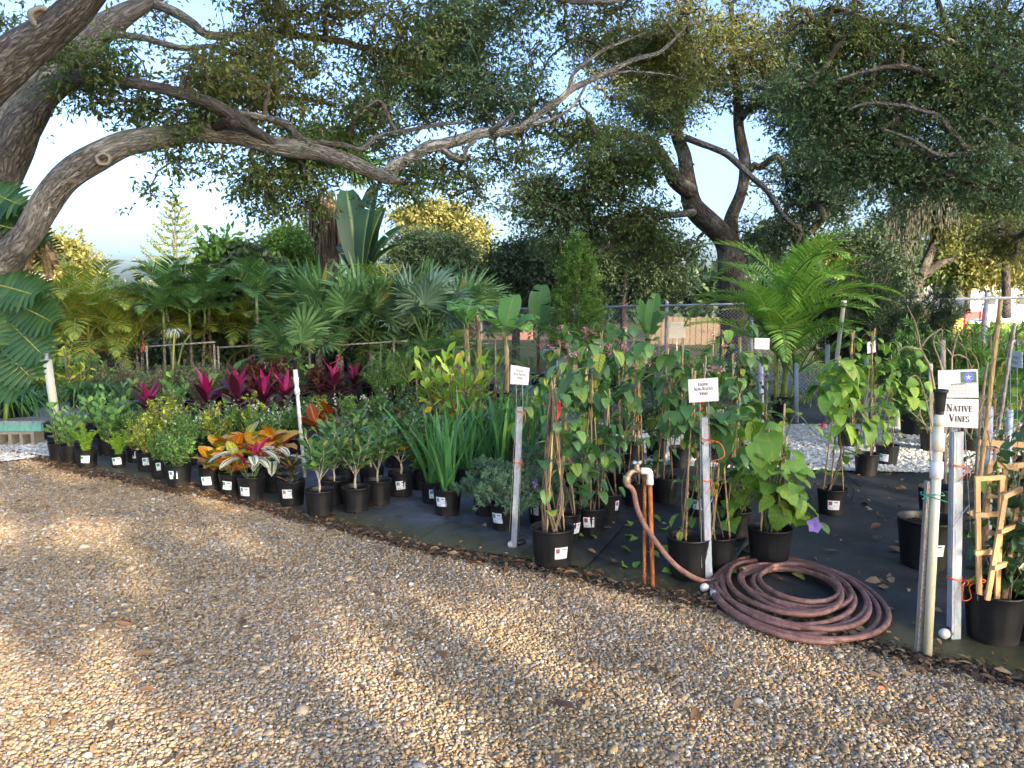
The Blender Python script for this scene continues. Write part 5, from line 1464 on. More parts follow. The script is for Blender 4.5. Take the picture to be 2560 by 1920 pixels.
rg = rg_(23)
oak3 = thing('live_oak', 'live oak at the far right whose limbs spread left over the vines', 'tree', P(2720, 980, 12) * [1, 1, 0])
s3 = []
limb(oak3, 'trunk', [(2720, 1010, 110, 12), (2715, 800, 105, 12), (2690, 640, 95, 12), (2640, 500, 80, 12), (2575, 410, 56, 11.9), (2540, 340, 38, 11.8), (2497, 296, 30, 11.7), (2470, 272, 29, 11.6), (2462, 233, 29, 11.6), (2439, 167, 27, 11.6), (2408, 124, 24, 11.6), (2377, 78, 20, 11.6), (2353, 31, 16, 11.6), (2335, -30, 12, 11.6)], 'bark_dark', 14, .12, .07, 3, s3)
limb(oak3, 'limb', [(2450, 262, 24, 11.6), (2423, 241, 20, 11.4), (2369, 206, 18, 11.2), (2283, 171, 16, 11), (2225, 167, 13, 10.8), (2159, 180, 9, 10.6), (2090, 200, 6, 10.4)], 'bark_dark', 10, .1, .07, 4, s3)
limb(oak3, 'limb', [(2560, 395, 44, 11.8), (2500, 362, 28, 11.6), (2450, 368, 24, 11.4), (2412, 369, 23, 11.2), (2380, 330, 18, 11.1), (2342, 288, 14, 11), (2314, 280, 9, 10.9), (2260, 265, 10, 10.8), (2170, 258, 8, 10.6), (2120, 275, 6, 10.5)], 'bark', 10, .1, .08, 5, s3)
limb(oak3, 'limb', [(2480, 365, 22, 11.5), (2400, 385, 16, 11.2), (2340, 385, 12, 11), (2280, 350, 9, 10.9), (2200, 320, 7, 10.7)], 'bark', 9, .1, .08, 6, s3)
limb(oak3, 'limb', [(2560, 410, 30, 11.6), (2500, 440, 22, 11.4), (2470, 470, 16, 11.3), (2412, 452, 15, 11.2), (2361, 435, 11, 11)], 'bark_dark', 9, .1, .08, 7, s3)
limb(oak3, 'limb', [(2400, 118, 18, 11.6), (2330, 80, 14, 11.3), (2240, 60, 12, 11), (2150, 40, 9, 10.8), (2070, 10, 7, 10.6)], 'bark', 9, .1, .08, 8, s3)
limb(oak3, 'limb', [(2440, 170, 20, 11.6), (2480, 90, 18, 11.8), (2520, 0, 14, 12)], 'bark_dark', 9, .1, .08, 9, s3)
crown(oak3, s3, [(2190, 110, 210, 95, 11, 170, 0), (2250, 300, 230, 110, 11.2, 240, 2), (2330, 430, 170, 80, 11.3, 140, 2), (2500, 230, 120, 170, 11.5, 190, 2), (2480, 70, 130, 90, 11.8, 80, 0), (2060, 60, 130, 60, 11, 40, 1), (2090, 250, 140, 80, 11, 90, 2), (2330, 200, 150, 80, 11.3, 90, 0),
    (2500, 470, 90, 60, 11.5, 70, 2), (2510, 590, 70, 60, 13.5, 50, 1), (2300, -60, 400, 90, 11.5, 60, 0), (2680, 200, 160, 300, 11.5, 60, 2), (2170, 400, 120, 60, 11.2, 70, 2)],
    rg, .07, .028, 7, ['oak_leaf', 'oak_leaf_olive', 'oak_leaf_blue'], 'twig', .8, .36, 1.0, .0, bw=1.6)

# simpler trees further off ----------------------------------------------------
def far_tree(name, label, cat, base_px, Y, trunk, blobs, mats, leafL, leafW, per, seed, bark_='bark_dark', group=None, spread=.6, noise=.4, thr=-.15, bw=2.5, flat=.7, z0=0.0):
    rg = rg_(seed)
    b = P(base_px, 900, Y) * [1, 1, 0]
    t = thing(name, label, cat, b, 0, group)
    sk = []
    for i, rows in enumerate(trunk):
        rows = [(px, py, th, Y) for px, py, th in rows]
        limb(t, 'trunk' if i == 0 else 'limb', rows, bark_, 10, .3, .08, seed + i, sk)
    crown(t, sk, [(cx, cy, rx, ry, Y, n, *mi) for (cx, cy, rx, ry, n, *mi) in blobs], rg, leafL, leafW, per, mats, 'twig', .8, spread, noise, thr, flat, bw=bw)
    return t
far_tree('golden_tree', 'sunlit yellow round tree seen below the arching limb beside the blue wall', 'tree', 110, 36, [[(110, 800, 26), (110, 720, 24), (120, 650, 18)]], [(110, 655, 95, 62, 130, 0), (60, 690, 60, 40, 40, 0)], ['gold_leaf'], .26, .12, 10, 31, spread=.9, noise=.3, bw=3)
far_tree('bare_twig_tree', 'thin pale tree with sparse tan twigs rising above the golden tree', 'tree', 170, 40, [[(170, 800, 18), (165, 700, 14), (155, 640, 10)], [(165, 690, 10), (205, 640, 6)]], [(140, 620, 50, 42, 50, 0), (200, 655, 40, 26, 36, 0)], ['gold_leaf'], .15, .06, 6, 32, spread=.9, noise=.3, bw=2.6)
far_tree('golden_tree', 'sunlit yellow spreading tree rising behind the banana leaves', 'tree', 1090, 42, [[(1090, 800, 26), (1088, 680, 22), (1085, 600, 16)]], [(1085, 555, 85, 55, 130, 0), (1120, 620, 60, 40, 50, 0), (1030, 540, 40, 30, 30, 0)], ['gold_leaf'], .26, .12, 8, 33, spread=1.0, noise=.3, bw=3)
far_tree('slim_golden_tree', 'small airy yellow tree in the sky gap between weeping and dark trees', 'tree', 1185, 44, [[(1185, 800, 16), (1184, 680, 12), (1186, 590, 7)]], [(1185, 585, 34, 32, 40, 0), (1180, 640, 34, 40, 40, 0)], ['gold_leaf'], .22, .1, 7, 34, spread=.8, noise=.3, bw=2.6)
far_tree('broadleaf_tree', 'fresh green leafy tree between the dark bush and the skirted palm', 'tree', 740, 19, [[(740, 900, 22), (742, 760, 18), (745, 660, 12)]], [(760, 625, 90, 44, 130, 0), (700, 660, 70, 40, 70, 0), (810, 690, 70, 60, 60, 0)], ['bright_leaf'], .12, .06, 11, 35, spread=.42, noise=.7, bw=1.6)
far_tree('schefflera_tree', 'dark tree with big glossy leaflets among the slim palms', 'tree', 570, 14.2, [[(570, 1000, 12), (568, 860, 11), (572, 720, 8)]], [(565, 800, 60, 90, 130, 0), (600, 690, 80, 70, 110, 0), (560, 640, 45, 30, 26, 1), (680, 720, 60, 60, 60, 0)], ['dark_leaf', 'bright_leaf'], .17, .075, 7, 36, spread=.26, noise=.8, bw=1.3)
far_tree('weeping_tree', 'grey green weeping tree with drooping sprays beside the banana leaves', 'tree', 1080, 18, [[(1080, 900, 20), (1078, 760, 16), (1080, 650, 12)]], [(1080, 630, 95, 50, 150, 0), (1120, 700, 80, 60, 110, 0), (1030, 700, 60, 60, 60, 0)], ['weep_leaf'], .16, .035, 11, 37, spread=.5, noise=.7, bw=1.6, flat=.35)
far_tree('dark_evergreen', 'dense dark evergreen bush behind the chain-link fence', 'tree', 1295, 18.5, [[(1290, 920, 26), (1290, 800, 22), (1292, 700, 16)]], [(1295, 690, 95, 80, 260, 0), (1250, 760, 70, 60, 110, 0), (1360, 740, 70, 80, 130, 0), (1340, 640, 60, 40, 60, 0)], ['dark_leaf'], .10, .045, 12, 38, spread=.42, noise=.7, bw=1.6)
far_tree('dark_evergreen', 'shadowed tree filling the gap below the forked oak', 'tree', 1560, 23, [[(1560, 880, 24), (1560, 760, 20), (1565, 680, 14)]], [(1560, 680, 120, 70, 160, 0), (1660, 720, 90, 60, 100, 0), (1480, 720, 80, 60, 80, 0), (1600, 620, 120, 60, 90, 0)], ['dark_leaf'], .13, .06, 10, 39, spread=.55, noise=.55, bw=1.8)
far_tree('moss_hung_oak', 'old oak draped in grey moss beyond the fence', 'tree', 2280, 26, [[(2285, 800, 80), (2280, 740, 66), (2262, 690, 50), (2246, 640, 30), (2237, 570, 22), (2232, 480, 14)], [(2278, 735, 52), (2300, 690, 36), (2322, 640, 26), (2345, 590, 20), (2370, 520, 12)], [(2300, 695, 26), (2350, 660, 20), (2400, 640, 12)]],
    [(2300, 470, 120, 70, 60, 0), (2210, 560, 70, 70, 40, 0), (2130, 600, 110, 70, 70, 0), (2390, 560, 80, 60, 36, 1), (2180, 680, 90, 60, 60, 0), (2200, 760, 80, 50, 40, 0)], ['dark_leaf', 'oak_leaf_olive'], .17, .08, 9, 40, spread=.8, noise=.4, bw=2.4)
far_tree('park_oak', 'sunlit golden green oak over the playground', 'tree', 2415, 33, [[(2416, 790, 14), (2418, 720, 12), (2425, 640, 10)]], [(2430, 645, 80, 60, 90, 0), (2350, 670, 60, 40, 40, 1), (2430, 560, 110, 60, 90, 1), (2520, 610, 70, 60, 70, 1), (2540, 690, 40, 40, 24, 0)], ['gold_leaf', 'oak_leaf'], .22, .1, 9, 41, spread=.9, noise=.35, bw=2.6)
far_tree('park_oak', 'slender straight trunked tree in front of the white school hall', 'tree', 2515, 27, [[(2517, 795, 26), (2515, 700, 24), (2514, 600, 20), (2510, 520, 14)]], [(2500, 540, 90, 60, 60, 0), (2550, 600, 60, 50, 40, 1)], ['oak_leaf', 'gold_leaf'], .18, .08, 9, 42, spread=.8, noise=.4, bw=2.4)
far_tree('shaded_tree', 'shadowed leafy tree between the fan palm and the moss-hung oak', 'tree', 2140, 20, [[(2140, 900, 20), (2138, 760, 16), (2142, 660, 10)]], [(2140, 640, 90, 60, 110, 0), (2190, 700, 60, 60, 60, 0), (2060, 650, 80, 50, 60, 1)], ['dark_leaf', 'oak_leaf_olive'], .12, .055, 10, 43, spread=.5, noise=.6, bw=1.8)
# a distant wood closing the view under the crowns
rg = rg_(48); mb = MB(); n = 26000
px = rg.uniform(-300, 2900, n); Yw = rg.uniform(48, 62, n)
hz = 3.6 + 1.3 * np.sin(px * .011) + 1.0 * np.sin(px * .027 + 1) + .6 * np.sin(px * .07)
X = (px - CX) / FPX * Yw; zz = hz * rg.random(n) ** .8 * np.where((px > 150) & (px < 700), .62, 1)
s_ = rg.uniform(.6, 1.5, n)
mb.scatter(diamond(.75, .42, .15, .1), frames(rdir(rg, n), rdir(rg, n, .6), s_, s_, s_), np.stack([X, Yw, zz], -1), rg.random(n))
tag(stuff(mb.build('far_wood', M['dark_leaf'])), 'distant belt of dark trees closing the view beyond the lawn', 'wood')
# screen of evergreens behind the palms
for i, (px, top, w, Y, lab) in enumerate([(60, 760, 90, 17.5, 'dark evergreen shrub below the blue wall'), (220, 735, 120, 17.8, 'dark evergreen shrub behind the yellowing palm clump'), (400, 740, 110, 17.4, 'dark evergreen shrub behind the slim ringed palms'), (660, 720, 120, 17.6, 'dark evergreen shrub right of the big glossy tree'), (860, 740, 120, 17.2, 'dark evergreen shrub under the giant banana leaves'), (1040, 790, 110, 16.8, 'dark evergreen shrub behind the grey green fan palms')]):
    far_tree('evergreen_shrub', lab, 'shrub', px, Y, [[(px, 980, 10), (px + 5, 880, 9), (px, 800, 7)]], [(px, (top + 950) / 2, w, (950 - top) / 2, 190, 0)], ['dark_leaf'], .11, .05, 11, 50 + i, group='evergreen shrubs behind the palms', spread=.42, noise=.8, thr=-.3, bw=1.4)

# spanish moss strands -----------------------------------------------------------
rg = rg_(24); mb = MB(); mt = bpy.data.objects['moss_hung_oak']
for (x0, x1, y0, n, Y) in [(2190, 2290, 560, 70, 25), (2230, 2330, 500, 90, 25.5), (2290, 2410, 450, 70, 25), (2330, 2400, 470, 40, 26)]:
    for k in range(n):
        p = P(rg.uniform(x0, x1), y0 + rg.uniform(-30, 30), Y + rg.normal() * .8); L = rg.uniform(.5, 1.7)
        for j in range(12):
            q = p + rg.normal(size=3) * [.05, .05, 0] - [0, 0, L * j / 12]
            mb.scatter(diamond(.26, .035), frames(np.array([[rg.normal() * .15, rg.normal() * .15, -1.0]]), rdir(rg, 1)), q[None], [rg.random()])
stuff(mb.build('hanging_moss', M['moss'], mt, mtx=Matrix.Translation(-mt.location)))

# skirted palm trunk: a shaggy sabal behind the bananas ---------------------------
sp = thing('skirted_palm', 'shaggy palm trunk with a hanging brown skirt behind the giant banana leaves', 'palm', P(822, 900, 17) * [1, 1, 0])
Tm = Matrix.Translation(-sp.location)
q = spline(limb_pts([(828, 960, 44, 17), (826, 760, 46, 17), (822, 600, 50, 17), (818, 500, 44, 17)]), step=.2)
mb = MB(); tube(mb, q[:, :3], q[:, 3], 12, lump=.08); mb.build('trunk', M['palm_trunk'], sp, mtx=Tm)
rg = rg_(25); mb = MB()
for k in range(420):
    u = rg.random(); c = P(818 + rg.normal() * 3, 470 + 130 * u, 17); a = rg.uniform(0, 6.28); r = .12 + .30 * (1 - u)
    b = c + np.array([math.cos(a) * r, math.sin(a) * r, rg.normal() * .05])
    mb.scatter(leaf(.75, .035, 'lance', .3, .3, 3), frames(np.array([[math.cos(a) * .28, math.sin(a) * .28, -1.0]]), np.array([[math.cos(a), math.sin(a), .3]])), b[None], [rg.random()])
stuff(mb.build('skirt', M['hair'], sp, mtx=Tm))
top = P(815, 455, 17) - np.array(sp.location)
for j in range(14):
    an = j * 2.4; el = rg.uniform(-.5, 1.8)
    obj('fan_leaf', fan_mesh(('sabal', j % 2), 'fan', .85, 34, 2.4, .8, .8 + .5 * (j % 2), j % 2), sp, mtx(top, (math.cos(an), math.sin(an), el), (0, 0, 1)))
# norfolk pine ---------------------------------------------------------------------
npine = thing('norfolk_pine', 'tall tiered norfolk island pine against the pale sky', 'tree', P(440, 800, 48) * [1, 1, 0])
Y = 48; Tm = Matrix.Translation(-npine.location)
base, topp = P(440, 800, Y), P(437, 488, Y)
mb = MB(); tube(mb, [base, (base + topp) / 2, topp], [.2, .12, .02], 7); mb.build('trunk', M['bark'], npine, mtx=Tm)
rg = rg_(26)
M['pine'] = leaf_mat('norfolk_needles', [(0, (.10, .15, .05)), (.6, (.17, .20, .06)), (1, (.30, .28, .08))], .3, .5)
H = topp[2] - base[2]
for t in range(17):
    f = t / 16; z = base[2] + H * (.12 + .86 * f); R0 = (2.75 * (1 - f) ** .8 + .06) * (1 + .04 * (t % 2))
    mb = MB()
    for b in range(6):
        a = b * PI / 3 + t * .5; d = np.array([math.cos(a), math.sin(a), .0])
        q = [topp * f + base * (1 - f)] * 1
        c0 = np.array([base[0] + (topp[0] - base[0]) * f, Y, z])
        p = spline([c0, c0 + d * R0 * .6 + [0, 0, .05 * R0], c0 + d * R0 + [0, 0, .38 * R0]], n=4)
        tube(mb, p, np.linspace(.03, .008, len(p)) * (1.1 - f), 4, cap=False)
        leafy(mb, rg, p, .20 * (1.1 - .5 * f), .055, 80, 0, .9, .12, spread=.012)
    mb.build('tier', M['pine'], npine, mtx=Tm)

# big trees behind the viewer that keep the nursery in shade --------------------------
def back_oak(px, py, h, w, n, seed, lab, z0=4.7):
    rg = rg_(seed); t = thing('shade_oak', lab, 'tree', (px, py, 0)); mb = MB()
    tube(mb, spline([(0, 0, -.1), (.2, 0, h * .25), (0, .2, h * .55)], n=5), np.linspace(.5, .25, 11), 12, lump=.08)
    mb.build('trunk', M['bark_dark'], t)
    u = nrm(rg.normal(size=(n, 3))) * rg.random((n, 1)) ** .4
    p = u * [w, w * .5, (h - z0) / 2] + [0, 0, (h + z0) / 2]
    p = p[hashn(p + np.array([px, py, 0]), .9, seed) > -.38]; m = len(p)
    mb = MB(); s = rg.uniform(.7, 1.4, m)
    mb.scatter(diamond(.55, .36, .15, .1), frames(rdir(rg, m), rdir(rg, m, .6), s, s, s), p, rg.random(m))
    stuff(mb.build('crown', M['oak_leaf'], t))
back_oak(2, -11, 15, 7, 4300, 61, 'broad oak behind the viewer casting shade over the pebbles')
back_oak(12, -10, 15, 7, 4300, 62, 'broad oak behind the viewer to the right shading the vines')
back_oak(21, -6, 14, 7, 3400, 63, 'broad oak far behind the viewer on the right side')
# ---------------------------------------------------------------- buildings and things beyond the fence
def bld(name, label, loc, cat='building'): return thing(name, label, cat, loc)
h = bld('blue_house', 'low house with a blue wall and pale roof edge behind the split-leaf plant', P(-361, 745, 24) * [1, 1, 0])
mb = MB(); box(mb, (0, 2, 1.1), (6.2, 4, 2.2)); mb.build('wall', M['wall_blue'], h)
mb = MB(); box(mb, (0, 2, 2.11), (6.26, 4.06, .2)); mb.build('wall_band', M['shingle'], h)
mb = MB(); box(mb, (0, 2, 2.28), (6.9, 4.9, .14)); mb.build('fascia', M['fascia'], h)
mb = MB(); V = np.array([[-3.5, -.5, 2.36], [3.5, -.5, 2.36], [3.5, 4.5, 2.36], [-3.5, 4.5, 2.36], [-3.4, 2, 2.62], [3.4, 2, 2.62]])
mb.add(V, [np.array([[0, 1, 5, 4], [2, 3, 4, 5]]), np.array([[1, 2, 5], [3, 0, 4]])]); mb.build('roof', M['fascia'], h, smooth=False)
h = bld('shingled_house', 'house with a reddish shingle roof glimpsed between the palms and the dark evergreen', P(1215, 745, 30) * [1, 1, 0])
mb = MB(); box(mb, (0, 2.5, .9), (3.6, 5, 1.8)); mb.build('wall', M['shingle'], h)
mb = MB(); V = np.array([[-2, -.3, 1.6], [2, -.3, 1.6], [2, 5.3, 1.6], [-2, 5.3, 1.6], [-2, 2.5, 2.2], [2, 2.5, 2.2]])
mb.add(V, [np.array([[0, 1, 5, 4], [2, 3, 4, 5]]), np.array([[1, 2, 5], [3, 0, 4]])]); rf = mb.build('roof', M['shingle'], h, smooth=False)
for r in range(6):
    mb = MB(); y = -.3 + 2.8 * r / 6; z = 1.6 + .6 * r / 6
    box(mb, (0, y + .2, z + .055), (4, .5, .03), np.array(Euler((math.atan2(.6, 2.8), 0, 0)).to_matrix())); mb.build('shingle_row', M['shingle'], rf)
mb = MB(); box(mb, (0, 2.5, 2.22), (4.06, .16, .05)); mb.build('ridge', M['fascia'], rf)
h = bld('school_hall', 'cream school hall with small windows beyond the playground', P(2350, 745, 44) * [1, 1, 0])
mb = MB(); box(mb, (0, 2, 1.25), (4.6, 4, 2.5)); w = mb.build('wall', M['wall_cream'], h)
for k in range(9):
    mb = MB(); box(mb, (-2.2 + .55 * k, -.02, 1.25), (.05, .05, 2.4)); mb.build('batten', M['wall_white'], w)
for k in (-1.5, .2, 1.6):
    mb = MB(); box(mb, (k, -.03, 1.7), (.5, .08, .4)); f = mb.build('window', M['wall_white'], h); mb = MB(); box(mb, (k, -.075, 1.7), (.4, .03, .3)); mb.build('pane', M['glass'], f)
mb = MB(); box(mb, (0, 2, 2.68), (5.2, 4.8, .3)); mb.build('roof', M['roof_blue'], h)
h = bld('white_school_wing', 'white school wing with a blue roof behind the straight trunked tree', P(2530, 745, 42) * [1, 1, 0])
mb = MB(); box(mb, (0, 2, 1.2), (4.4, 4, 2.4)); w = mb.build('wall', M['wall_white'], h)
for k in (-1.2, .6):
    mb = MB(); box(mb, (k, -.03, 1.5), (.7, .08, .6)); f = mb.build('window', M['wall_cream'], h); mb = MB(); box(mb, (k, -.075, 1.5), (.58, .03, .48)); mb.build('pane', M['glass'], f)
mb = MB(); box(mb, (-.6, 1.8, 2.58), (3.4, 4.4, .36)); mb.build('roof', M['roof_blue'], h)
pg = bld('climbing_frame', 'red and yellow climbing frame on the lawn beyond the fence', P(2384, 790, 30) * [1, 1, 0], 'playground')
for dx, hh in ((-.1, .75), (.45, 1.2), (1.15, 1.25)):
    mb = MB(); tube(mb, [(dx, 0, -.02), (dx, 0, hh)], .06, 10); mb.build('post', M['red_paint'], pg)
mb = MB(); box(mb, (.22, .02, .42), (.42, .06, .8)); mb.build('panel', M['yellow_paint'], pg)
mb = MB(); box(mb, (.8, .1, .95), (.6, .06, .3)); mb.build('guard_rail', M['red_paint'], pg)
mb = MB(); box(mb, (.8, .5, .75), (.8, .8, .06)); mb.build('deck', M['blue_paint'], pg)
for px, py, Y, mt, lab in ((2424, 785, 29, 'red_paint', 'small orange red cone on the park lawn'), (2537, 797, 27, 'blue_paint', 'small blue cone on the lawn right of the straight trunk')):
    c = thing('traffic_cone', lab, 'cone', P(px, 790, Y) * [1, 1, 0])
    mb = MB(); lathe(mb, [(.13, .03), (.05, .45), (.02, .5), (.001, .5)], 14); mb.build('body', M[mt], c)
    mb = MB(); box(mb, (0, 0, .015), (.32, .32, .03)); mb.build('foot', M[mt], c)
pf = thing('board_fence', 'tan wooden board fence in the sun beyond the chain-link', 'fence', P(1740, 800, 27) * [1, 1, 0])
rg = rg_(70)
for k in range(15):
    mb = MB(); box(mb, (-1.5 + .2 * k, 0, .47 + rg.uniform(-.02, .02)), (.18, .025, .95)); mb.build('board', M['stem_brown'], pf)
for z in (.25, .75):
    mb = MB(); box(mb, (-.1, .03, z), (3.0, .03, .08)); mb.build('rail', M['greywood'], pf)
wb = tag(MB(), None) if False else MB(); box(wb, (0, 0, .62), (.5, .04, .5)); box(wb, (0, .01, .2), (.05, .03, .44))
tag(wb.build('notice_board', M['wall_cream'], None, mtx=Matrix.Translation(P(1694, 800, 24) * [1, 1, 0])), 'blank pale board standing just past the chain-link post', 'board')
rg = rg_(71); mb = MB()
for k in range(500):
    c = P(rg.uniform(2290, 2600), 785, rg.uniform(31, 38)) * [1, 1, 0]
    mb.scatter(diamond(.25, .12), frames(rdir(rg, 3, .5), rdir(rg, 3)), c + rg.uniform(0, .35, (3, 3)) * [.5, .5, 1], rg.random(3))
tag(stuff(mb.build('low_hedge', M['yellow_shrub'])), 'low sunlit yellow green hedge in front of the school', 'hedge')

# ---------------------------------------------------------------- chain-link fence
FA, FB = P(1130, 775, 16.8) * [1, 1, 0], P(2700, 745, 11.4) * [1, 1, 0]
zA, zB = P(1130, 776, 16.8)[2], P(2700, 741, 11.4)[2]
fence = thing('chain_link_fence', 'grey chain-link fence with a pipe top rail crossing behind the nursery', 'fence', FA)
fl = np.linalg.norm(FB - FA); fd = (FB - FA) / fl; fn = np.array([-fd[1], fd[0], 0])
def fp(s, z): return fd * s + np.array([0, 0, z])
def ztop(s): return zA + (zB - zA) * s / fl
mb = MB(); tube(mb, [fp(0, ztop(0)), fp(fl, ztop(fl))], .021, 8); mb.build('top_rail', M['galv'], fence)
for px in (1200, 1432, 1666, 1880, 2120, 2466, 2650):
    d = ray(px, 760); A_ = np.array([[d[0], -fd[0]], [d[1], -fd[1]]]); s = np.linalg.solve(A_, FA[:2])[1]
    mb = MB(); tube(mb, [fp(s, -.02) + fn * .03, fp(s, ztop(s) + .05) + fn * .03], .032, 10); lathe(mb, [(.036, 0), (.034, .03), (.012, .05), (.001, .052)], 10, fp(s, ztop(s) + .045) + fn * .03); mb.build('fence_post', M['galv'], fence)
mb = MB(); pit = .066; n = int(fl / pit)
zc = pit / 2
for k in range(n):                                   # each wire zigzags upright and hooks its neighbour
    s0 = k * pit; H = ztop(s0); m = int(H / zc)
    sgn = np.where(np.arange(m + 1) % 2 == 0, 0, 1)
    pts = np.array([fp(s0 + pit * 1.06 * g_, .02 + j * (H - .02) / m) + fn * (.004 if g_ else -.004) for j, g_ in enumerate(sgn)])
    a, b = pts[:-1], pts[1:]
    T = nrm(b - a); X = nrm(np.cross(T, fn)) * .0027; Yv = np.tile(fn, (len(a), 1)) * .0027
    V = np.stack([a + X, a - X * .5 + Yv, a - X * .5 - Yv, b + X, b - X * .5 + Yv, b - X * .5 - Yv], 1)
    off = (np.arange(len(a)) * 6)[:, None, None]; q = np.array([[0, 1, 4, 3], [1, 2, 5, 4], [2, 0, 3, 5]])
    mb.add(V.reshape(-1, 3), (q[None] + off).reshape(-1, 4))
stuff(mb.build('wire_mesh', M['wire'], fence))

# ---------------------------------------------------------------- rail frames in front of the palms
def rail_frame(lab, a, b, posts, Y=11.8, ext=None):
    t = thing('rail_frame', lab, 'railing', P(a[0], 1000, Y) * [1, 1, 0], group='low pipe rails in front of the palms')
    T = Matrix.Translation(-t.location)
    A_, B_ = P(*a, Y), P(*b, Y)
    mb = MB(); tube(mb, [A_, B_], .012, 8); mb.build('rail', M['rail'], t, mtx=T)
    for px, top in posts:
        p = P(px, top, Y - .03); mb = MB(); tube(mb, [p * [1, 1, 0], p], .014, 8); mb.build('post', M['rail'], t, mtx=T)
rail_frame('grey pipe rail behind the white spider lily, farthest to the left', (363, 867), (540, 855), [(366, 863), (535, 860)])
rail_frame('pipe rail between the strappy lily and the lone slim palm', (544, 869), (705, 861), [(545, 865), (700, 862)])
rail_frame('rust stained pipe rail under the big fan palms', (770, 868), (1020, 852), [(773, 863), (984, 848)])
rail_frame('brown pipe rail in front of the shaggy banana stems', (1036, 881), (1240, 857), [(1040, 877), (1238, 845)], 11.6)
rail_frame('short tan pipe rail beside the lone banana plant behind the flowering vines', (1545, 885), (1650, 868), [(1548, 882), (1648, 850)], 12.2)

# ---------------------------------------------------------------- poles, risers, posts
def cyl(t, name, a, b, r, mat, sides=14, r2=None):
    mb = MB(); a, b = np.asarray(a, float), np.asarray(b, float)
    tube(mb, [a, (a + b) / 2, b], [r, (r + (r2 or r)) / 2, r2 or r], sides); return mb.build(name, M[mat], t, mtx=Matrix.Translation(-t.location))
def along(a, b, f): return np.asarray(a) * (1 - f) + np.asarray(b) * f
def pole(name, label, base_px, top_px, cat='pipe', group=None):
    b = G(*base_px); tp = P(*top_px, b[1])
    return thing(name, label, cat, b, group=group), b, tp
def sprinkler(t, p, s=1.0, d=(0, 0, 1)):
    mb = MB(); R = rot_to(np.asarray(d, float), (0, 1, 0))
    lathe(mb, np.array([(.012, 0), (.015, .002), (.015, .03), (.019, .034), (.020, .075), (.026, .080), (.027, .092), (.021, .094), (.008, .088), (.001, .088)]) * s, 18, p, R)
    return mb.build('sprinkler_head', M['black'], t, mtx=Matrix.Translation(-t.location))
t, b, tp = pole('white_pipe', 'thick leaning white PVC pipe with a metal tip at the left end', (150, 1118), (118, 900))
cyl(t, 'pipe', b, tp, .043, 'pvc'); mb = MB(); d = nrm(tp - b); lathe(mb, [(.043, 0), (.040, .006), (.02, .008), (.018, .05), (.024, .055), (.022, .11), (.03, .118), (.03, .14), (.001, .14)], 14, tp, rot_to(d, (0, 1, 0))); mb.build('tip', M['galv'], t, mtx=Matrix.Translation(-t.location))
t, b, tp = pole('sprinkler_riser', 'stained slim riser pipe with a black sprinkler head among the crotons', (763, 1200), (738, 924), 'sprinkler')
cyl(t, 'pipe', b, along(b, tp, .78), .0155, 'riser'); cyl(t, 'pipe', along(b, tp, .775), tp, .019, 'pvc_white')
for f in (.78, .88): cyl(t, 'coupling', along(b, tp, f), along(b, tp, f + .05), .024, 'pvc_white')
sprinkler(t, tp, 1.05, tp - b)
t, b, tp = pole('sprinkler_riser', 'short white riser with a black tip behind the dark red shrubs', (668, 1012), (663, 905), 'sprinkler')
cyl(t, 'pipe', b, tp, .02, 'pvc_white'); sprinkler(t, tp, 1.2)
t, b, tp = pole('sprinkler_riser', 'white riser with a long black head in front of the dark feathery shrub', (2243, 1070), (2250, 811), 'sprinkler')
cyl(t, 'pipe', b, tp, .034, 'pvc_white'); cyl(t, 'coupling', along(b, tp, .84), along(b, tp, .99), .042, 'pvc_white'); sprinkler(t, tp, 1.75)
t, b, tp = pole('white_pipe', 'tall bare white PVC pipe leaning right beside the bright palm', (2072, 1060), (2110, 752))
cyl(t, 'pipe', b, tp, .027, 'pvc'); cyl(t, 'end_cap', along(b, tp, .95), along(b, tp, 1.002), .036, 'pvc_white')
t, b, tp = pole('sprinkler_riser', 'cream PVC riser with joints and a black cup head beside the maypop sign', (2318, 1644), (2349, 1036), 'sprinkler')
cyl(t, 'pipe', b, tp, .0195, 'pvc'); d = tp - b
for f0, f1, m, r in ((.955, .99, 'pvc', .022), (.855, .925, 'pvc', .0265), (.745, .81, 'pvc_white', .0265)): cyl(t, 'coupling', along(b, tp, f0), along(b, tp, f1), r, m, 18)
cyl(t, 'nipple', tp - d * .01, tp + nrm(d) * .025, .017, 'black')
mb = MB(); lathe(mb, [(.001, 0), (.017, 0), (.019, .004), (.022, .055), (.024, .062), (.025, .082), (.031, .086), (.031, .094), (.027, .096), (.024, .086), (.001, .084)], 22, tp + nrm(d) * .012, rot_to(d, (0, 1, 0))); mb.build('sprinkler_head', M['black'], t, mtx=Matrix.Translation(-t.location))
t, b, tp = pole('wooden_stake', 'weathered wooden stake tied against the cream riser', (2301, 1640), (2321, 1203), 'stake')
b[1] += .02
mb = MB(); bar(mb, b - [0, 0, .02], tp, .026, .022, (1, 0, .1)); mb.build('post', M['greywood'], t, mtx=Matrix.Translation(-t.location))
mb = MB(); c = along(b, tp, .93); q = [c + [.05 * math.cos(a) + .018, .032 * math.sin(a) - .004, .004 * math.sin(3 * a)] for a in np.linspace(0, 6.28, 16)]; tube(mb, q, .003, 5)
for e in ((-.05, -.05, -.012), (.06, -.05, -.025), (-.03, -.06, -.03)): tube(mb, [c + [-.02, -.03, 0], c + np.array(e)], .0025, 4)
mb.build('tie', M['green_tie'], t, mtx=Matrix.Translation(-t.location))

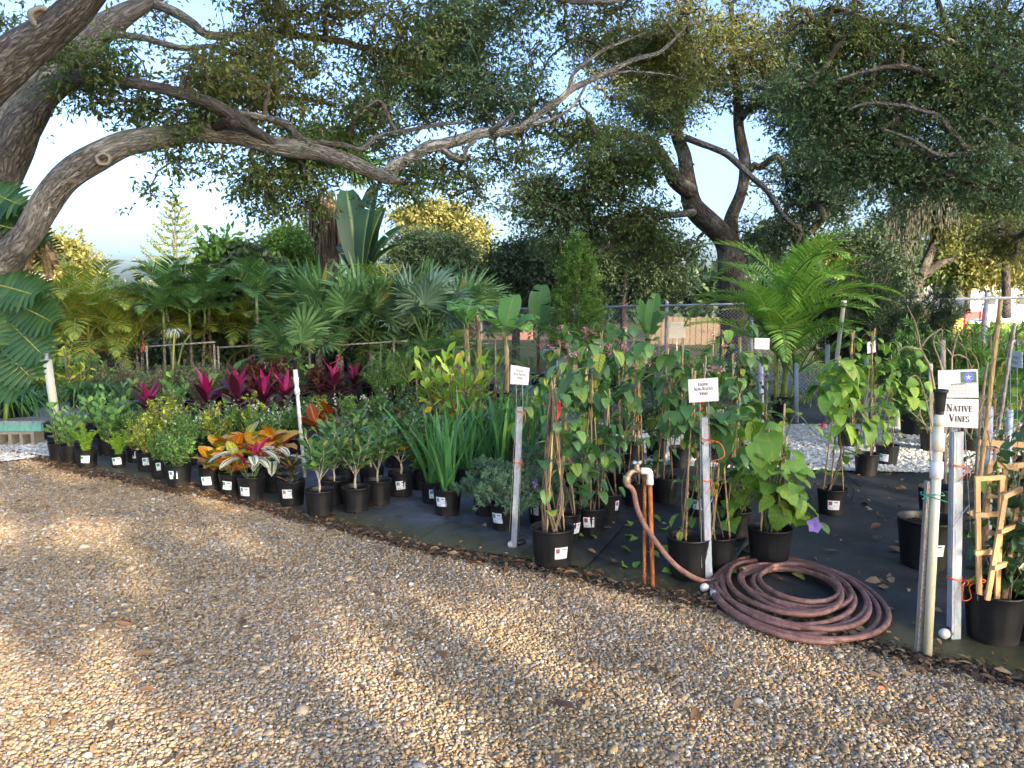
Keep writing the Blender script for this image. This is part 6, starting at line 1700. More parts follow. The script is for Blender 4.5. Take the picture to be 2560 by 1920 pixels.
def tie(t, c, r, mat='orange_tie', tails=2, seed=0, loop=None):
    rg = rg_(seed); mb = MB()
    for k in range(2):
        q = [c + [r * math.cos(a), r * math.sin(a), .006 * k + .004 * math.sin(2 * a + k)] for a in np.linspace(0, 6.283, 14)]; tube(mb, q, .0022, 5)
    for k in range(tails):
        e = c + [r * (1 if k % 2 else -.6) + rg.uniform(0, .02), -r - .01, -rg.uniform(.02, .07)]; tube(mb, spline([c + [r, -r * .6, 0], (c + e) / 2 + [.02, -.03, .01], e], n=3), .002, 4)
    if loop is not None: tube(mb, spline([c + np.array(x) for x in loop], n=4), .0028, 5)
    mb.build('tie', M[mat], t, mtx=Matrix.Translation(-t.location))
def u_post(label, base_px, top_px, w, ties=(), round_=False, group='steel posts carrying the signs', loop=None):
    t, b, tp = pole('steel_post', label, base_px, top_px, 'post', group)
    T = Matrix.Translation(-t.location); mb = MB(); d = nrm(tp - b); R = frames(d[None], np.array([[0, -1., 0]]))[0]
    if round_: tube(mb, [b, tp], w / 2, 14)
    else:                                                # square tube, open at the top
        o, i_ = w / 2, w / 2 - .003
        L = np.linalg.norm(tp - b)
        for (x0, x1, z0, z1) in ((-o, o, i_, o), (-o, o, -o, -i_), (-o, -i_, -i_, i_), (i_, o, -i_, i_)):
            box(mb, (b + tp) / 2 + R @ np.array([(x0 + x1) / 2, 0, (z0 + z1) / 2]), (x1 - x0, L, z1 - z0), R)
        box(mb, (b + tp) / 2 + R @ np.array([-.2 * w, 0, o + .0008]), (.07 * w, L * .99, .0016), R)    # folded seam
    mb.build('post', M['galv'], t, mtx=T)
    for k, f in enumerate(ties): tie(t, along(b, tp, f), w * .78, seed=k, loop=loop if k == 0 else None)
    return t, b, tp
up1 = u_post('square steel post in the centre with a white ball cap at its foot', (1284, 1374), (1300, 1018), .036, (.62, .97))
up2 = u_post('square steel post carrying the readable exotic vines sign beside the brass tap', (1771, 1453), (1760, 1043), .037, (.87, .62), loop=[(.02, -.03, 0), (.08, -.04, -.02), (.10, -.04, -.09), (.03, -.04, -.12)])
up3 = u_post('thick square steel post under the maypop sign at the right', (2384, 1598), (2391, 1078), .043, (.3, .84), loop=[(.03, -.03, 0), (.10, -.05, .012), (.11, -.05, 0), (.05, -.04, -.02), (.06, -.04, -.08), (.02, -.04, -.09), (.02, -.04, -.01)])
u_post('dark steel post under the faded exotic vines sign near the shell path', (1905, 1098), (1903, 905), .05, (.3, .85), True)
u_post('steel post rising from a white pipe foot beside the big black palm pot', (1992, 1060), (1991, 908), .05, (), True)
u_post('steel post half hidden by the bright palm fronds left of the leaning white pipe', (2066, 1060), (2069, 862), .06, (), True)
u_post('steel post behind the canes under the small tilted sign', (2164, 1118), (2166, 900), .05, (), True)
u_post('steel post behind the wooden trellis with bare vines against it', (2466, 1420), (2471, 1017), .05, (.75,), True)
u_post('steel post at the right edge behind the trellis leaves', (2516, 1360), (2523, 1025), .045, (), True)
u_post('steel post hidden in the pink flowering vines left of centre', (1396, 1230), (1398, 900), .045, (), True)
for (px, py, label, r, tail) in ((1277, 1374, 'white ball cap on the irrigation pipe end at the central post', .022, (1310, 1366)), (1760, 1485, 'white ball cap on an irrigation pipe end beside the hose coil', .0235, (1790, 1470)), (2359, 1603, 'large white ball cap on a pipe end below the maypop sign', .024, (2385, 1590))):
    c = G(px, py) + [0, 0, r + .012]; t = thing('pipe_cap', label, 'pipe cap', c)
    e = G(*tail) + [0, 0, r + .012]; d = nrm(e - c); mb = MB(); R = rot_to(-d)
    lathe(mb, [(r * .98, -.016), (r, 0)] + [(r * math.cos(a), r * .95 * math.sin(a)) for a in np.linspace(.15, PI / 2, 7)], 20, (0, 0, 0), R); mb.build('cap', M['pvc_white'], t)
    mb = MB(); tube(mb, [d * .014, d * .028], r * 1.07, 16); tube(mb, [d * .034, d * .042], r * 1.07, 16); mb.build('clamp', M['black'], t)
    mb = MB(); tube(mb, [d * .012, d * np.linalg.norm(e - c)], r * .82, 12); mb.build('pipe', M['black_line'], t)

def stake(label, base_px, top_px, r, mat, name='bamboo_stake', Y=None, cat='stake'):
    b = G(*base_px) if Y is None else P(*base_px, Y); tp = P(*top_px, (Y or b[1]) + .15)
    t = thing(name, label, cat, b * [1, 1, 0]); mb = MB(); n = 9
    for k in range(n):
        a0, a1 = along(b, tp, k / n), along(b, tp, (k + 1) / n); tube(mb, [a0, (a0 + a1) / 2, a1], [r * 1.06, r * .96, r * 1.04], 8, cap=k in (0, n - 1))
    mb.build('cane', M[mat], t, mtx=Matrix.Translation(-t.location)); return t
stake('long tan bamboo cane leaning right over the bare vines', (2434, 1330), (2502, 748), .0125, 'bamboo', Y=4.1)
stake('grey bamboo cane leaning right in front of the fence mesh', (2478, 1200), (2537, 808), .011, 'greywood', Y=4.9)
t, b, tp = pole('wooden_stake', 'flat grey wooden stake marked with a letter Y left of the maypop sign', (2330, 1190), (2326, 908), 'stake')
mb = MB(); bar(mb, b, tp, .032, .018, (0, -1, 0)); mb.build('post', M['greywood'], t, mtx=Matrix.Translation(-t.location))
mb = MB(); w_ = .035; box(mb, along(b, tp, .965) + [0, -.0105, 0], (.03, .002, .05)); mb.build('tag', M['sign'], t, mtx=Matrix.Translation(-t.location))
mb = MB(); c = along(b, tp, .965) + [0, -.0125, 0]
for a_, b_ in (((-.008, 0, .016), (0, 0, 0)), ((.009, 0, .018), (-.002, 0, -.006)), ((0, 0, 0), (-.004, 0, -.018))): bar(mb, c + a_, c + b_, .004, .001, (0, -1, 0))
mb.build('lettering', M['print_blue'], t, mtx=Matrix.Translation(-t.location))
t, b, tp = pole('wooden_stake', 'brown round wooden stake standing up behind the maypop sign', (2362, 1250), (2357, 850), 'stake')
mb = MB(); tube(mb, [b, tp], .019, 9); mb.build('post', M['greywood'], t, mtx=Matrix.Translation(-t.location))

# ---------------------------------------------------------------- signs with lettering
def arc(cx, cy, rx, ry, a0, a1, n=12, th=.14, tn=.05):
    out = []
    for i in range(n):
        t0, t1 = a0 + (a1 - a0) * i / n, a0 + (a1 - a0) * (i + 1) / n
        w = tn + (th - tn) * abs(math.cos((t0 + t1) / 2)) ** 1.3
        out.append((cx + rx * math.cos(t0), cy + ry * math.sin(t0), cx + rx * math.cos(t1), cy + ry * math.sin(t1), w))
    return out
K, k_ = .15, .055
def sr(x, y, w=.28): return (x - w / 2, y, x + w / 2, y, .05)
GL = {'E': (.68, [(.2, 0, .2, 1, K), (.05, .975, .62, .975, k_), (.05, .025, .64, .025, k_), (.2, .52, .5, .52, k_), (.61, .98, .61, .8, .05), (.63, .02, .63, .22, .05), (.5, .42, .5, .62, .05)]),
      'X': (.82, [(.16, 1, .68, 0, K), (.66, 1, .14, 0, k_), sr(.16, .975), sr(.66, .975), sr(.14, .025), sr(.68, .025)]),
      'O': (.86, arc(.43, .5, .34, .47, 0, 2 * PI, 24)),
      'T': (.74, [(.37, 0, .37, 1, K), (.04, .97, .70, .97, k_), (.06, .97, .06, .76, .05), (.68, .97, .68, .76, .05), sr(.37, .025, .34)]),
      'I': (.42, [(.21, 0, .21, 1, K), sr(.21, .975, .34), sr(.21, .025, .34)]),
      'C': (.78, arc(.42, .5, .34, .47, .75, 2 * PI - .75, 20) + [(.67, .98, .67, .72, .05)]),
      'N': (.90, [(.17, 0, .17, 1, k_), (.17, 1, .73, 0, K), (.73, 0, .73, 1, k_), sr(.15, .975, .24), sr(.17, .025, .28), sr(.73, .975, .28)]),
      'A': (.82, [(.14, 0, .41, 1, k_), (.41, 1, .68, 0, K), (.25, .36, .56, .36, k_), sr(.14, .025, .24), sr(.68, .025, .28)]),
      'V': (.82, [(.14, 1, .42, 0, K), (.42, 0, .68, 1, k_), sr(.14, .975, .28), sr(.68, .975, .24)]),
      'S': (.62, arc(.31, .74, .22, .23, .5, PI * 1.5, 12) + arc(.31, .27, .24, .25, PI * .5, -PI * .85, 12) + [(.5, .97, .5, .74, .05), (.09, .03, .09, .27, .05)]),
      '-': (.42, [(.06, .38, .36, .38, .09)]), ' ': (.35, [])}
def letter_line(mb, text, cx, y, hgt, w3d):
    """text: capitals; lower case means small capitals. w3d maps (x, y) on the board to a point"""
    size = [(c, hgt * (1.0 if c.isupper() or c == '-' or c == ' ' else .78)) for c in text]
    W = sum(GL[c.upper()][0] * s for c, s in size); x = cx - W / 2
    k = 0
    for c, s in size:
        w, st = GL[c.upper()]
        for (x0, y0, x1, y1, th) in st:
            a, b = np.array([x + x0 * s, y + y0 * s]), np.array([x + x1 * s, y + y1 * s]); d = b - a; L = np.linalg.norm(d) + 1e-9; d /= L; nn = np.array([-d[1], d[0]]) * th * s * .8
            a2, b2 = a - d * th * s * .10, b + d * th * s * .10
            e = .0009 + .00012 * (k % 5); k += 1
            V = [w3d(*(a2 - nn), e), w3d(*(b2 - nn), e), w3d(*(b2 + nn), e), w3d(*(a2 + nn), e)]
            mb.add(np.array(V), np.array([[0, 1, 2, 3]]))
        x += w * s
def sign(label, corners, Y, lines, yaw=0.0, mat='ink', wire=None, name='vine_sign', thick=.003, text=True):
    """corners: photo pixels of the board, lower-left, lower-right, upper-right, upper-left"""
    q = [P(px, py, Y + yaw * (px - corners[0][0])) for px, py in corners]
    c = sum(q) / 4; t = thing(name, label, 'sign', [c[0], c[1], 0])
    T = Matrix.Translation(-t.location)
    ex, ey = (q[1] - q[0] + q[2] - q[3]) / 2, (q[3] - q[0] + q[2] - q[1]) / 2
    W, H = np.linalg.norm(ex), np.linalg.norm(ey); nv = nrm(np.cross(ex, ey))
    def w3d(x, y, e=0.0):                                # x 0..W, y 0..H on the board
        u, v = x / W, y / H
        return (q[0] * (1 - u) + q[1] * u) * (1 - v) + (q[3] * (1 - u) + q[2] * u) * v + nv * e
    mb = MB(); V = np.array([w3d(0, 0), w3d(W, 0), w3d(W, H), w3d(0, H), w3d(0, 0, -thick), w3d(W, 0, -thick), w3d(W, H, -thick), w3d(0, H, -thick)])
    for f in ((0, 1, 2, 3), (5, 4, 7, 6), (4, 5, 1, 0), (5, 6, 2, 1), (6, 7, 3, 2), (7, 4, 0, 3)): mb.add(V[list(f)], np.array([[0, 1, 2, 3]]))
    mb.build('board', M['sign'], t, smooth=False, mtx=T)
    for (txt, fy, fh) in lines:
        mb = MB(); letter_line(mb, txt, W / 2, fy * H, fh * H, w3d); mb.build('lettering', M[mat], t, smooth=False, mtx=T)
    if wire:
        mb = MB()
        for (a, b, foot, Yf) in wire:
            tube(mb, [P(*a, Y + .004), P(*b, Yf), P(*foot, Yf)], .0019, 5)
        for f in (.35, .7):
            (a, b, ft, Yf), (a2, b2, ft2, Yf2) = wire[0], wire[1]
            tube(mb, [along(P(*b, Yf), P(*ft, Yf), f), along(P(*b2, Yf2), P(*ft2, Yf2), f)], .0017, 4)
        mb.build('wire_stake', M['wire'], t, mtx=T)
    return t, w3d, W, H, T
Yp1, Yp2, Yp3 = up1[1][1], up2[1][1], up3[1][1]
EX = [('Exotic', .70, .13), ('Non-Native', .50, .13), ('Vines', .30, .13)]
sign('white exotic vines sign half hidden by a leaf, on the central post', [(1276, 960), (1321, 963), (1324, 920), (1277, 912)], Yp1 - .05, EX, .0012, wire=[((1290, 945), (1291, 1010), (1274, 1330), Yp1 - .035), ((1306, 950), (1307, 1010), (1297, 1330), Yp1 - .035)])
sign('clear white sign reading exotic non-native vines, above the brass tap', [(1723, 1007), (1797, 1002), (1795, 944), (1720, 949)], Yp2 - .05, EX, 0, wire=[((1750, 990), (1750, 1040), (1754, 1420), Yp2 - .035), ((1772, 990), (1772, 1040), (1786, 1330), Yp2 - .035)])
sign('faded white exotic vines sign in front of the bright palm', [(1887, 872), (1923, 874), (1924, 846), (1887, 845)], 8.6, EX, 0, 'ink_grey', wire=[((1897, 860), (1897, 905), (1897, 960), 8.6), ((1912, 860), (1912, 905), (1913, 960), 8.6)])
sign('small tilted white sign among green leaves before the dark feathery shrub', [(2169, 884), (2190, 880), (2189, 851), (2168, 856)], 7.6, EX, .012, 'ink_grey')
sign('white native vines sign directly below the maypop sheet', [(2349, 1066), (2445, 1071), (2447, 998), (2349, 996)], Yp3 - .05, [('Native', .56, .25), ('Vines', .20, .25)], 0, wire=[((2381, 1060), (2381, 1100), (2376, 1420), Yp3 - .035), ((2412, 1060), (2413, 1100), (2427, 1330), Yp3 - .035)])
sign('bluish native vines sign at the right edge on a leaning stake', [(2515, 913), (2555, 921), (2555, 881), (2521, 875)], 5.3, [('Native', .52, .21), ('Vines', .2, .21)], -.004, 'ink_grey', wire=[((2526, 900), (2526, 930), (2526, 1100), 5.3), ((2543, 900), (2543, 930), (2543, 1100), 5.3)])
t, w3d, W, H, T = sign('white maypop passionvine information sheet with a blue flower picture', [(2346, 994), (2447, 994), (2444, 923), (2345, 926)], Yp3 - .056, [], 0, name='information_sign')
def patch(mb, x0, x1, y0, y1, e): mb.add(np.array([w3d(x0 * W, y0 * H, e), w3d(x1 * W, y0 * H, e), w3d(x1 * W, y1 * H, e), w3d(x0 * W, y1 * H, e)]), np.array([[0, 1, 2, 3]]))
mb = MB(); patch(mb, .56, .965, .53, .92, .0006); pic = mb.build('picture', M['print_green'], t, smooth=False, mtx=T)
mb = MB()
for k in range(12):
    a = k * PI / 6; cx, cy = .76 * W, .725 * H; r0, r1 = .15 * H, .175 * H; d = np.array([math.cos(a), math.sin(a)]); n2 = np.array([-d[1], d[0]])
    p0 = np.array([cx, cy]); e = .0010 + .0001 * (k % 3)
    mb.add(np.array([w3d(*(p0), e), w3d(*(p0 + d * r0 + n2 * .05 * H), e), w3d(*(p0 + d * r1 * 1.12), e), w3d(*(p0 + d * r0 - n2 * .05 * H), e)]), np.array([[0, 3, 2, 1]]))
mb.build('picture_petals', M['print_blue'], t, smooth=False, mtx=T)
mb = MB()
for k in range(5):
    a = k * 2 * PI / 5 + .3; d = np.array([math.cos(a), math.sin(a)]); n2 = np.array([-d[1], d[0]]) * .010 * H; p0 = np.array([.76 * W, .725 * H])
    mb.add(np.array([w3d(*(p0 - n2), .0016), w3d(*(p0 + d * .09 * H - n2), .0016), w3d(*(p0 + d * .09 * H + n2), .0016), w3d(*(p0 + n2), .0016)]), np.array([[0, 1, 2, 3]]))
mb.build('picture_stamens', M['print_white'], t, smooth=False, mtx=T)
rg = rg_(72); mb = MB()
for k, (x0, x1, y) in enumerate([(.24, .75, .415), (.19, .86, .36), (.19, .86, .305), (.19, .86, .25), (.19, .86, .195), (.24, .86, .14), (.30, .72, .085), (.19, .42, .555), (.22, .40, .80)]):
    x = x0
    while x < x1:
        w = rg.uniform(.02, .06); patch(mb, x, min(x1, x + w), y, y + .018, .0006); x += w + .012
mb.build('small_print', M['ink_grey'], t, smooth=False, mtx=T)
def text(parent, body, x, y, hgt, mat, bold=.0, T_=None):
    cu = bpy.data.curves.new('heading', 'FONT'); cu.body = body; cu.size = hgt * 1.35; cu.align_x = 'CENTER'; cu.offset = bold
    o = bpy.data.objects.new('heading', cu); COL.objects.link(o); o.parent = parent; cu.materials.append(M[mat])
    p = w3d(x, y, .0012); p2 = w3d(x + .01, y, .0012); p3 = w3d(x, y + .01, .0012)
    ex, ey = nrm(p2 - p), nrm(p3 - p); ez = nrm(np.cross(ex, ey)); Mx = Matrix.Identity(4)
    for i in range(3): Mx[i][0], Mx[i][1], Mx[i][2], Mx[i][3] = float(ex[i]), float(ey[i]), float(ez[i]), float(p[i])
    o.matrix_basis = Matrix.Translation(-parent.location) @ Mx
    bpy.context.view_layer.update()
    me = bpy.data.meshes.new_from_object(o.evaluated_get(bpy.context.evaluated_depsgraph_get())); m_ = o.matrix_basis.copy()
    bpy.data.objects.remove(o); obj('heading', me, parent, m_)
text(t, 'MAYPOP PASSIONVINE', .53 * W, .465 * H, .047 * H, 'ink', .0003)

# ---------------------------------------------------------------- tap, standpipe, hose
b = G(1632, 1470); Yb = b[1]
t = thing('standpipe', 'rusty standpipe with a white elbow and brass tap feeding the hose', 'tap', b)
T = Matrix.Translation(-t.location)
el = P(1625, 1190, Yb)
cyl(t, 'pipe', b - [0, 0, .01], el + [0, 0, -.02], .0125, 'rust')
mb = MB(); tube(mb, spline([el + [0, 0, -.045], el + [0, 0, 0], el + [-.006, 0, .022], el + [-.022, 0, .028], el + [-.05, 0, .028]], n=4), .0185, 16); tube(mb, [el + [0, 0, -.047], el + [0, 0, -.02]], .0205, 16); mb.build('elbow', M['pvc_white'], t, mtx=T)
v = el + [-.05, 0, .028]
mb = MB(); tube(mb, spline([v + [.004, 0, 0], v + [-.03, 0, 0], v + [-.055, -.004, -.006], v + [-.075, -.008, -.03]], n=4), [.013] * 4 + [.012] * 4 + [.015] * 5, 12)
tube(mb, [v + [-.022, 0, 0], v + [-.022, 0, .04]], .009, 10); lathe(mb, [(.015, -.02), (.017, -.018), (.017, .0), (.013, .002), (.013, .02)], 14, v + [-.022, 0, .022]); body = mb.build('tap_body', M['brass'], t, mtx=T)
mb = MB()
for a in range(4): tube(mb, [v + [-.022, 0, .044], v + [-.022 + .027 * math.cos(a * PI / 2 + .5), .027 * math.sin(a * PI / 2 + .5), .048]], [.006, .0075], 8)
mb.build('tap_handle', M['galv'], t, mtx=T)
hs = v + np.array([-.077, -.008, -.034])
mb = MB(); lathe(mb, [(.016, .012), (.021, .01), (.021, -.028), (.0175, -.032), (.016, -.045)], 16, hs); mb.build('hose_coupling', M['brass'], t, mtx=T)
st = thing('rebar_stake', 'rusty ribbed steel stake standing tight against the standpipe', 'stake', b - [.045, -.015, 0])
q0, q1 = b - [.045, -.015, 0], P(1612, 1192, Yb + .015)
mb = MB(); tube(mb, [q0, q1], .0085, 8)
n = 46
for k in range(n):
    c = along(q0, q1, (k + .5) / n); tube(mb, [c + [0, 0, -.0025], c + [.001, 0, .0025]], .0115, 8)
mb.build('bar', M['rust'], st, mtx=Matrix.Translation(-st.location))

hose = thing('garden_hose', 'mauve rubber garden hose with yellow stripe coiled on the black cloth', 'hose', G(1990, 1505))
R0 = .0142
hp = [hs + [0, 0, -.04]]
for px, py, Yh in ((1584, 1225, 4.18), (1590, 1262, 4.17), (1602, 1293, 4.16), (1615, 1319, 4.15), (1650, 1369, 4.11), (1686, 1411, 4.09), (1723, 1438, 4.1), (1755, 1452, 4.14)):
    hp.append(P(px, py, Yh))
for px, py in ((1790, 1466),): hp.append(G(px, py) + [0, 0, R0 + .008])
loops = [(1990, 1512, 202, 92), (2014, 1514, 232, 100), (1966, 1512, 178, 94), (1958, 1504, 160, 80), (2000, 1502, 206, 84), (1972, 1506, 168, 84), (1990, 1497, 138, 62), (1968, 1492, 118, 50), (1998, 1490, 112, 42), (1974, 1498, 160, 78), (1992, 1486, 96, 38), (1972, 1492, 126, 50)]
rg = rg_(73); nst = 26
for i in range(len(loops) - 1):
    A_, B_ = np.array(loops[i], float), np.array(loops[i + 1], float)
    for k in range(nst):
        f = k / nst; L = A_ * (1 - f) + B_ * f; a = PI + .25 - 2 * PI * (k / nst) if True else 0
        px, py = L[0] + L[2] * math.cos(a), L[1] - L[3] * math.sin(a) * -1
        lay = .5 + .5 * math.sin(i * 2.1 + 2.2 * math.sin(a + i)); w_ = math.sin(2 * a + i * 1.9) * 5 + math.sin(3 * a + i * 2.7) * 3.2
        px += w_ * math.cos(a); py += w_ * .45 * math.sin(a) + .16 * (px - 1985)
        z = R0 + .008 + (i // 3) * .011 + .014 * lay
        hp.append(G(px, py) + [0, 0, z])
hp = np.array(hp)
pts = spline(hp, step=.02)
# smooth out the pixel grid
for _ in range(3): pts[1:-1] = (pts[:-2] + 2 * pts[1:-1] + pts[2:]) / 4
mb = MB(); tube(mb, pts, R0, 12); mb.build('hose_line', M['hose'], hose, mtx=Matrix.Translation(-hose.location))
mb = MB(); e = pts[-1]; d = nrm(pts[-1] - pts[-4]); lathe(mb, [(R0 * 1.0, -.02), (R0 * 1.2, -.018), (R0 * 1.25, .02), (R0 * .7, .022), (R0 * .6, .0)], 14, e, rot_to(d)); mb.build('end_fitting', M['brass'], hose, mtx=Matrix.Translation(-hose.location))
k = int(len(pts) * .157); mb = MB(); tube(mb, pts[k:k + 3], R0 * 1.3, 12); mb.build('clamp', M['galv'], hose, mtx=Matrix.Translation(-hose.location))

# irrigation tubing on the cloth
def line(label, pts_, r=.006, mat='black_line'):
    q = spline(np.array(pts_), n=6); t = MB(); tube(t, q, r, 6); return tag(t.build('drip_tube', M[mat]), label, 'irrigation tube', 'black drip tubes among the pots')
line('thick black irrigation tube with a joint left of the lime vine pot', [G(1822, 1424) + [0, 0, .03], G(1850, 1385) + [0, 0, .03], G(1875, 1358) + [0, 0, .03]], .016)
line('thin black drip tube looping up between the tap vine and lime vine', [G(1812, 1420) + [0, 0, .02], P(1808, 1330, 4.7), P(1838, 1285, 4.8), P(1880, 1262, 4.7)], .003)
line('thin black drip tube looping beside the labelled lime pot near the shell path', [P(2108, 1205, 5.6), P(2133, 1220, 5.5), G(2125, 1258) + [0, 0, .02], G(2095, 1262) + [0, 0, .02]], .004)
line('black drip tube running from the lime pot towards the shell path', [G(2140, 1200) + [0, 0, .02], G(2150, 1220) + [0, 0, .02], G(2100, 1170) + [0, 0, .02]], .005)

# ---------------------------------------------------------------- pallets and concrete blocks at the left
def pallet(label, px0, px1, y_px, Y, z, depth, mat2='teal_wood'):
    a, b_ = P(px0, y_px, Y), P(px1, y_px, Y); t = thing('pallet', label, 'pallet', ((a[0] + b_[0]) / 2, Y, 0)); W = b_[0] - a[0]
    n = 6
    for k in range(n):
        mb = MB(); box(mb, (0, depth * (k + .5) / n, z - .011 + random.uniform(-.002, .002)), (W, depth / n * .9, .022)); mb.build('deck_board', M['grey_deck'], t)
    for k in range(3):
        mb = MB(); box(mb, (0, .02 + (depth - .04) * k / 2, z - .067), (W * .99, .04, .088)); mb.build('stringer', M[mat2], t)
    return t
def cblock(label, px, y_base, Y, w=.40, hgt=.17, d=.19, holes=3):
    c = P(px, y_base, Y); t = thing('concrete_block', label, 'concrete block', (c[0], Y + d / 2, 0))
    mb = MB(); wall = .035; hw = (w - wall * (holes + 1)) / holes
    box(mb, (0, 0, .03 / 2), (w, d, .03)); box(mb, (0, 0, hgt - .015), (w, d, .03))
    for k in range(holes + 1): box(mb, (-w / 2 + wall / 2 + k * (hw + wall), 0, hgt / 2), (wall, d - .002, hgt - .06))
    box(mb, (0, d * .3, hgt / 2), (w - .08, .02, hgt - .062))
    mb.build('block', M['block'], t, smooth=False); return t
YB = G(40, 1118)[1]
cblock('grey concrete block with square holes under the teal pallet', 40, 1118, YB)
cblock('grey concrete block under the teal pallet at the picture edge', -70, 1118, YB)
cblock('concrete block under the far pallet behind the leaning white pipe', 120, 1085, 9.1)
cblock('concrete block under the far end of the back pallet', 225, 1085, 9.1)
pallet('teal painted pallet on concrete blocks holding liriope pots at the left edge', -190, 104, 1062, YB, .285, .8)
pallet('grey green pallet behind the leaning white pipe', 78, 256, 1028, 9.1, .285, .9)

# ribbons
def ribbon(label, px, py, Y, L, mat, name='flagging_ribbon', w=.022, sway=.02):
    p = P(px, py, Y); t = MB(); n = 8; V = []
    for i in range(n + 1):
        u = i / n; x = sway * math.sin(u * 4) - sway * u; V += [(x - w / 2 * (1 - .3 * u), .01 * math.sin(u * 6), -L * u), (x + w / 2 * (1 - .3 * u), -.01 * math.sin(u * 5), -L * u)]
    i = np.arange(n); t.add(np.array(V), np.stack([2 * i, 2 * i + 1, 2 * i + 3, 2 * i + 2], -1))
    tube(t, [(-.02, .012, .0), (0, -.012, .004), (.02, .012, 0)], .004, 4)
    return tag(t.build(name, M[mat], mtx=Matrix.Translation(p)), label, 'ribbon')
ribbon('pink flagging ribbon tied to the yellowing palm clump', 234, 866, 12.3, .24, 'pink_tag', sway=-.03)
ribbon('pink flagging ribbon beside the grey rail left of the spider lily', 357, 858, 12.3, .14, 'pink_tag', w=.03)
ribbon('pink flagging ribbon under the big fan palms', 842, 888, 11.4, .13, 'pink_tag', w=.03, sway=.06)
ribbon('red plastic tag on the shrivelled vine in the front centre pot', 1396, 1008, 4.75, .125, 'red_tag', 'plastic_tag', .020, .008)
ribbon('red plastic tag on a cane behind the centre vines', 1482, 996, 5.6, .08, 'red_tag', 'plastic_tag', .016, .008)
ribbon('red plastic tag under the readable exotic vines sign', 1754, 1006, 4.5, .06, 'red_tag', 'plastic_tag', .014, .006)
# ---------------------------------------------------------------- the potted plants, front edge of the block, left to right
A_ = potted
A_('clusia', 1, 150, 1152, 'm', 'potted_shrub', 'round leaved green shrub in the leftmost black pot of the front edge', sticker=None)
A_('clusia', 0, 180, 1158, 'm', 'potted_clusia', 'round leaved clusia just left of the first foxtail fern', sticker=None)
A_('fern', 0, 218, 1170, 'm', 'potted_fern', 'foxtail fern in the wider labelled pot at the left front', sticker='label_green', side=-.25)
A_('fern', 1, 298, 1168, 's', 'potted_fern', 'small foxtail fern in a small pot right of the wider fern pot', scale=.85, sticker='label_green', side=-.2)
A_('clusia', 0, 268, 1138, 'm', 'potted_clusia', 'round leaved clusia standing behind and between the two foxtail ferns', scale=1.1, sticker=None)
A_('duranta', 0, 337, 1157, 's', 'potted_duranta', 'yellow green leafy shrub in the small pot with a square green label', sticker='label_green', scale=.8)
A_('duranta', 1, 370, 1177, 'm', 'potted_duranta', 'yellow green leafy shrub with thin stems left of the big mounded shrub', sticker='label_green', scale=.95)
A_('small', 1, 404, 1194, 'm', 'potted_shrub', 'fine leaved green shrub half hidden behind the big mounded shrub', sticker='label_green', side=.1)
A_('small', 0, 448, 1217, 'l', 'potted_shrub', 'big mounded fine leaved shrub in a wide labelled pot', sticker='label_green', side=-.35, scale=1.12)
A_('croton', 0, 531, 1224, 'l', 'potted_croton', 'orange and yellow croton in the labelled pot right of the mounded shrub', sticker='label_green', side=-.4)
A_('croton', 1, 580, 1236, 'm', 'potted_croton', 'orange croton squeezed between the yellow croton and the striped white plant', sticker='label_green', side=-.5)
A_('stromanthe', 0, 630, 1252, 'l', 'potted_stromanthe', 'white and green striped plant with magenta undersides in the front row', sticker='label_green', side=-.6, rot=.4)
A_('stromanthe', 1, 686, 1231, 'm', 'potted_stromanthe', 'striped white and green plant behind the front striped one', sticker=None, rot=2.2, scale=.95)
A_('croton_narrow', 0, 730, 1264, 'l', 'potted_croton', 'narrow leaved dark croton with yellow tips in an orange labelled pot', sticker='label_orange', side=-.3)
A_('gardenia', 0, 800, 1291, 'l', 'potted_gardenia', 'leafy gardenia on a pale stem in the unlabelled pot nearest the seam', sticker=None)
A_('gardenia', 1, 836, 1260, 'l', 'potted_gardenia', 'glossy gardenia standing behind the two front unlabelled pots', sticker=None)
A_('gardenia', 2, 891, 1282, 'l', 'potted_gardenia', 'glossy gardenia with a short pale trunk, second unlabelled front pot', sticker=None, scale=1.1)
A_('gardenia', 0, 946, 1263, 'l', 'potted_gardenia', 'glossy gardenia with yellowing low leaves beside the labelled tree-form one', sticker=None, scale=1.05)
A_('gardenia', 1, 1003, 1240, 'l', 'potted_gardenia', 'tree-form gardenia in the labelled pot left of the sword leaves', sticker='label_blue', side=.1, scale=1.1)
A_('gardenia', 2, 864, 1220, 'l', 'potted_gardenia', 'gardenia in the second rank directly behind the pale stemmed ones', sticker=None)
A_('gardenia', 1, 930, 1222, 'l', 'potted_gardenia', 'gardenia in the second rank left of the labelled tree-form one', sticker='label_blue', side=.7)
A_('greenbush', 0, 1052, 1221, 'm', 'potted_shrub', 'dark leafy shrub in shadow between the gardenia and the sword leaves', sticker=None)
A_('iris', 0, 1119, 1286, 'l', 'potted_iris', 'sword leaved walking iris in the front labelled pot of its group', sticker='label_blue', side=-.5, rot=.3)
A_('iris', 1, 1083, 1258, 'm', 'potted_iris', 'sword leaved iris fanning left behind the front iris pot', sticker='label_blue', side=.1, rot=2.6)
A_('iris', 0, 1163, 1225, 'l', 'potted_iris', 'sword leaved iris in the middle pot of the iris group', sticker=None, rot=3.9)
A_('iris', 1, 1208, 1212, 'l', 'potted_iris', 'sword leaved iris standing behind the middle iris pot', sticker=None, rot=1.1)
A_('iris', 0, 1252, 1222, 'l', 'potted_iris', 'tall sword leaved iris just left of the central steel post', sticker=None, rot=5.0, scale=1.08)
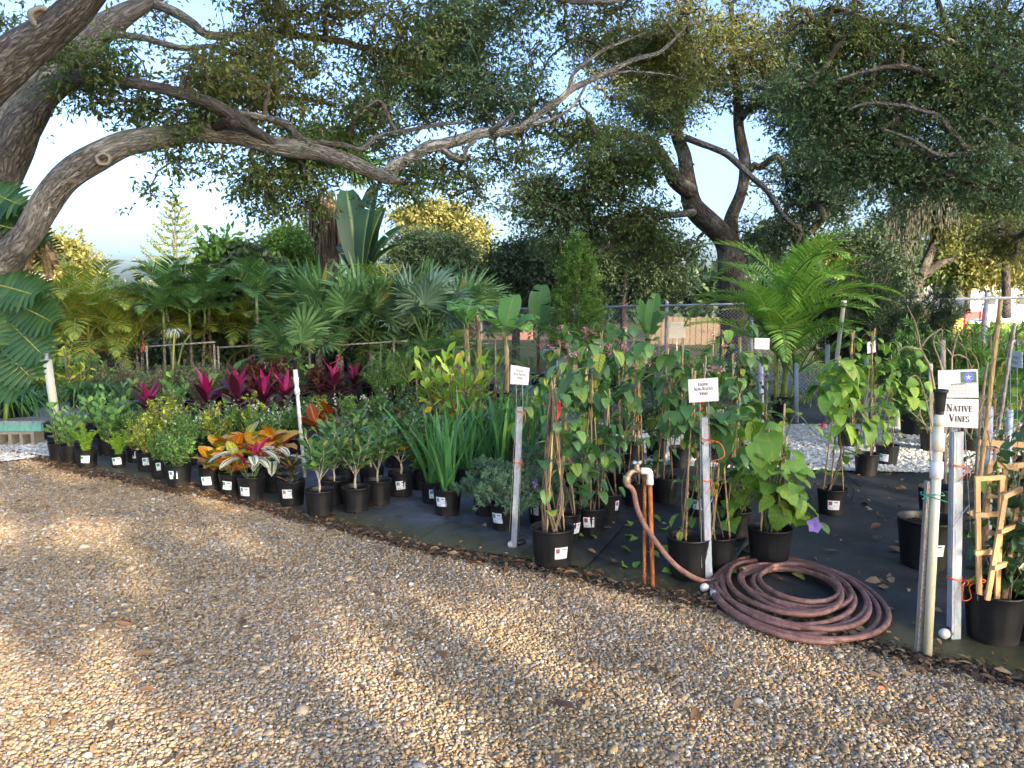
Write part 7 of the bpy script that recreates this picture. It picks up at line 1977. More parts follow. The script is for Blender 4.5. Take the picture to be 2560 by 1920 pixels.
A_('iris', 1, 1320, 1218, 'l', 'potted_iris', 'sword leaved iris leaning right behind the central steel post', sticker=None, rot=.2, scale=1.05)
A_('iris', 0, 1372, 1205, 'm', 'potted_iris', 'sword leaved iris hidden behind the shrivelled vine canes', sticker=None, rot=2.0)
A_('juniper', 0, 1218, 1290, 'l', 'potted_juniper', 'blue green juniper behind the front juniper pot', sticker=None, scale=.95)
A_('juniper', 1, 1264, 1326, 'l', 'potted_juniper', 'blue green mounded juniper in the front labelled pot by the central post', sticker='label_green', side=-.6, scale=.95)
A_('juniper', 0, 1355, 1310, 'l', 'potted_juniper', 'blue green juniper in the labelled pot behind the shrivelled vine', sticker='label_green', side=-.7, rot=2.0, scale=.9)
A_('juniper', 1, 1345, 1245, 'l', 'potted_juniper', 'blue green juniper farthest back of the juniper group', sticker=None, rot=4.0)
cp = MB(); rg = rg_(80)
cp.scatter(leaf(.035, .022, 'oval', .1, .3, 2), frames(rdir(rg, 9, .3), rdir(rg, 9, .6)), np.tile(P(1335, 1208, 5.2), (9, 1)) + rg.normal(size=(9, 3)) * .008, rg.random(9))
tag(cp.build('plumbago_bloom', M['violet_petal']), 'single pale blue blossom resting in the juniper foliage', 'flower')

# vines on canes
A_('vine_bare', 0, 1381, 1415, 'xl', 'potted_vine', 'shrivelled brown vine on three canes in the labelled pot nearest the pebbles', sticker='label_red', side=.45, rot=.2)
A_('vine_low', 0, 1411, 1355, 'l', 'potted_vine', 'dark leaved vine on canes directly behind the shrivelled vine', sticker='label_red', side=.9)
A_('vine_pink', 0, 1475, 1339, 'l', 'potted_vine', 'cane vine in the pot with a dark red picture label', sticker='label_red', side=.0)
A_('vine_low', 1, 1517, 1300, 'l', 'potted_vine', 'leafy vine in the pot with a label on its right edge', sticker='label_red', side=1.1)
A_('vine_pink', 1, 1590, 1268, 'l', 'potted_vine', 'tall pink flowering vine right behind the brass tap', sticker=None)
A_('vine_pink', 0, 1462, 1262, 'l', 'potted_vine', 'tall pink flowering vine behind the dark red label pot', sticker=None, rot=2.5)
A_('vine_pink', 1, 1395, 1240, 'l', 'potted_vine', 'tall pink flowering vine closest behind the central sign', sticker=None, rot=1.2)
A_('vine_low', 0, 1545, 1238, 'l', 'potted_vine', 'dark leaved vine hidden between the tall pink flowering ones', sticker=None, rot=4.0)
A_('vine_pink', 0, 1660, 1255, 'l', 'potted_vine', 'tall vine behind the readable exotic vines sign', sticker=None, rot=.7)
A_('vine_pink', 1, 1722, 1441, 'xl', 'potted_vine', 'cane vine with yellowing leaves in the large pot left of the readable sign post', sticker=None, rot=3.6, scale=.95)
A_('vine_low', 1, 1793, 1420, 'l', 'potted_vine', 'dark leaved vine right behind the readable sign post', sticker=None, rot=2.2)
A_('vine', 0, 1752, 1290, 'l', 'potted_vine', 'broad leaved vine behind the readable sign between tap and lime vine', sticker='label_green', side=-.3)
A_('vine', 1, 1822, 1262, 'l', 'potted_vine', 'broad leaved vine two pots left of the labelled lime vine', sticker=None)
A_('thunbergia', 0, 1922, 1415, 'xl', 'potted_vine', 'lime leaved heart shaped vine with a violet flower beside the hose coil', sticker=None, rot=-.2, scale=1.12)
A_('vine_low', 0, 1836, 1348, 'l', 'potted_vine', 'dark vine in shadow behind the lime leaved vine with violet flower', sticker=None, rot=1.4)
A_('vine_lime', 0, 2078, 1287, 'l', 'potted_vine', 'lime green heart leaved vine in a labelled pot by the shell path', sticker='label_red', side=.15, scale=1.18)
A_('vine_top', 0, 2165, 1188, 'l', 'potted_vine', 'tall airy yellow green vine on canes at the shell path edge', sticker=None, scale=1.12)
A_('vine_top', 1, 2216, 1164, 'l', 'potted_vine', 'airy vine on bare canes in the labelled pot beside the shell path', sticker='label_green', side=-.3, scale=.85)
A_('vine_jas', 0, 1913, 1111, 'l', 'potted_vine', 'small dark jasmine climbing a slim support by the white shells', sticker=None)
A_('vine_top', 0, 2118, 1120, 'l', 'potted_vine', 'passion vine with a red flower behind the lime heart leaved vine', sticker=None, rot=2.0, scale=1.05)
fl = MB(); rg = rg_(81)
for (px, py) in ((2133, 982), (2080, 960), (2058, 1062)):
    fl.scatter(leaf(.045, .02, 'lance', .2, .5, 3), frames(rdir(rg, 10, -.2), rdir(rg, 10, .6)), np.tile(P(px, py, 6.1), (10, 1)), rg.random(10))
tag(fl.build('passion_flower', M['red_petal']), 'red passion blossoms hanging on the lime and airy vines', 'flower')
# rows of vines behind
for k, (px, py, kd, lab) in enumerate([(1330, 1150, 'pinkbush', 'pink flowered shrub behind the half hidden exotic vines sign'), (1290, 1120, 'pinkbush', 'pink flowered shrub left of the half hidden exotic vines sign'), (1420, 1140, 'vine_pink', 'pink flowering vine in the second row behind the central post'),
        (1500, 1150, 'vine_pink', 'pink flowering vine in the second row straight above the tap'), (1580, 1160, 'vine', 'leafy vine in the second row left of the readable sign'), (1640, 1150, 'greenbush2', 'dark small leaved shrub in shade left of the readable sign'),
        (1700, 1170, 'vine', 'leafy vine in the second row under the readable sign'), (1775, 1150, 'vine_pink', 'tall vine with pink bracts right of the readable sign'), (1840, 1165, 'vine', 'leafy vine in the second row left of the jasmine pot'),
        (1560, 1090, 'vine_pink', 'vine in the third row behind the tap group'), (1690, 1090, 'vine_jas', 'dark vine in the third row behind the readable sign'), (1800, 1085, 'vine', 'leafy vine in the third row left of the faded sign'), (1470, 1080, 'greenbush2', 'dark shrub in the third row behind the pink vines')]):
    A_(kd, k % 2, px, py, 'l', 'potted_shrub' if 'bush' in kd else 'potted_vine', lab, sticker=None, scale=1.05)
# fill between iris and vines
for px, py, kd, sc, lab in [(1140, 1150, 'limeshrub', 1.35, 'lime green shrub with yellow old leaves behind the sword leaves'), (1085, 1118, 'limeshrub', 1.35, 'upright lime green shrub left of the yellow leaved one'), (1190, 1112, 'limeshrub', 1.3, 'upright lime green shrub right behind the yellow leaved one'), (1225, 1160, 'croton_narrow', 1.2, 'dark narrow croton streaked yellow and red behind the iris group'),
        (1050, 1165, 'greenbush', 1.0, 'dark glossy shrub behind the labelled tree-form gardenia'), (1120, 1190, 'greenbush', .9, 'dark glossy shrub hidden behind the iris blades'), (1270, 1165, 'greenbush2', 1.0, 'blue green dark shrub behind the central iris group'), (1180, 1175, 'greenbush2', .9, 'dark shrub in the gap between two iris pots'), (985, 1165, 'greenbush', 1.0, 'dark green shrub behind the second rank of gardenias')]:
    A_(kd, 0, px, py, 'l', 'potted_croton' if 'croton' in kd else 'potted_shrub', lab, sticker=None, scale=sc)

# right foreground: big pots, trellis
A_('vine_low', 0, 2314, 1420, 'xxl', 'potted_vine', 'big black pot with a printed label behind the cream riser', sticker='label_green', side=.55, scale=.6) if False else None
def big_pot(label, px, py, sz, side=0.0, sticker=None, parts=(), name='large_pot', cat='plant pot'):
    t = thing(name, label, cat, G(px, py)); pm, sm, lab = pot_mesh(sz)
    p = obj('pot', pm, t, Matrix.Rotation(math.atan2(-t.location.x, t.location.y) + side, 4, 'Z')); obj('soil', sm, t)
    if sticker: obj('plant_label', lab[sticker], p)
    return t
bp1 = big_pot('large black pot of bare vine stems behind the cream riser', 2314, 1415, 'xxl', .35, 'label_green', cat='potted plant', name='potted_vine')
bp2 = big_pot('black pot behind the large pot, half hidden by the riser', 2340, 1300, 'xl', name='potted_vine', cat='potted plant')
tp_ = big_pot('wooden trellis pot with dark climbing jasmine at the right front', 2481, 1600, 'xl', 0, None, name='potted_trellis', cat='potted plant')
b2 = big_pot('black pot cut by the right picture edge beside the trellis pot', 2585, 1600, 'xl', name='potted_shrub', cat='potted plant')
# the trellis: small frames of cedar slats
T = Matrix.Translation(-tp_.location); Yt = tp_.location[1]
def slat(a, b, w=.021, d=.014, ya=0.0, yb=None, px=True):
    p, q = P(*a, Yt + ya), P(*b, Yt + (ya if yb is None else yb)); mb = MB(); bar(mb, p, q, w, d, (0, -1, 0)); mb.build('slat', M['wood'], tp_, mtx=T)
slat((2443, 1190), (2448, 1500), ya=-.05); slat((2505, 1190), (2492, 1500), ya=-.05)
for y in (1197, 1288, 1382): slat((2437, y), (2513 - (y - 1190) * .06, y - 4), ya=-.066)
slat((2475, 1155), (2452, 1480), ya=.07); slat((2512, 1170), (2500, 1480), ya=.07); slat((2470, 1156), (2545, 1172), ya=.052); slat((2468, 1240), (2520, 1250), ya=.052); slat((2462, 1330), (2512, 1336), ya=.052)
slat((2513, 1240), (2468, 1500), ya=-.10); slat((2548, 1222), (2510, 1500), ya=-.02); slat((2507, 1243), (2554, 1222), ya=-.115, yb=-.035); slat((2500, 1330), (2541, 1312), ya=-.115, yb=-.035); slat((2484, 1420), (2528, 1405), ya=-.115, yb=-.035)
rg = rg_(82); st, lv = MB(), None
jl = [lm(('jasf', i), 'vine_dark', .074 + .012 * i, .032 + .005 * i, 'oval', .2, .4, 4) for i in range(2)]
for s in range(15):
    a = rg.uniform(0, 6.28); b0 = np.array([.08 * math.cos(a), .08 * math.sin(a), .2]); e = np.array([rg.uniform(-.13, .16), rg.uniform(-.12, .1), rg.uniform(.35, .98)])
    p = spline([b0, (b0 + e) / 2 + rg.normal(size=3) * .06, e], n=7); tube(st, p, np.linspace(.003, .0015, len(p)), 4, cap=False)
    for j in range(14):
        q = p[rg.integers(3, len(p))]; d = rdir(rg, 1, -.2)[0]
        obj('leaf', jl[rg.integers(2)], tp_, mtx(q, d, rdir(rg, 1, .8)[0], rg.uniform(.7, 1.25)))
stuff(st.build('stems', M['stem_brown'], tp_))
for o_, n_, sp_ in ((b2, 16, .2), ):
    st = MB()
    for s in range(n_):
        a = s * 2.4; e = np.array([.2 * math.cos(a), .2 * math.sin(a), rg.uniform(.3, .95)]); p = spline([(0, 0, .2), e * [.5, .5, .7], e], n=6); tube(st, p, .003, 4, cap=False)
        for j in range(14):
            q = p[rg.integers(4, len(p))]; obj('leaf', jl[rg.integers(2)], o_, mtx(q, rdir(rg, 1)[0], rdir(rg, 1, .8)[0], rg.uniform(.8, 1.3)))
    stuff(st.build('stems', M['stem_brown'], o_))
for px, py, kd, lab in [(2540, 1430, 'vine_jas', 'dark jasmine behind the wooden trellis at the right edge'), (2500, 1360, 'vine_jas', 'dark jasmine behind the trellis next to the thin steel post'), (2570, 1290, 'vine', 'leafy green vine at the right edge under the bluish sign'), (2470, 1270, 'vine_jas', 'dark jasmine in the row behind the maypop post'), (2545, 1200, 'vine_lime', 'light green vine at the right edge below the leaning grey cane')]:
    A_(kd, 0, px, py, 'l', 'potted_vine', lab, sticker=None, scale=1.15)
# pale frame rails of more trellis behind
for k, (a, b, lab) in enumerate([((2440, 1105), (2560, 1112), 'upper tan trellis rail at the right edge'), ((2490, 1170), (2575, 1160), 'middle tan trellis rail at the right edge')]):
    mb = MB(); bar(mb, P(*a, 4.3), P(*b, 4.3), .03, .014, (0, -1, 0)); tag(mb.build('trellis_rail', M['wood']), lab, 'trellis')
# bare woody vines round the signs
bv = thing('bare_vine', 'tangle of bare tan vine branches rising around the maypop sign', 'vine', (float(P(2400, 1000, 3.9)[0]), 3.9, 0))
T = Matrix.Translation(-bv.location)
def twig(rows, r0, r1=.002, Y=3.9):
    q = spline(np.array([P(px, py, Y + dy) for px, py, dy in rows]), n=5); mb = MB(); tube(mb, q, np.linspace(r0, r1, len(q)), 7, lump=.12); mb.build('branch', M['dead_twig'], bv, mtx=T)
twig([(2340, 1300, .1), (2343, 1100, .1), (2338, 990, .1), (2325, 920, .1), (2312, 892, .1), (2301, 868, .1), (2296, 840, .1), (2285, 800, .1), (2268, 765, .1)], .008)
twig([(2301, 873, .1), (2280, 870, .1), (2262, 868, .1), (2243, 878, .1)], .005)
twig([(2303, 868, .1), (2320, 845, .1), (2345, 827, .1), (2352, 822, .1), (2356, 830, .1), (2354, 850, .1)], .005)
twig([(2375, 1000, .15), (2350, 905, .15), (2335, 865, .15), (2335, 845, .15), (2342, 832, .15)], .005)
twig([(2378, 1000, .2), (2379, 920, .2), (2381, 885, .2), (2390, 850, .2), (2395, 835, .2), (2407, 822, .2)], .006)
twig([(2381, 890, .2), (2365, 870, .2), (2348, 855, .2), (2342, 838, .2)], .005)
twig([(2379, 890, .2), (2400, 888, .2), (2420, 900, .2), (2430, 925, .2)], .004)
twig([(2440, 1330, .3), (2445, 1100, .3), (2462, 950, .3), (2470, 905, .3)], .012, .004)
for k in range(26):
    a0 = (2450 + rg.normal() * 16, 1080 + rg.normal() * 60, .3 + rg.normal() * .15); a = rg.uniform(-2.6, -.4); L = rg.uniform(40, 120)
    twig([a0, (a0[0] + L * .5 * math.cos(a) + rg.normal() * 8, a0[1] + L * .5 * math.sin(a) - 14, a0[2]), (a0[0] + L * math.cos(a), a0[1] + L * math.sin(a) + rg.uniform(-10, 40), a0[2])], .0035, .0012)
for k in range(7):
    twig([(2380 + rg.normal() * 30, 1110, .15), (2400 + rg.normal() * 40, 1020, .25), (2440 + rg.normal() * 50, 950 + rg.normal() * 20, .3)], .005, .0015)
twig([(2266, 1020, .0), (2300, 1050, .0), (2335, 1082, .0)], .004, .003)
twig([(2335, 1085, .0), (2300, 950, .1), (2268, 945, .1)], .0035)
for k, (px, py, s) in enumerate([(2290, 950, .075), (2315, 955, .07), (2282, 968, .07), (2290, 905, .06), (2310, 912, .055), (2280, 992, .085), (2296, 1003, .07), (2305, 880, .05)]):
    obj('leaf', lm(('limeb', 1), 'vine_lime', .1, .085, 'heart', .2, .5, 5), bv, T @ mtx(P(px, py, 4.05), (rg.normal() * .6, -.5, -.6), (0, -.8, .6), s * 9))

# ---------------------------------------------------------------- the middle of the block
cordy = [(375, 1108, 0, .95, 'magenta cordyline on its own at the left, above the yellow green shrubs'), (520, 1098, 1, 1.0, 'magenta cordyline left of the tallest one'), (595, 1090, 0, 1.15, 'tallest magenta cordyline, dark leaved, in the middle of the block'), (664, 1088, 1, 1.0, 'magenta cordyline just left of the stained riser pipe'), (716, 1082, 0, 1.05, 'magenta cordyline right behind the stained riser pipe'), (836, 1040, 1, .95, 'magenta cordyline right of the stained riser below the dark red shrubs'), (888, 1022, 0, .9, 'magenta cordyline farthest right of all')]
for px, py, v, s, lab in cordy: A_('cordyline', v, px, py, 'm', 'potted_cordyline', lab, group='magenta cordylines', sticker=None, scale=s)
for px, py, s, kd, v, lab in [(608, 1192, 1.0, 'croton', 1, 'tall orange veined croton behind the front yellow croton'), (562, 1190, .9, 'croton', 0, 'green and gold croton behind the mounded shrub'), (690, 1180, .95, 'croton', 1, 'orange croton just left of the stained riser'), (655, 1205, .85, 'croton', 0, 'yellow and orange croton behind the striped plants'), (805, 1150, 1.15, 'croton_red', 0, 'dark red veined croton right of the stained riser'), (862, 1150, .9, 'croton_red', 1, 'dark red croton half hidden by gardenias'), (930, 1150, .9, 'croton', 1, 'red and yellow croton peeking over the gardenias'), (1010, 1140, .9, 'croton_red', 0, 'orange tipped croton left of the lime shrubs')]:
    A_(kd, v, px, py, 'm', 'potted_croton', lab, sticker=None, scale=s)
for px, py, kd, v, s, lab in [(470, 1165, 'white', 0, .9, 'white flecked fine shrub behind the big mounded shrub'), (430, 1130, 'duranta', 0, 1.0, 'yellow green duranta below the lone left cordyline'), (395, 1145, 'duranta', 1, .9, 'yellow green duranta directly behind the small labelled pots'), (500, 1135, 'white', 1, .95, 'white flecked fine shrub under the left cordyline pair'), (540, 1150, 'duranta', 0, .85, 'yellow green duranta above the yellow croton'),
        (580, 1140, 'white', 0, .95, 'white flecked fine shrub under the tallest cordyline'), (635, 1135, 'duranta', 1, .95, 'yellow green duranta left of the stained riser'), (700, 1135, 'white', 1, 1.05, 'white flowered fine shrub beside the stained riser'), (660, 1155, 'white', 0, .9, 'white flowered fine shrub above the orange crotons'), (745, 1140, 'white', 0, .9, 'white flowered fine shrub right behind the stained riser'),
        (770, 1075, 'greenbush', 1, .7, 'dark ferny shrub right of the stained riser'), (800, 1095, 'duranta', 0, .7, 'yellow green sprig shrub above the dark red croton'), (880, 1098, 'white', 1, .95, 'white flowered shrub below the right hand cordylines'), (940, 1095, 'white', 0, .9, 'white flowered shrub right of the shell patch'), (1000, 1090, 'white', 1, .85, 'white flowered shrub left of the lime shrubs'),
        (300, 1110, 'clusia', 0, 1.0, 'round leaved clusia left of the lone cordyline'), (440, 1085, 'clusia', 1, 1.1, 'round leaved clusia right of the lone cordyline'), (340, 1130, 'small', 1, .9, 'fine leaved shrub behind the yellow green pots'), (240, 1105, 'clusia', 1, .9, 'round leaved clusia behind the foxtail ferns')]:
    A_(kd, v, px, py, 'm', 'potted_shrub' if kd != 'clusia' else 'potted_clusia', lab, sticker=None, scale=s)
hl = ['leftmost', 'second', 'third', 'fourth', 'fifth', 'sixth', 'seventh', 'eighth']
for k, px in enumerate((235, 285, 335, 380, 425, 470, 510, 550)):
    A_('heather', k % 2, px, 1045 - (k % 3) * 12, 'm', 'potted_heather', f'grey green twiggy shrub, {hl[k]} from the left in the twiggy row below the palms', group='grey green twiggy shrubs', sticker=None, scale=1.12)
for px, py, kd, v, s, lab in [(655, 1038, 'copper', 0, 1.15, 'dark red leafy shrub left of the stained riser above the cordylines'), (700, 1036, 'copper', 1, 1.0, 'dark red leafy shrub right behind the stained riser'), (612, 1036, 'copper', 1, .9, 'dark red leafy shrub above the tallest cordyline'), (805, 1032, 'copper', 0, .9, 'dark red leafy shrub above the right hand cordylines'),
        (740, 1020, 'clusia', 0, 1.3, 'light round leaved shrub between the two dark red clumps'), (960, 1030, 'wispy', 0, 1.15, 'wispy fine leaved green shrub left of the lime shrubs'), (1000, 1020, 'wispy', 1, 1.0, 'wispy fine leaved shrub below the rusty rail'), (920, 985, 'wispy', 1, .9, 'small wispy shrub under the fan palms')]:
    A_(kd, v, px, py, 'm', 'potted_shrub', lab, sticker=None, scale=s)
# liriopes on and behind the pallets
ll = [(22, 1064, YB + .25, .285, 'liriope with arching leaves on the teal pallet nearer the edge'), (63, 1058, YB + .35, .285, 'liriope on the teal pallet next to the leaning white pipe'), (-25, 1062, YB + .3, .285, 'liriope on the teal pallet cut by the picture edge'), (196, 1030, 9.4, .285, 'arching liriope with a tall pot on the back pallet'), (258, 1030, 9.5, .285, 'arching liriope at the right end of the back pallet'), (110, 1010, 9.8, .285, 'arching liriope behind the leaning white pipe'), (40, 1000, 9.9, .0, 'arching liriope on the ground behind the teal pallet'), (150, 1000, 10.1, .0, 'arching liriope below the leafy climber'), (300, 1010, 9.9, .0, 'arching liriope left of the lone cordyline and below twiggy shrubs'), (-10, 1000, 9.4, .0, 'arching liriope at the left edge under the split leaves'), (220, 995, 10.4, .0, 'arching liriope in front of the yellowing palms')]
for k, (px, py, Y, z, lab) in enumerate(ll):
    p = P(px, py, Y); p[2] = z
    A_('lily', k % 2, 0, 0, 'm', 'potted_liriope', lab, group='arching liriopes by the pallets', pos=p, sticker=None, scale=1.1)
# crinums
for px, py, v, s, lab in [(435, 1030, 0, 1.15, 'broad strappy lily carrying the white spidery flower'), (563, 1034, 1, 1.25, 'broad strappy lily without flower right of the spider lily'), (395, 1026, 1, .9, 'strappy lily partly hidden left of the flowering one')]:
    t = A_('crinum', v, px, py, 'l', 'potted_lily', lab, sticker=None, scale=s)
    if v == 0:
        Yl = t.location[1]; T = Matrix.Translation(-t.location); top = P(437, 826, Yl)
        mb = MB(); tube(mb, spline([np.array(t.location) + [0, 0, .2], P(433, 900, Yl), top], n=4), .016, 8); mb.build('flower_stalk', M['petiole_yellow'], t, mtx=T)
        mb = MB(); tube(mb, spline([np.array(t.location) + [0, 0, .2], P(452, 880, Yl), P(474, 838, Yl)], n=4), .012, 8); mb.build('bud_stalk', M['petiole'], t, mtx=T)
        mb = MB(); n = 34; a = np.linspace(0, 6.28 * 3, n); el = rg.uniform(-.1, 1.0, n)
        mb.scatter(leaf(.17, .016, 'lance', .2, 2.0, 6), frames(np.stack([np.cos(a), np.sin(a), el], -1), np.tile([0, 0, 1.], (n, 1))), np.tile(top, (n, 1)), rg.random(n)); mb.build('flower', M['white_petal'], t, mtx=T)
# ---------------------------------------------------------------- palms and big plants at the back
back = [('areca', 0, 215, 12.8, 1.15, 'yellowing feather palm clump with the pink ribbon'), ('areca', 1, 330, 13.0, 1.15, 'yellowing feather palm clump left of the spider lily'), ('areca', 0, 130, 13.6, 1.0, 'feather palm clump partly behind the split leaves'), ('areca', 1, 275, 13.8, 1.08, 'feather palm clump filling the gap between the yellowing ones'),
        ('xmas', 0, 412, 12.6, .74, 'slim ringed palm leaning left of the spider flower'), ('xmas', 1, 436, 13.0, .95, 'tall slim palm above the spider flower'), ('xmas', 2, 482, 12.7, .74, 'slim palm right of the spider flower'), ('xmas', 0, 506, 13.2, .78, 'slim palm with bare stem beside the big glossy tree'), ('xmas', 1, 530, 13.3, .9, 'slim tall palm next to the big glossy tree'), ('xmas', 2, 655, 12.4, .92, 'lone slim palm with green shaft in front of the dark bank'),
        ('areca', 0, 700, 14.2, 1.05, 'dark feather palm right behind the lone slim palm'), ('areca', 0, 455, 13.9, 1.1, 'dark feather palm clump behind the slim ringed palms'), ('areca', 1, 60, 13.2, 1.0, 'feather palm clump between the split leaves and the yellowing clump'), ('areca', 1, 610, 14.0, 1.1, 'dark feather palm left of the lone slim palm'), ('areca', 0, 960, 14.6, 1.15, 'feather palm behind the tall wide fan palm'), ('areca', 1, 790, 14.6, 1.1, 'dark feather palm under the giant banana leaves')]
for kd, v, px, Y, s, lab in back:
    p = P(px, 940, Y) * [1, 1, 0]
    A_(kd, v, 0, 0, 'xxl', 'potted_palm', lab, group='palms in a bank at the back', pos=p, sticker=None, scale=s)
for kd, v, px, Y, s, lab in [('fan', 0, 748, 11.4, .95, 'upright green fan palm in front of the rail, leftmost of the fan palms'), ('fan', 1, 850, 12.3, 1.35, 'large fan palm behind the rust stained rail'), ('fan', 0, 930, 12.6, 1.5, 'tall wide fan palm in the middle of the fan palm bank'), ('fan_blue', 0, 1065, 12.4, 1.35, 'grey blue fan palm left of the torn banana leaf'), ('fan', 1, 800, 13.2, 1.5, 'dark fan palm behind the rail frame'), ('fan', 1, 1010, 13.4, 1.55, 'fan palm with a yellow lower leaf below the feather fronds'), ('fan', 0, 1140, 13.4, 1.5, 'fan palm directly behind the torn banana leaf'), ('fan_tall', 0, 2080, 13.6, .95, 'tall fan palm behind the bright feather palm')]:
    A_(kd, v, 0, 0, 'xl', 'potted_fan_palm', lab, group='fan palms', pos=P(px, 940, Y) * [1, 1, 0], sticker=None, scale=s)
for kd, v, px, Y, s, lab in [('majesty', 0, 1040, 14.0, 1.25, 'bright feather palm arching beside the giant banana leaves'), ('majesty', 1, 1130, 13.8, 1.15, 'bright feather palm arching right in front of the dark evergreen'), ('pygmy', 0, 1085, 11.9, 1.25, 'fine leaved dwarf palm behind the brown rail'), ('pygmy', 1, 1000, 11.9, 1.0, 'fine leaved dwarf palm left of the brown rail'), ('pygmy', 0, 1215, 12.2, 1.1, 'fine leaved dwarf palm between the banana stems')]:
    A_(kd, v, 0, 0, 'xl', 'potted_palm', lab, pos=P(px, 940, Y) * [1, 1, 0], sticker=None, scale=s)
def big_banana(label, px, base_py, Y, H, leaves, mat, name='banana_plant', stems=1, r=.05):
    """stem and leaves placed one by one: (px, py of leaf middle base, direction px, py, length m, width, variant)"""
    b = P(px, base_py, Y) * [1, 1, 0]; t = thing(name, label, 'banana plant', b); T = Matrix.Translation(-t.location)
    top = b + [0, 0, H]
    mb = MB(); tube(mb, spline([b, (b + top) / 2 + [.02, 0, 0], top], n=6), np.linspace(r, r * .7, 13)[:13], 10, lump=.12, seed=px); mb.build('stem', M['banana_stem'], t, mtx=T)
    pm, sm, lab = pot_mesh('xl'); obj('pot', pm, t); obj('soil', sm, t)
    for (tx, ty, W, v, dy) in leaves:
        e = P(tx, ty, Y + dy); d = e - top; L = np.linalg.norm(d); up = -np.array([d[0], d[1], 0]) + [0, -.25 * L, .35 * L]
        me = big_leaf((mat, round(L, 1), W, v), mat, L * .8, W, L * .24, [.35, .9, 1.5][v], [1, 3, 5][v], px % 7)
        obj('leaf', me, t, T @ mtx(top, d + np.array([0, 0, [.1, .35, .75][v] * L]), up, 1.0))
big_banana('giant paddle leaved plant towering in the middle of the palms', 905, 950, 15.5, 1.7, [(870, 478, .62, 0, .2), (922, 465, .50, 0, -.1), (945, 520, .50, 0, .1), (1005, 545, .34, 1, .3), (985, 600, .42, 1, -.3), (850, 600, .40, 1, .2), (930, 560, .45, 0, .4)], 'strelitzia', 'giant_paddle_plant')
big_banana('banana with a torn dark green leaf and shaggy stem', 1166, 960, 11.2, 1.15, [(1130, 765, .40, 2, -.2), (1200, 760, .40, 2, -.15), (1180, 740, .3, 1, .2), (1130, 750, .3, 1, .15)], 'banana')
big_banana('banana stem with hardly any leaves right of the torn one', 1195, 965, 11.5, 1.35, [(1215, 790, .14, 1, .1), (1180, 800, .12, 2, .2)], 'banana')
big_banana('banana with one round upright leaf beside the pink flowered vines', 1263, 970, 11.3, 1.05, [(1283, 738, .36, 0, .15), (1205, 800, .40, 1, -.25), (1350, 800, .34, 1, -.1), (1325, 850, .40, 2, -.3), (1225, 770, .34, 1, .3), (1320, 790, .3, 1, .25)], 'banana')
big_banana('banana with a single tall leaf left of the feathery evergreen column', 1345, 960, 13.9, .9, [(1352, 715, .40, 0, .1), (1390, 780, .3, 1, .3)], 'banana')
big_banana('small banana with upright fresh leaves in front of the chain-link fence', 1618, 955, 14.2, .78, [(1638, 735, .26, 0, .1), (1585, 770, .36, 1, -.1), (1665, 775, .34, 1, .1), (1640, 860, .3, 2, -.2), (1600, 750, .24, 0, .3)], 'banana')
A_('cedar', 0, 0, 0, 'xl', 'evergreen_column', 'feathery light green evergreen column in front of the chain-link fence', cat='shrub', pos=P(1443, 940, 13.2) * [1, 1, 0], sticker=None)
A_('areca_bright', 0, 1950, 1044, 'xxl', 'potted_palm', 'large bright feather palm in the big black pot by the white shells', sticker=None, scale=1.05)
A_('podocarpus', 0, 0, 0, 'xxl', 'feathery_shrub', 'dark feathery shrub left of the white riser', cat='shrub', pos=P(2145, 960, 11.2) * [1, 1, 0], sticker=None, scale=1.35)
A_('podocarpus', 1, 2285, 1088, 'xxl', 'feathery_shrub', 'dark feathery shrub right behind the white riser', cat='shrub', sticker=None, scale=1.05)
A_('goldenrod', 0, 2330, 1130, 'xl', 'feathery_shrub', 'mid green feathery shrub left behind the bare vines', cat='shrub', sticker=None, scale=1.28)
A_('goldenrod', 1, 2430, 1130, 'xl', 'feathery_shrub', 'mid green feathery shrub right behind the bare vines', cat='shrub', sticker=None, scale=1.3)
# low green things near the fence
for px, Y, kd, s, lab in [(1540, 12.6, 'wispy', 1.1, 'wispy shrub right of the evergreen column'), (1480, 11.6, 'wispy', .9, 'wispy shrub at the foot of the evergreen column'), (1750, 12.5, 'pinkbush', .9, 'pink flowered shrub left of the bright feather palm'), (1720, 11.0, 'greenbush2', 1.0, 'dark shrub left of the bright feather palm pot'), (1850, 11.8, 'greenbush', 1.2, 'glossy shrub under the bright feather palm')]:
    A_(kd, 0, 0, 0, 'l', 'potted_shrub', lab, pos=P(px, 940, Y) * [1, 1, 0], sticker=None, scale=s)

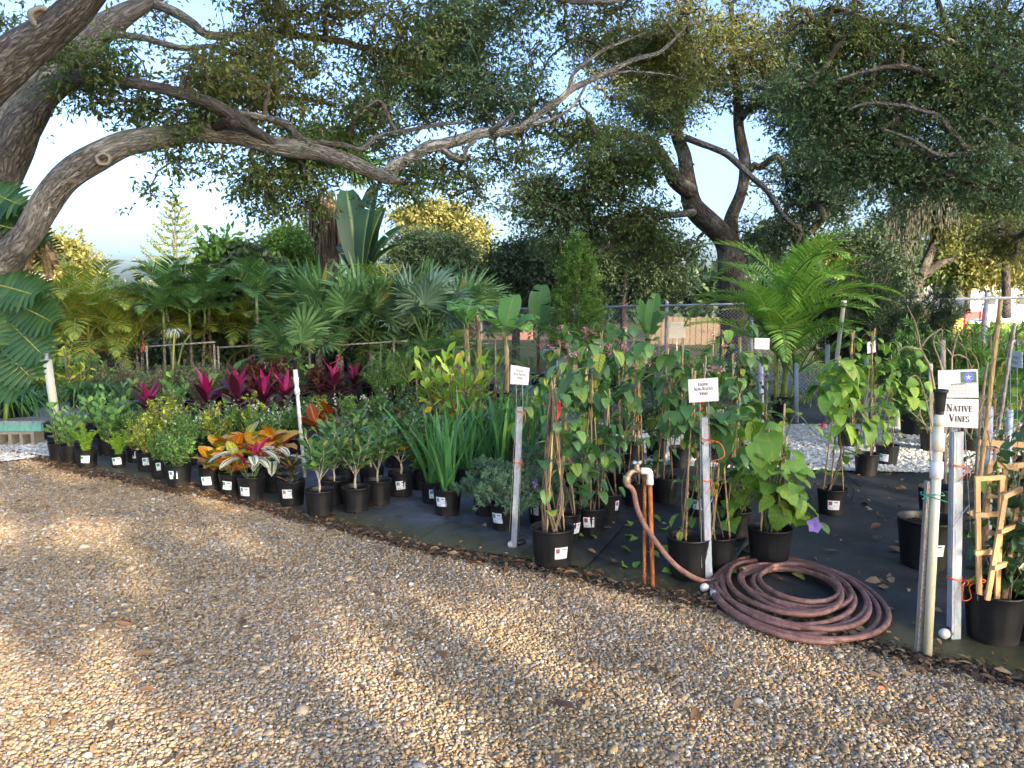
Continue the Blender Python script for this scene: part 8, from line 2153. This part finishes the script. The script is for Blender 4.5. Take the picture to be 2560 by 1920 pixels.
# ---------------------------------------------------------------- split-leaf climber on the oak at the left edge
ms = thing('monstera', 'split-leaf climber with huge glossy leaves hanging at the left edge', 'climber', (float(P(20, 900, 6.4)[0]), 6.4, 0))
T = Matrix.Translation(-ms.location); rg = rg_(90)
mb = MB()
for k in range(4):
    tube(mb, spline([P(-60 + 25 * k, 1050, 6.6), P(-40 + 20 * k, 850, 6.5), P(-20 + 10 * k, 650, 6.4), P(20 - 10 * k, 520, 6.3)], n=6), .016, 7)
stuff(mb.build('stems', M['petiole'], ms, mtx=T))
ML = [(34, 815, 38, 1.15, 0), (56, 768, 22, 1.0, 1), (8, 878, 42, 1.05, 2), (-2, 715, 12, 1.0, 1), (6, 508, 40, .95, 0), (38, 572, 15, .8, 2), (92, 606, 42, .8, 0), (-15, 640, 30, .9, 2), (-25, 780, 60, 1.0, 0), (-8, 570, -10, .9, 1), (12, 668, 55, .85, 2),
      (28, 640, -25, .75, 0), (-20, 930, 30, 1.0, 1), (64, 700, 30, .7, 2), (-30, 480, 20, 1.0, 2)]
for k, (px, py, ax, sc, v) in enumerate(ML):
    a = math.radians(ax); c = P(px, py, 6.15 + rg.uniform(-.25, .35)); d = np.array([math.cos(a), -.25 + rg.normal() * .12, -math.sin(a)]); n_ = np.array([.1 + rg.normal() * .2, -1.0, .55])
    obj('leaf', monstera_mesh(('mon', v), .33, .30, 10, v), ms, T @ mtx(c, d, n_, sc))
for k, (px, py) in enumerate([(80, 640), (98, 622), (112, 640)]):
    tag(obj('leaf', monstera_mesh(('mond', k % 2), .30, .14, 7, 10 + k % 2, True), ms, T @ mtx(P(px, py - 20, 6.15), (.35 + rg.normal() * .25, -.2, -1), (rg.normal() * .6, -1, .1), .8)), 'dried brown leaf')
A_('duranta', 0, 0, 0, 'm', 'leafy_climber', 'fresh green leafy bush behind the leaning white pipe', cat='shrub', pos=P(150, 960, 9.9) * [1, 1, 0], sticker=None, scale=1.9)
A_('small', 1, 0, 0, 'm', 'leafy_climber', 'fresh green leafy bush below the hanging split leaves', cat='shrub', pos=P(70, 960, 10.0) * [1, 1, 0], sticker=None, scale=2.3)
A_('small', 0, 0, 0, 'm', 'leafy_climber', 'fresh green leafy bush left of the twiggy row', cat='shrub', pos=P(195, 965, 10.6) * [1, 1, 0], sticker=None, scale=2.2)
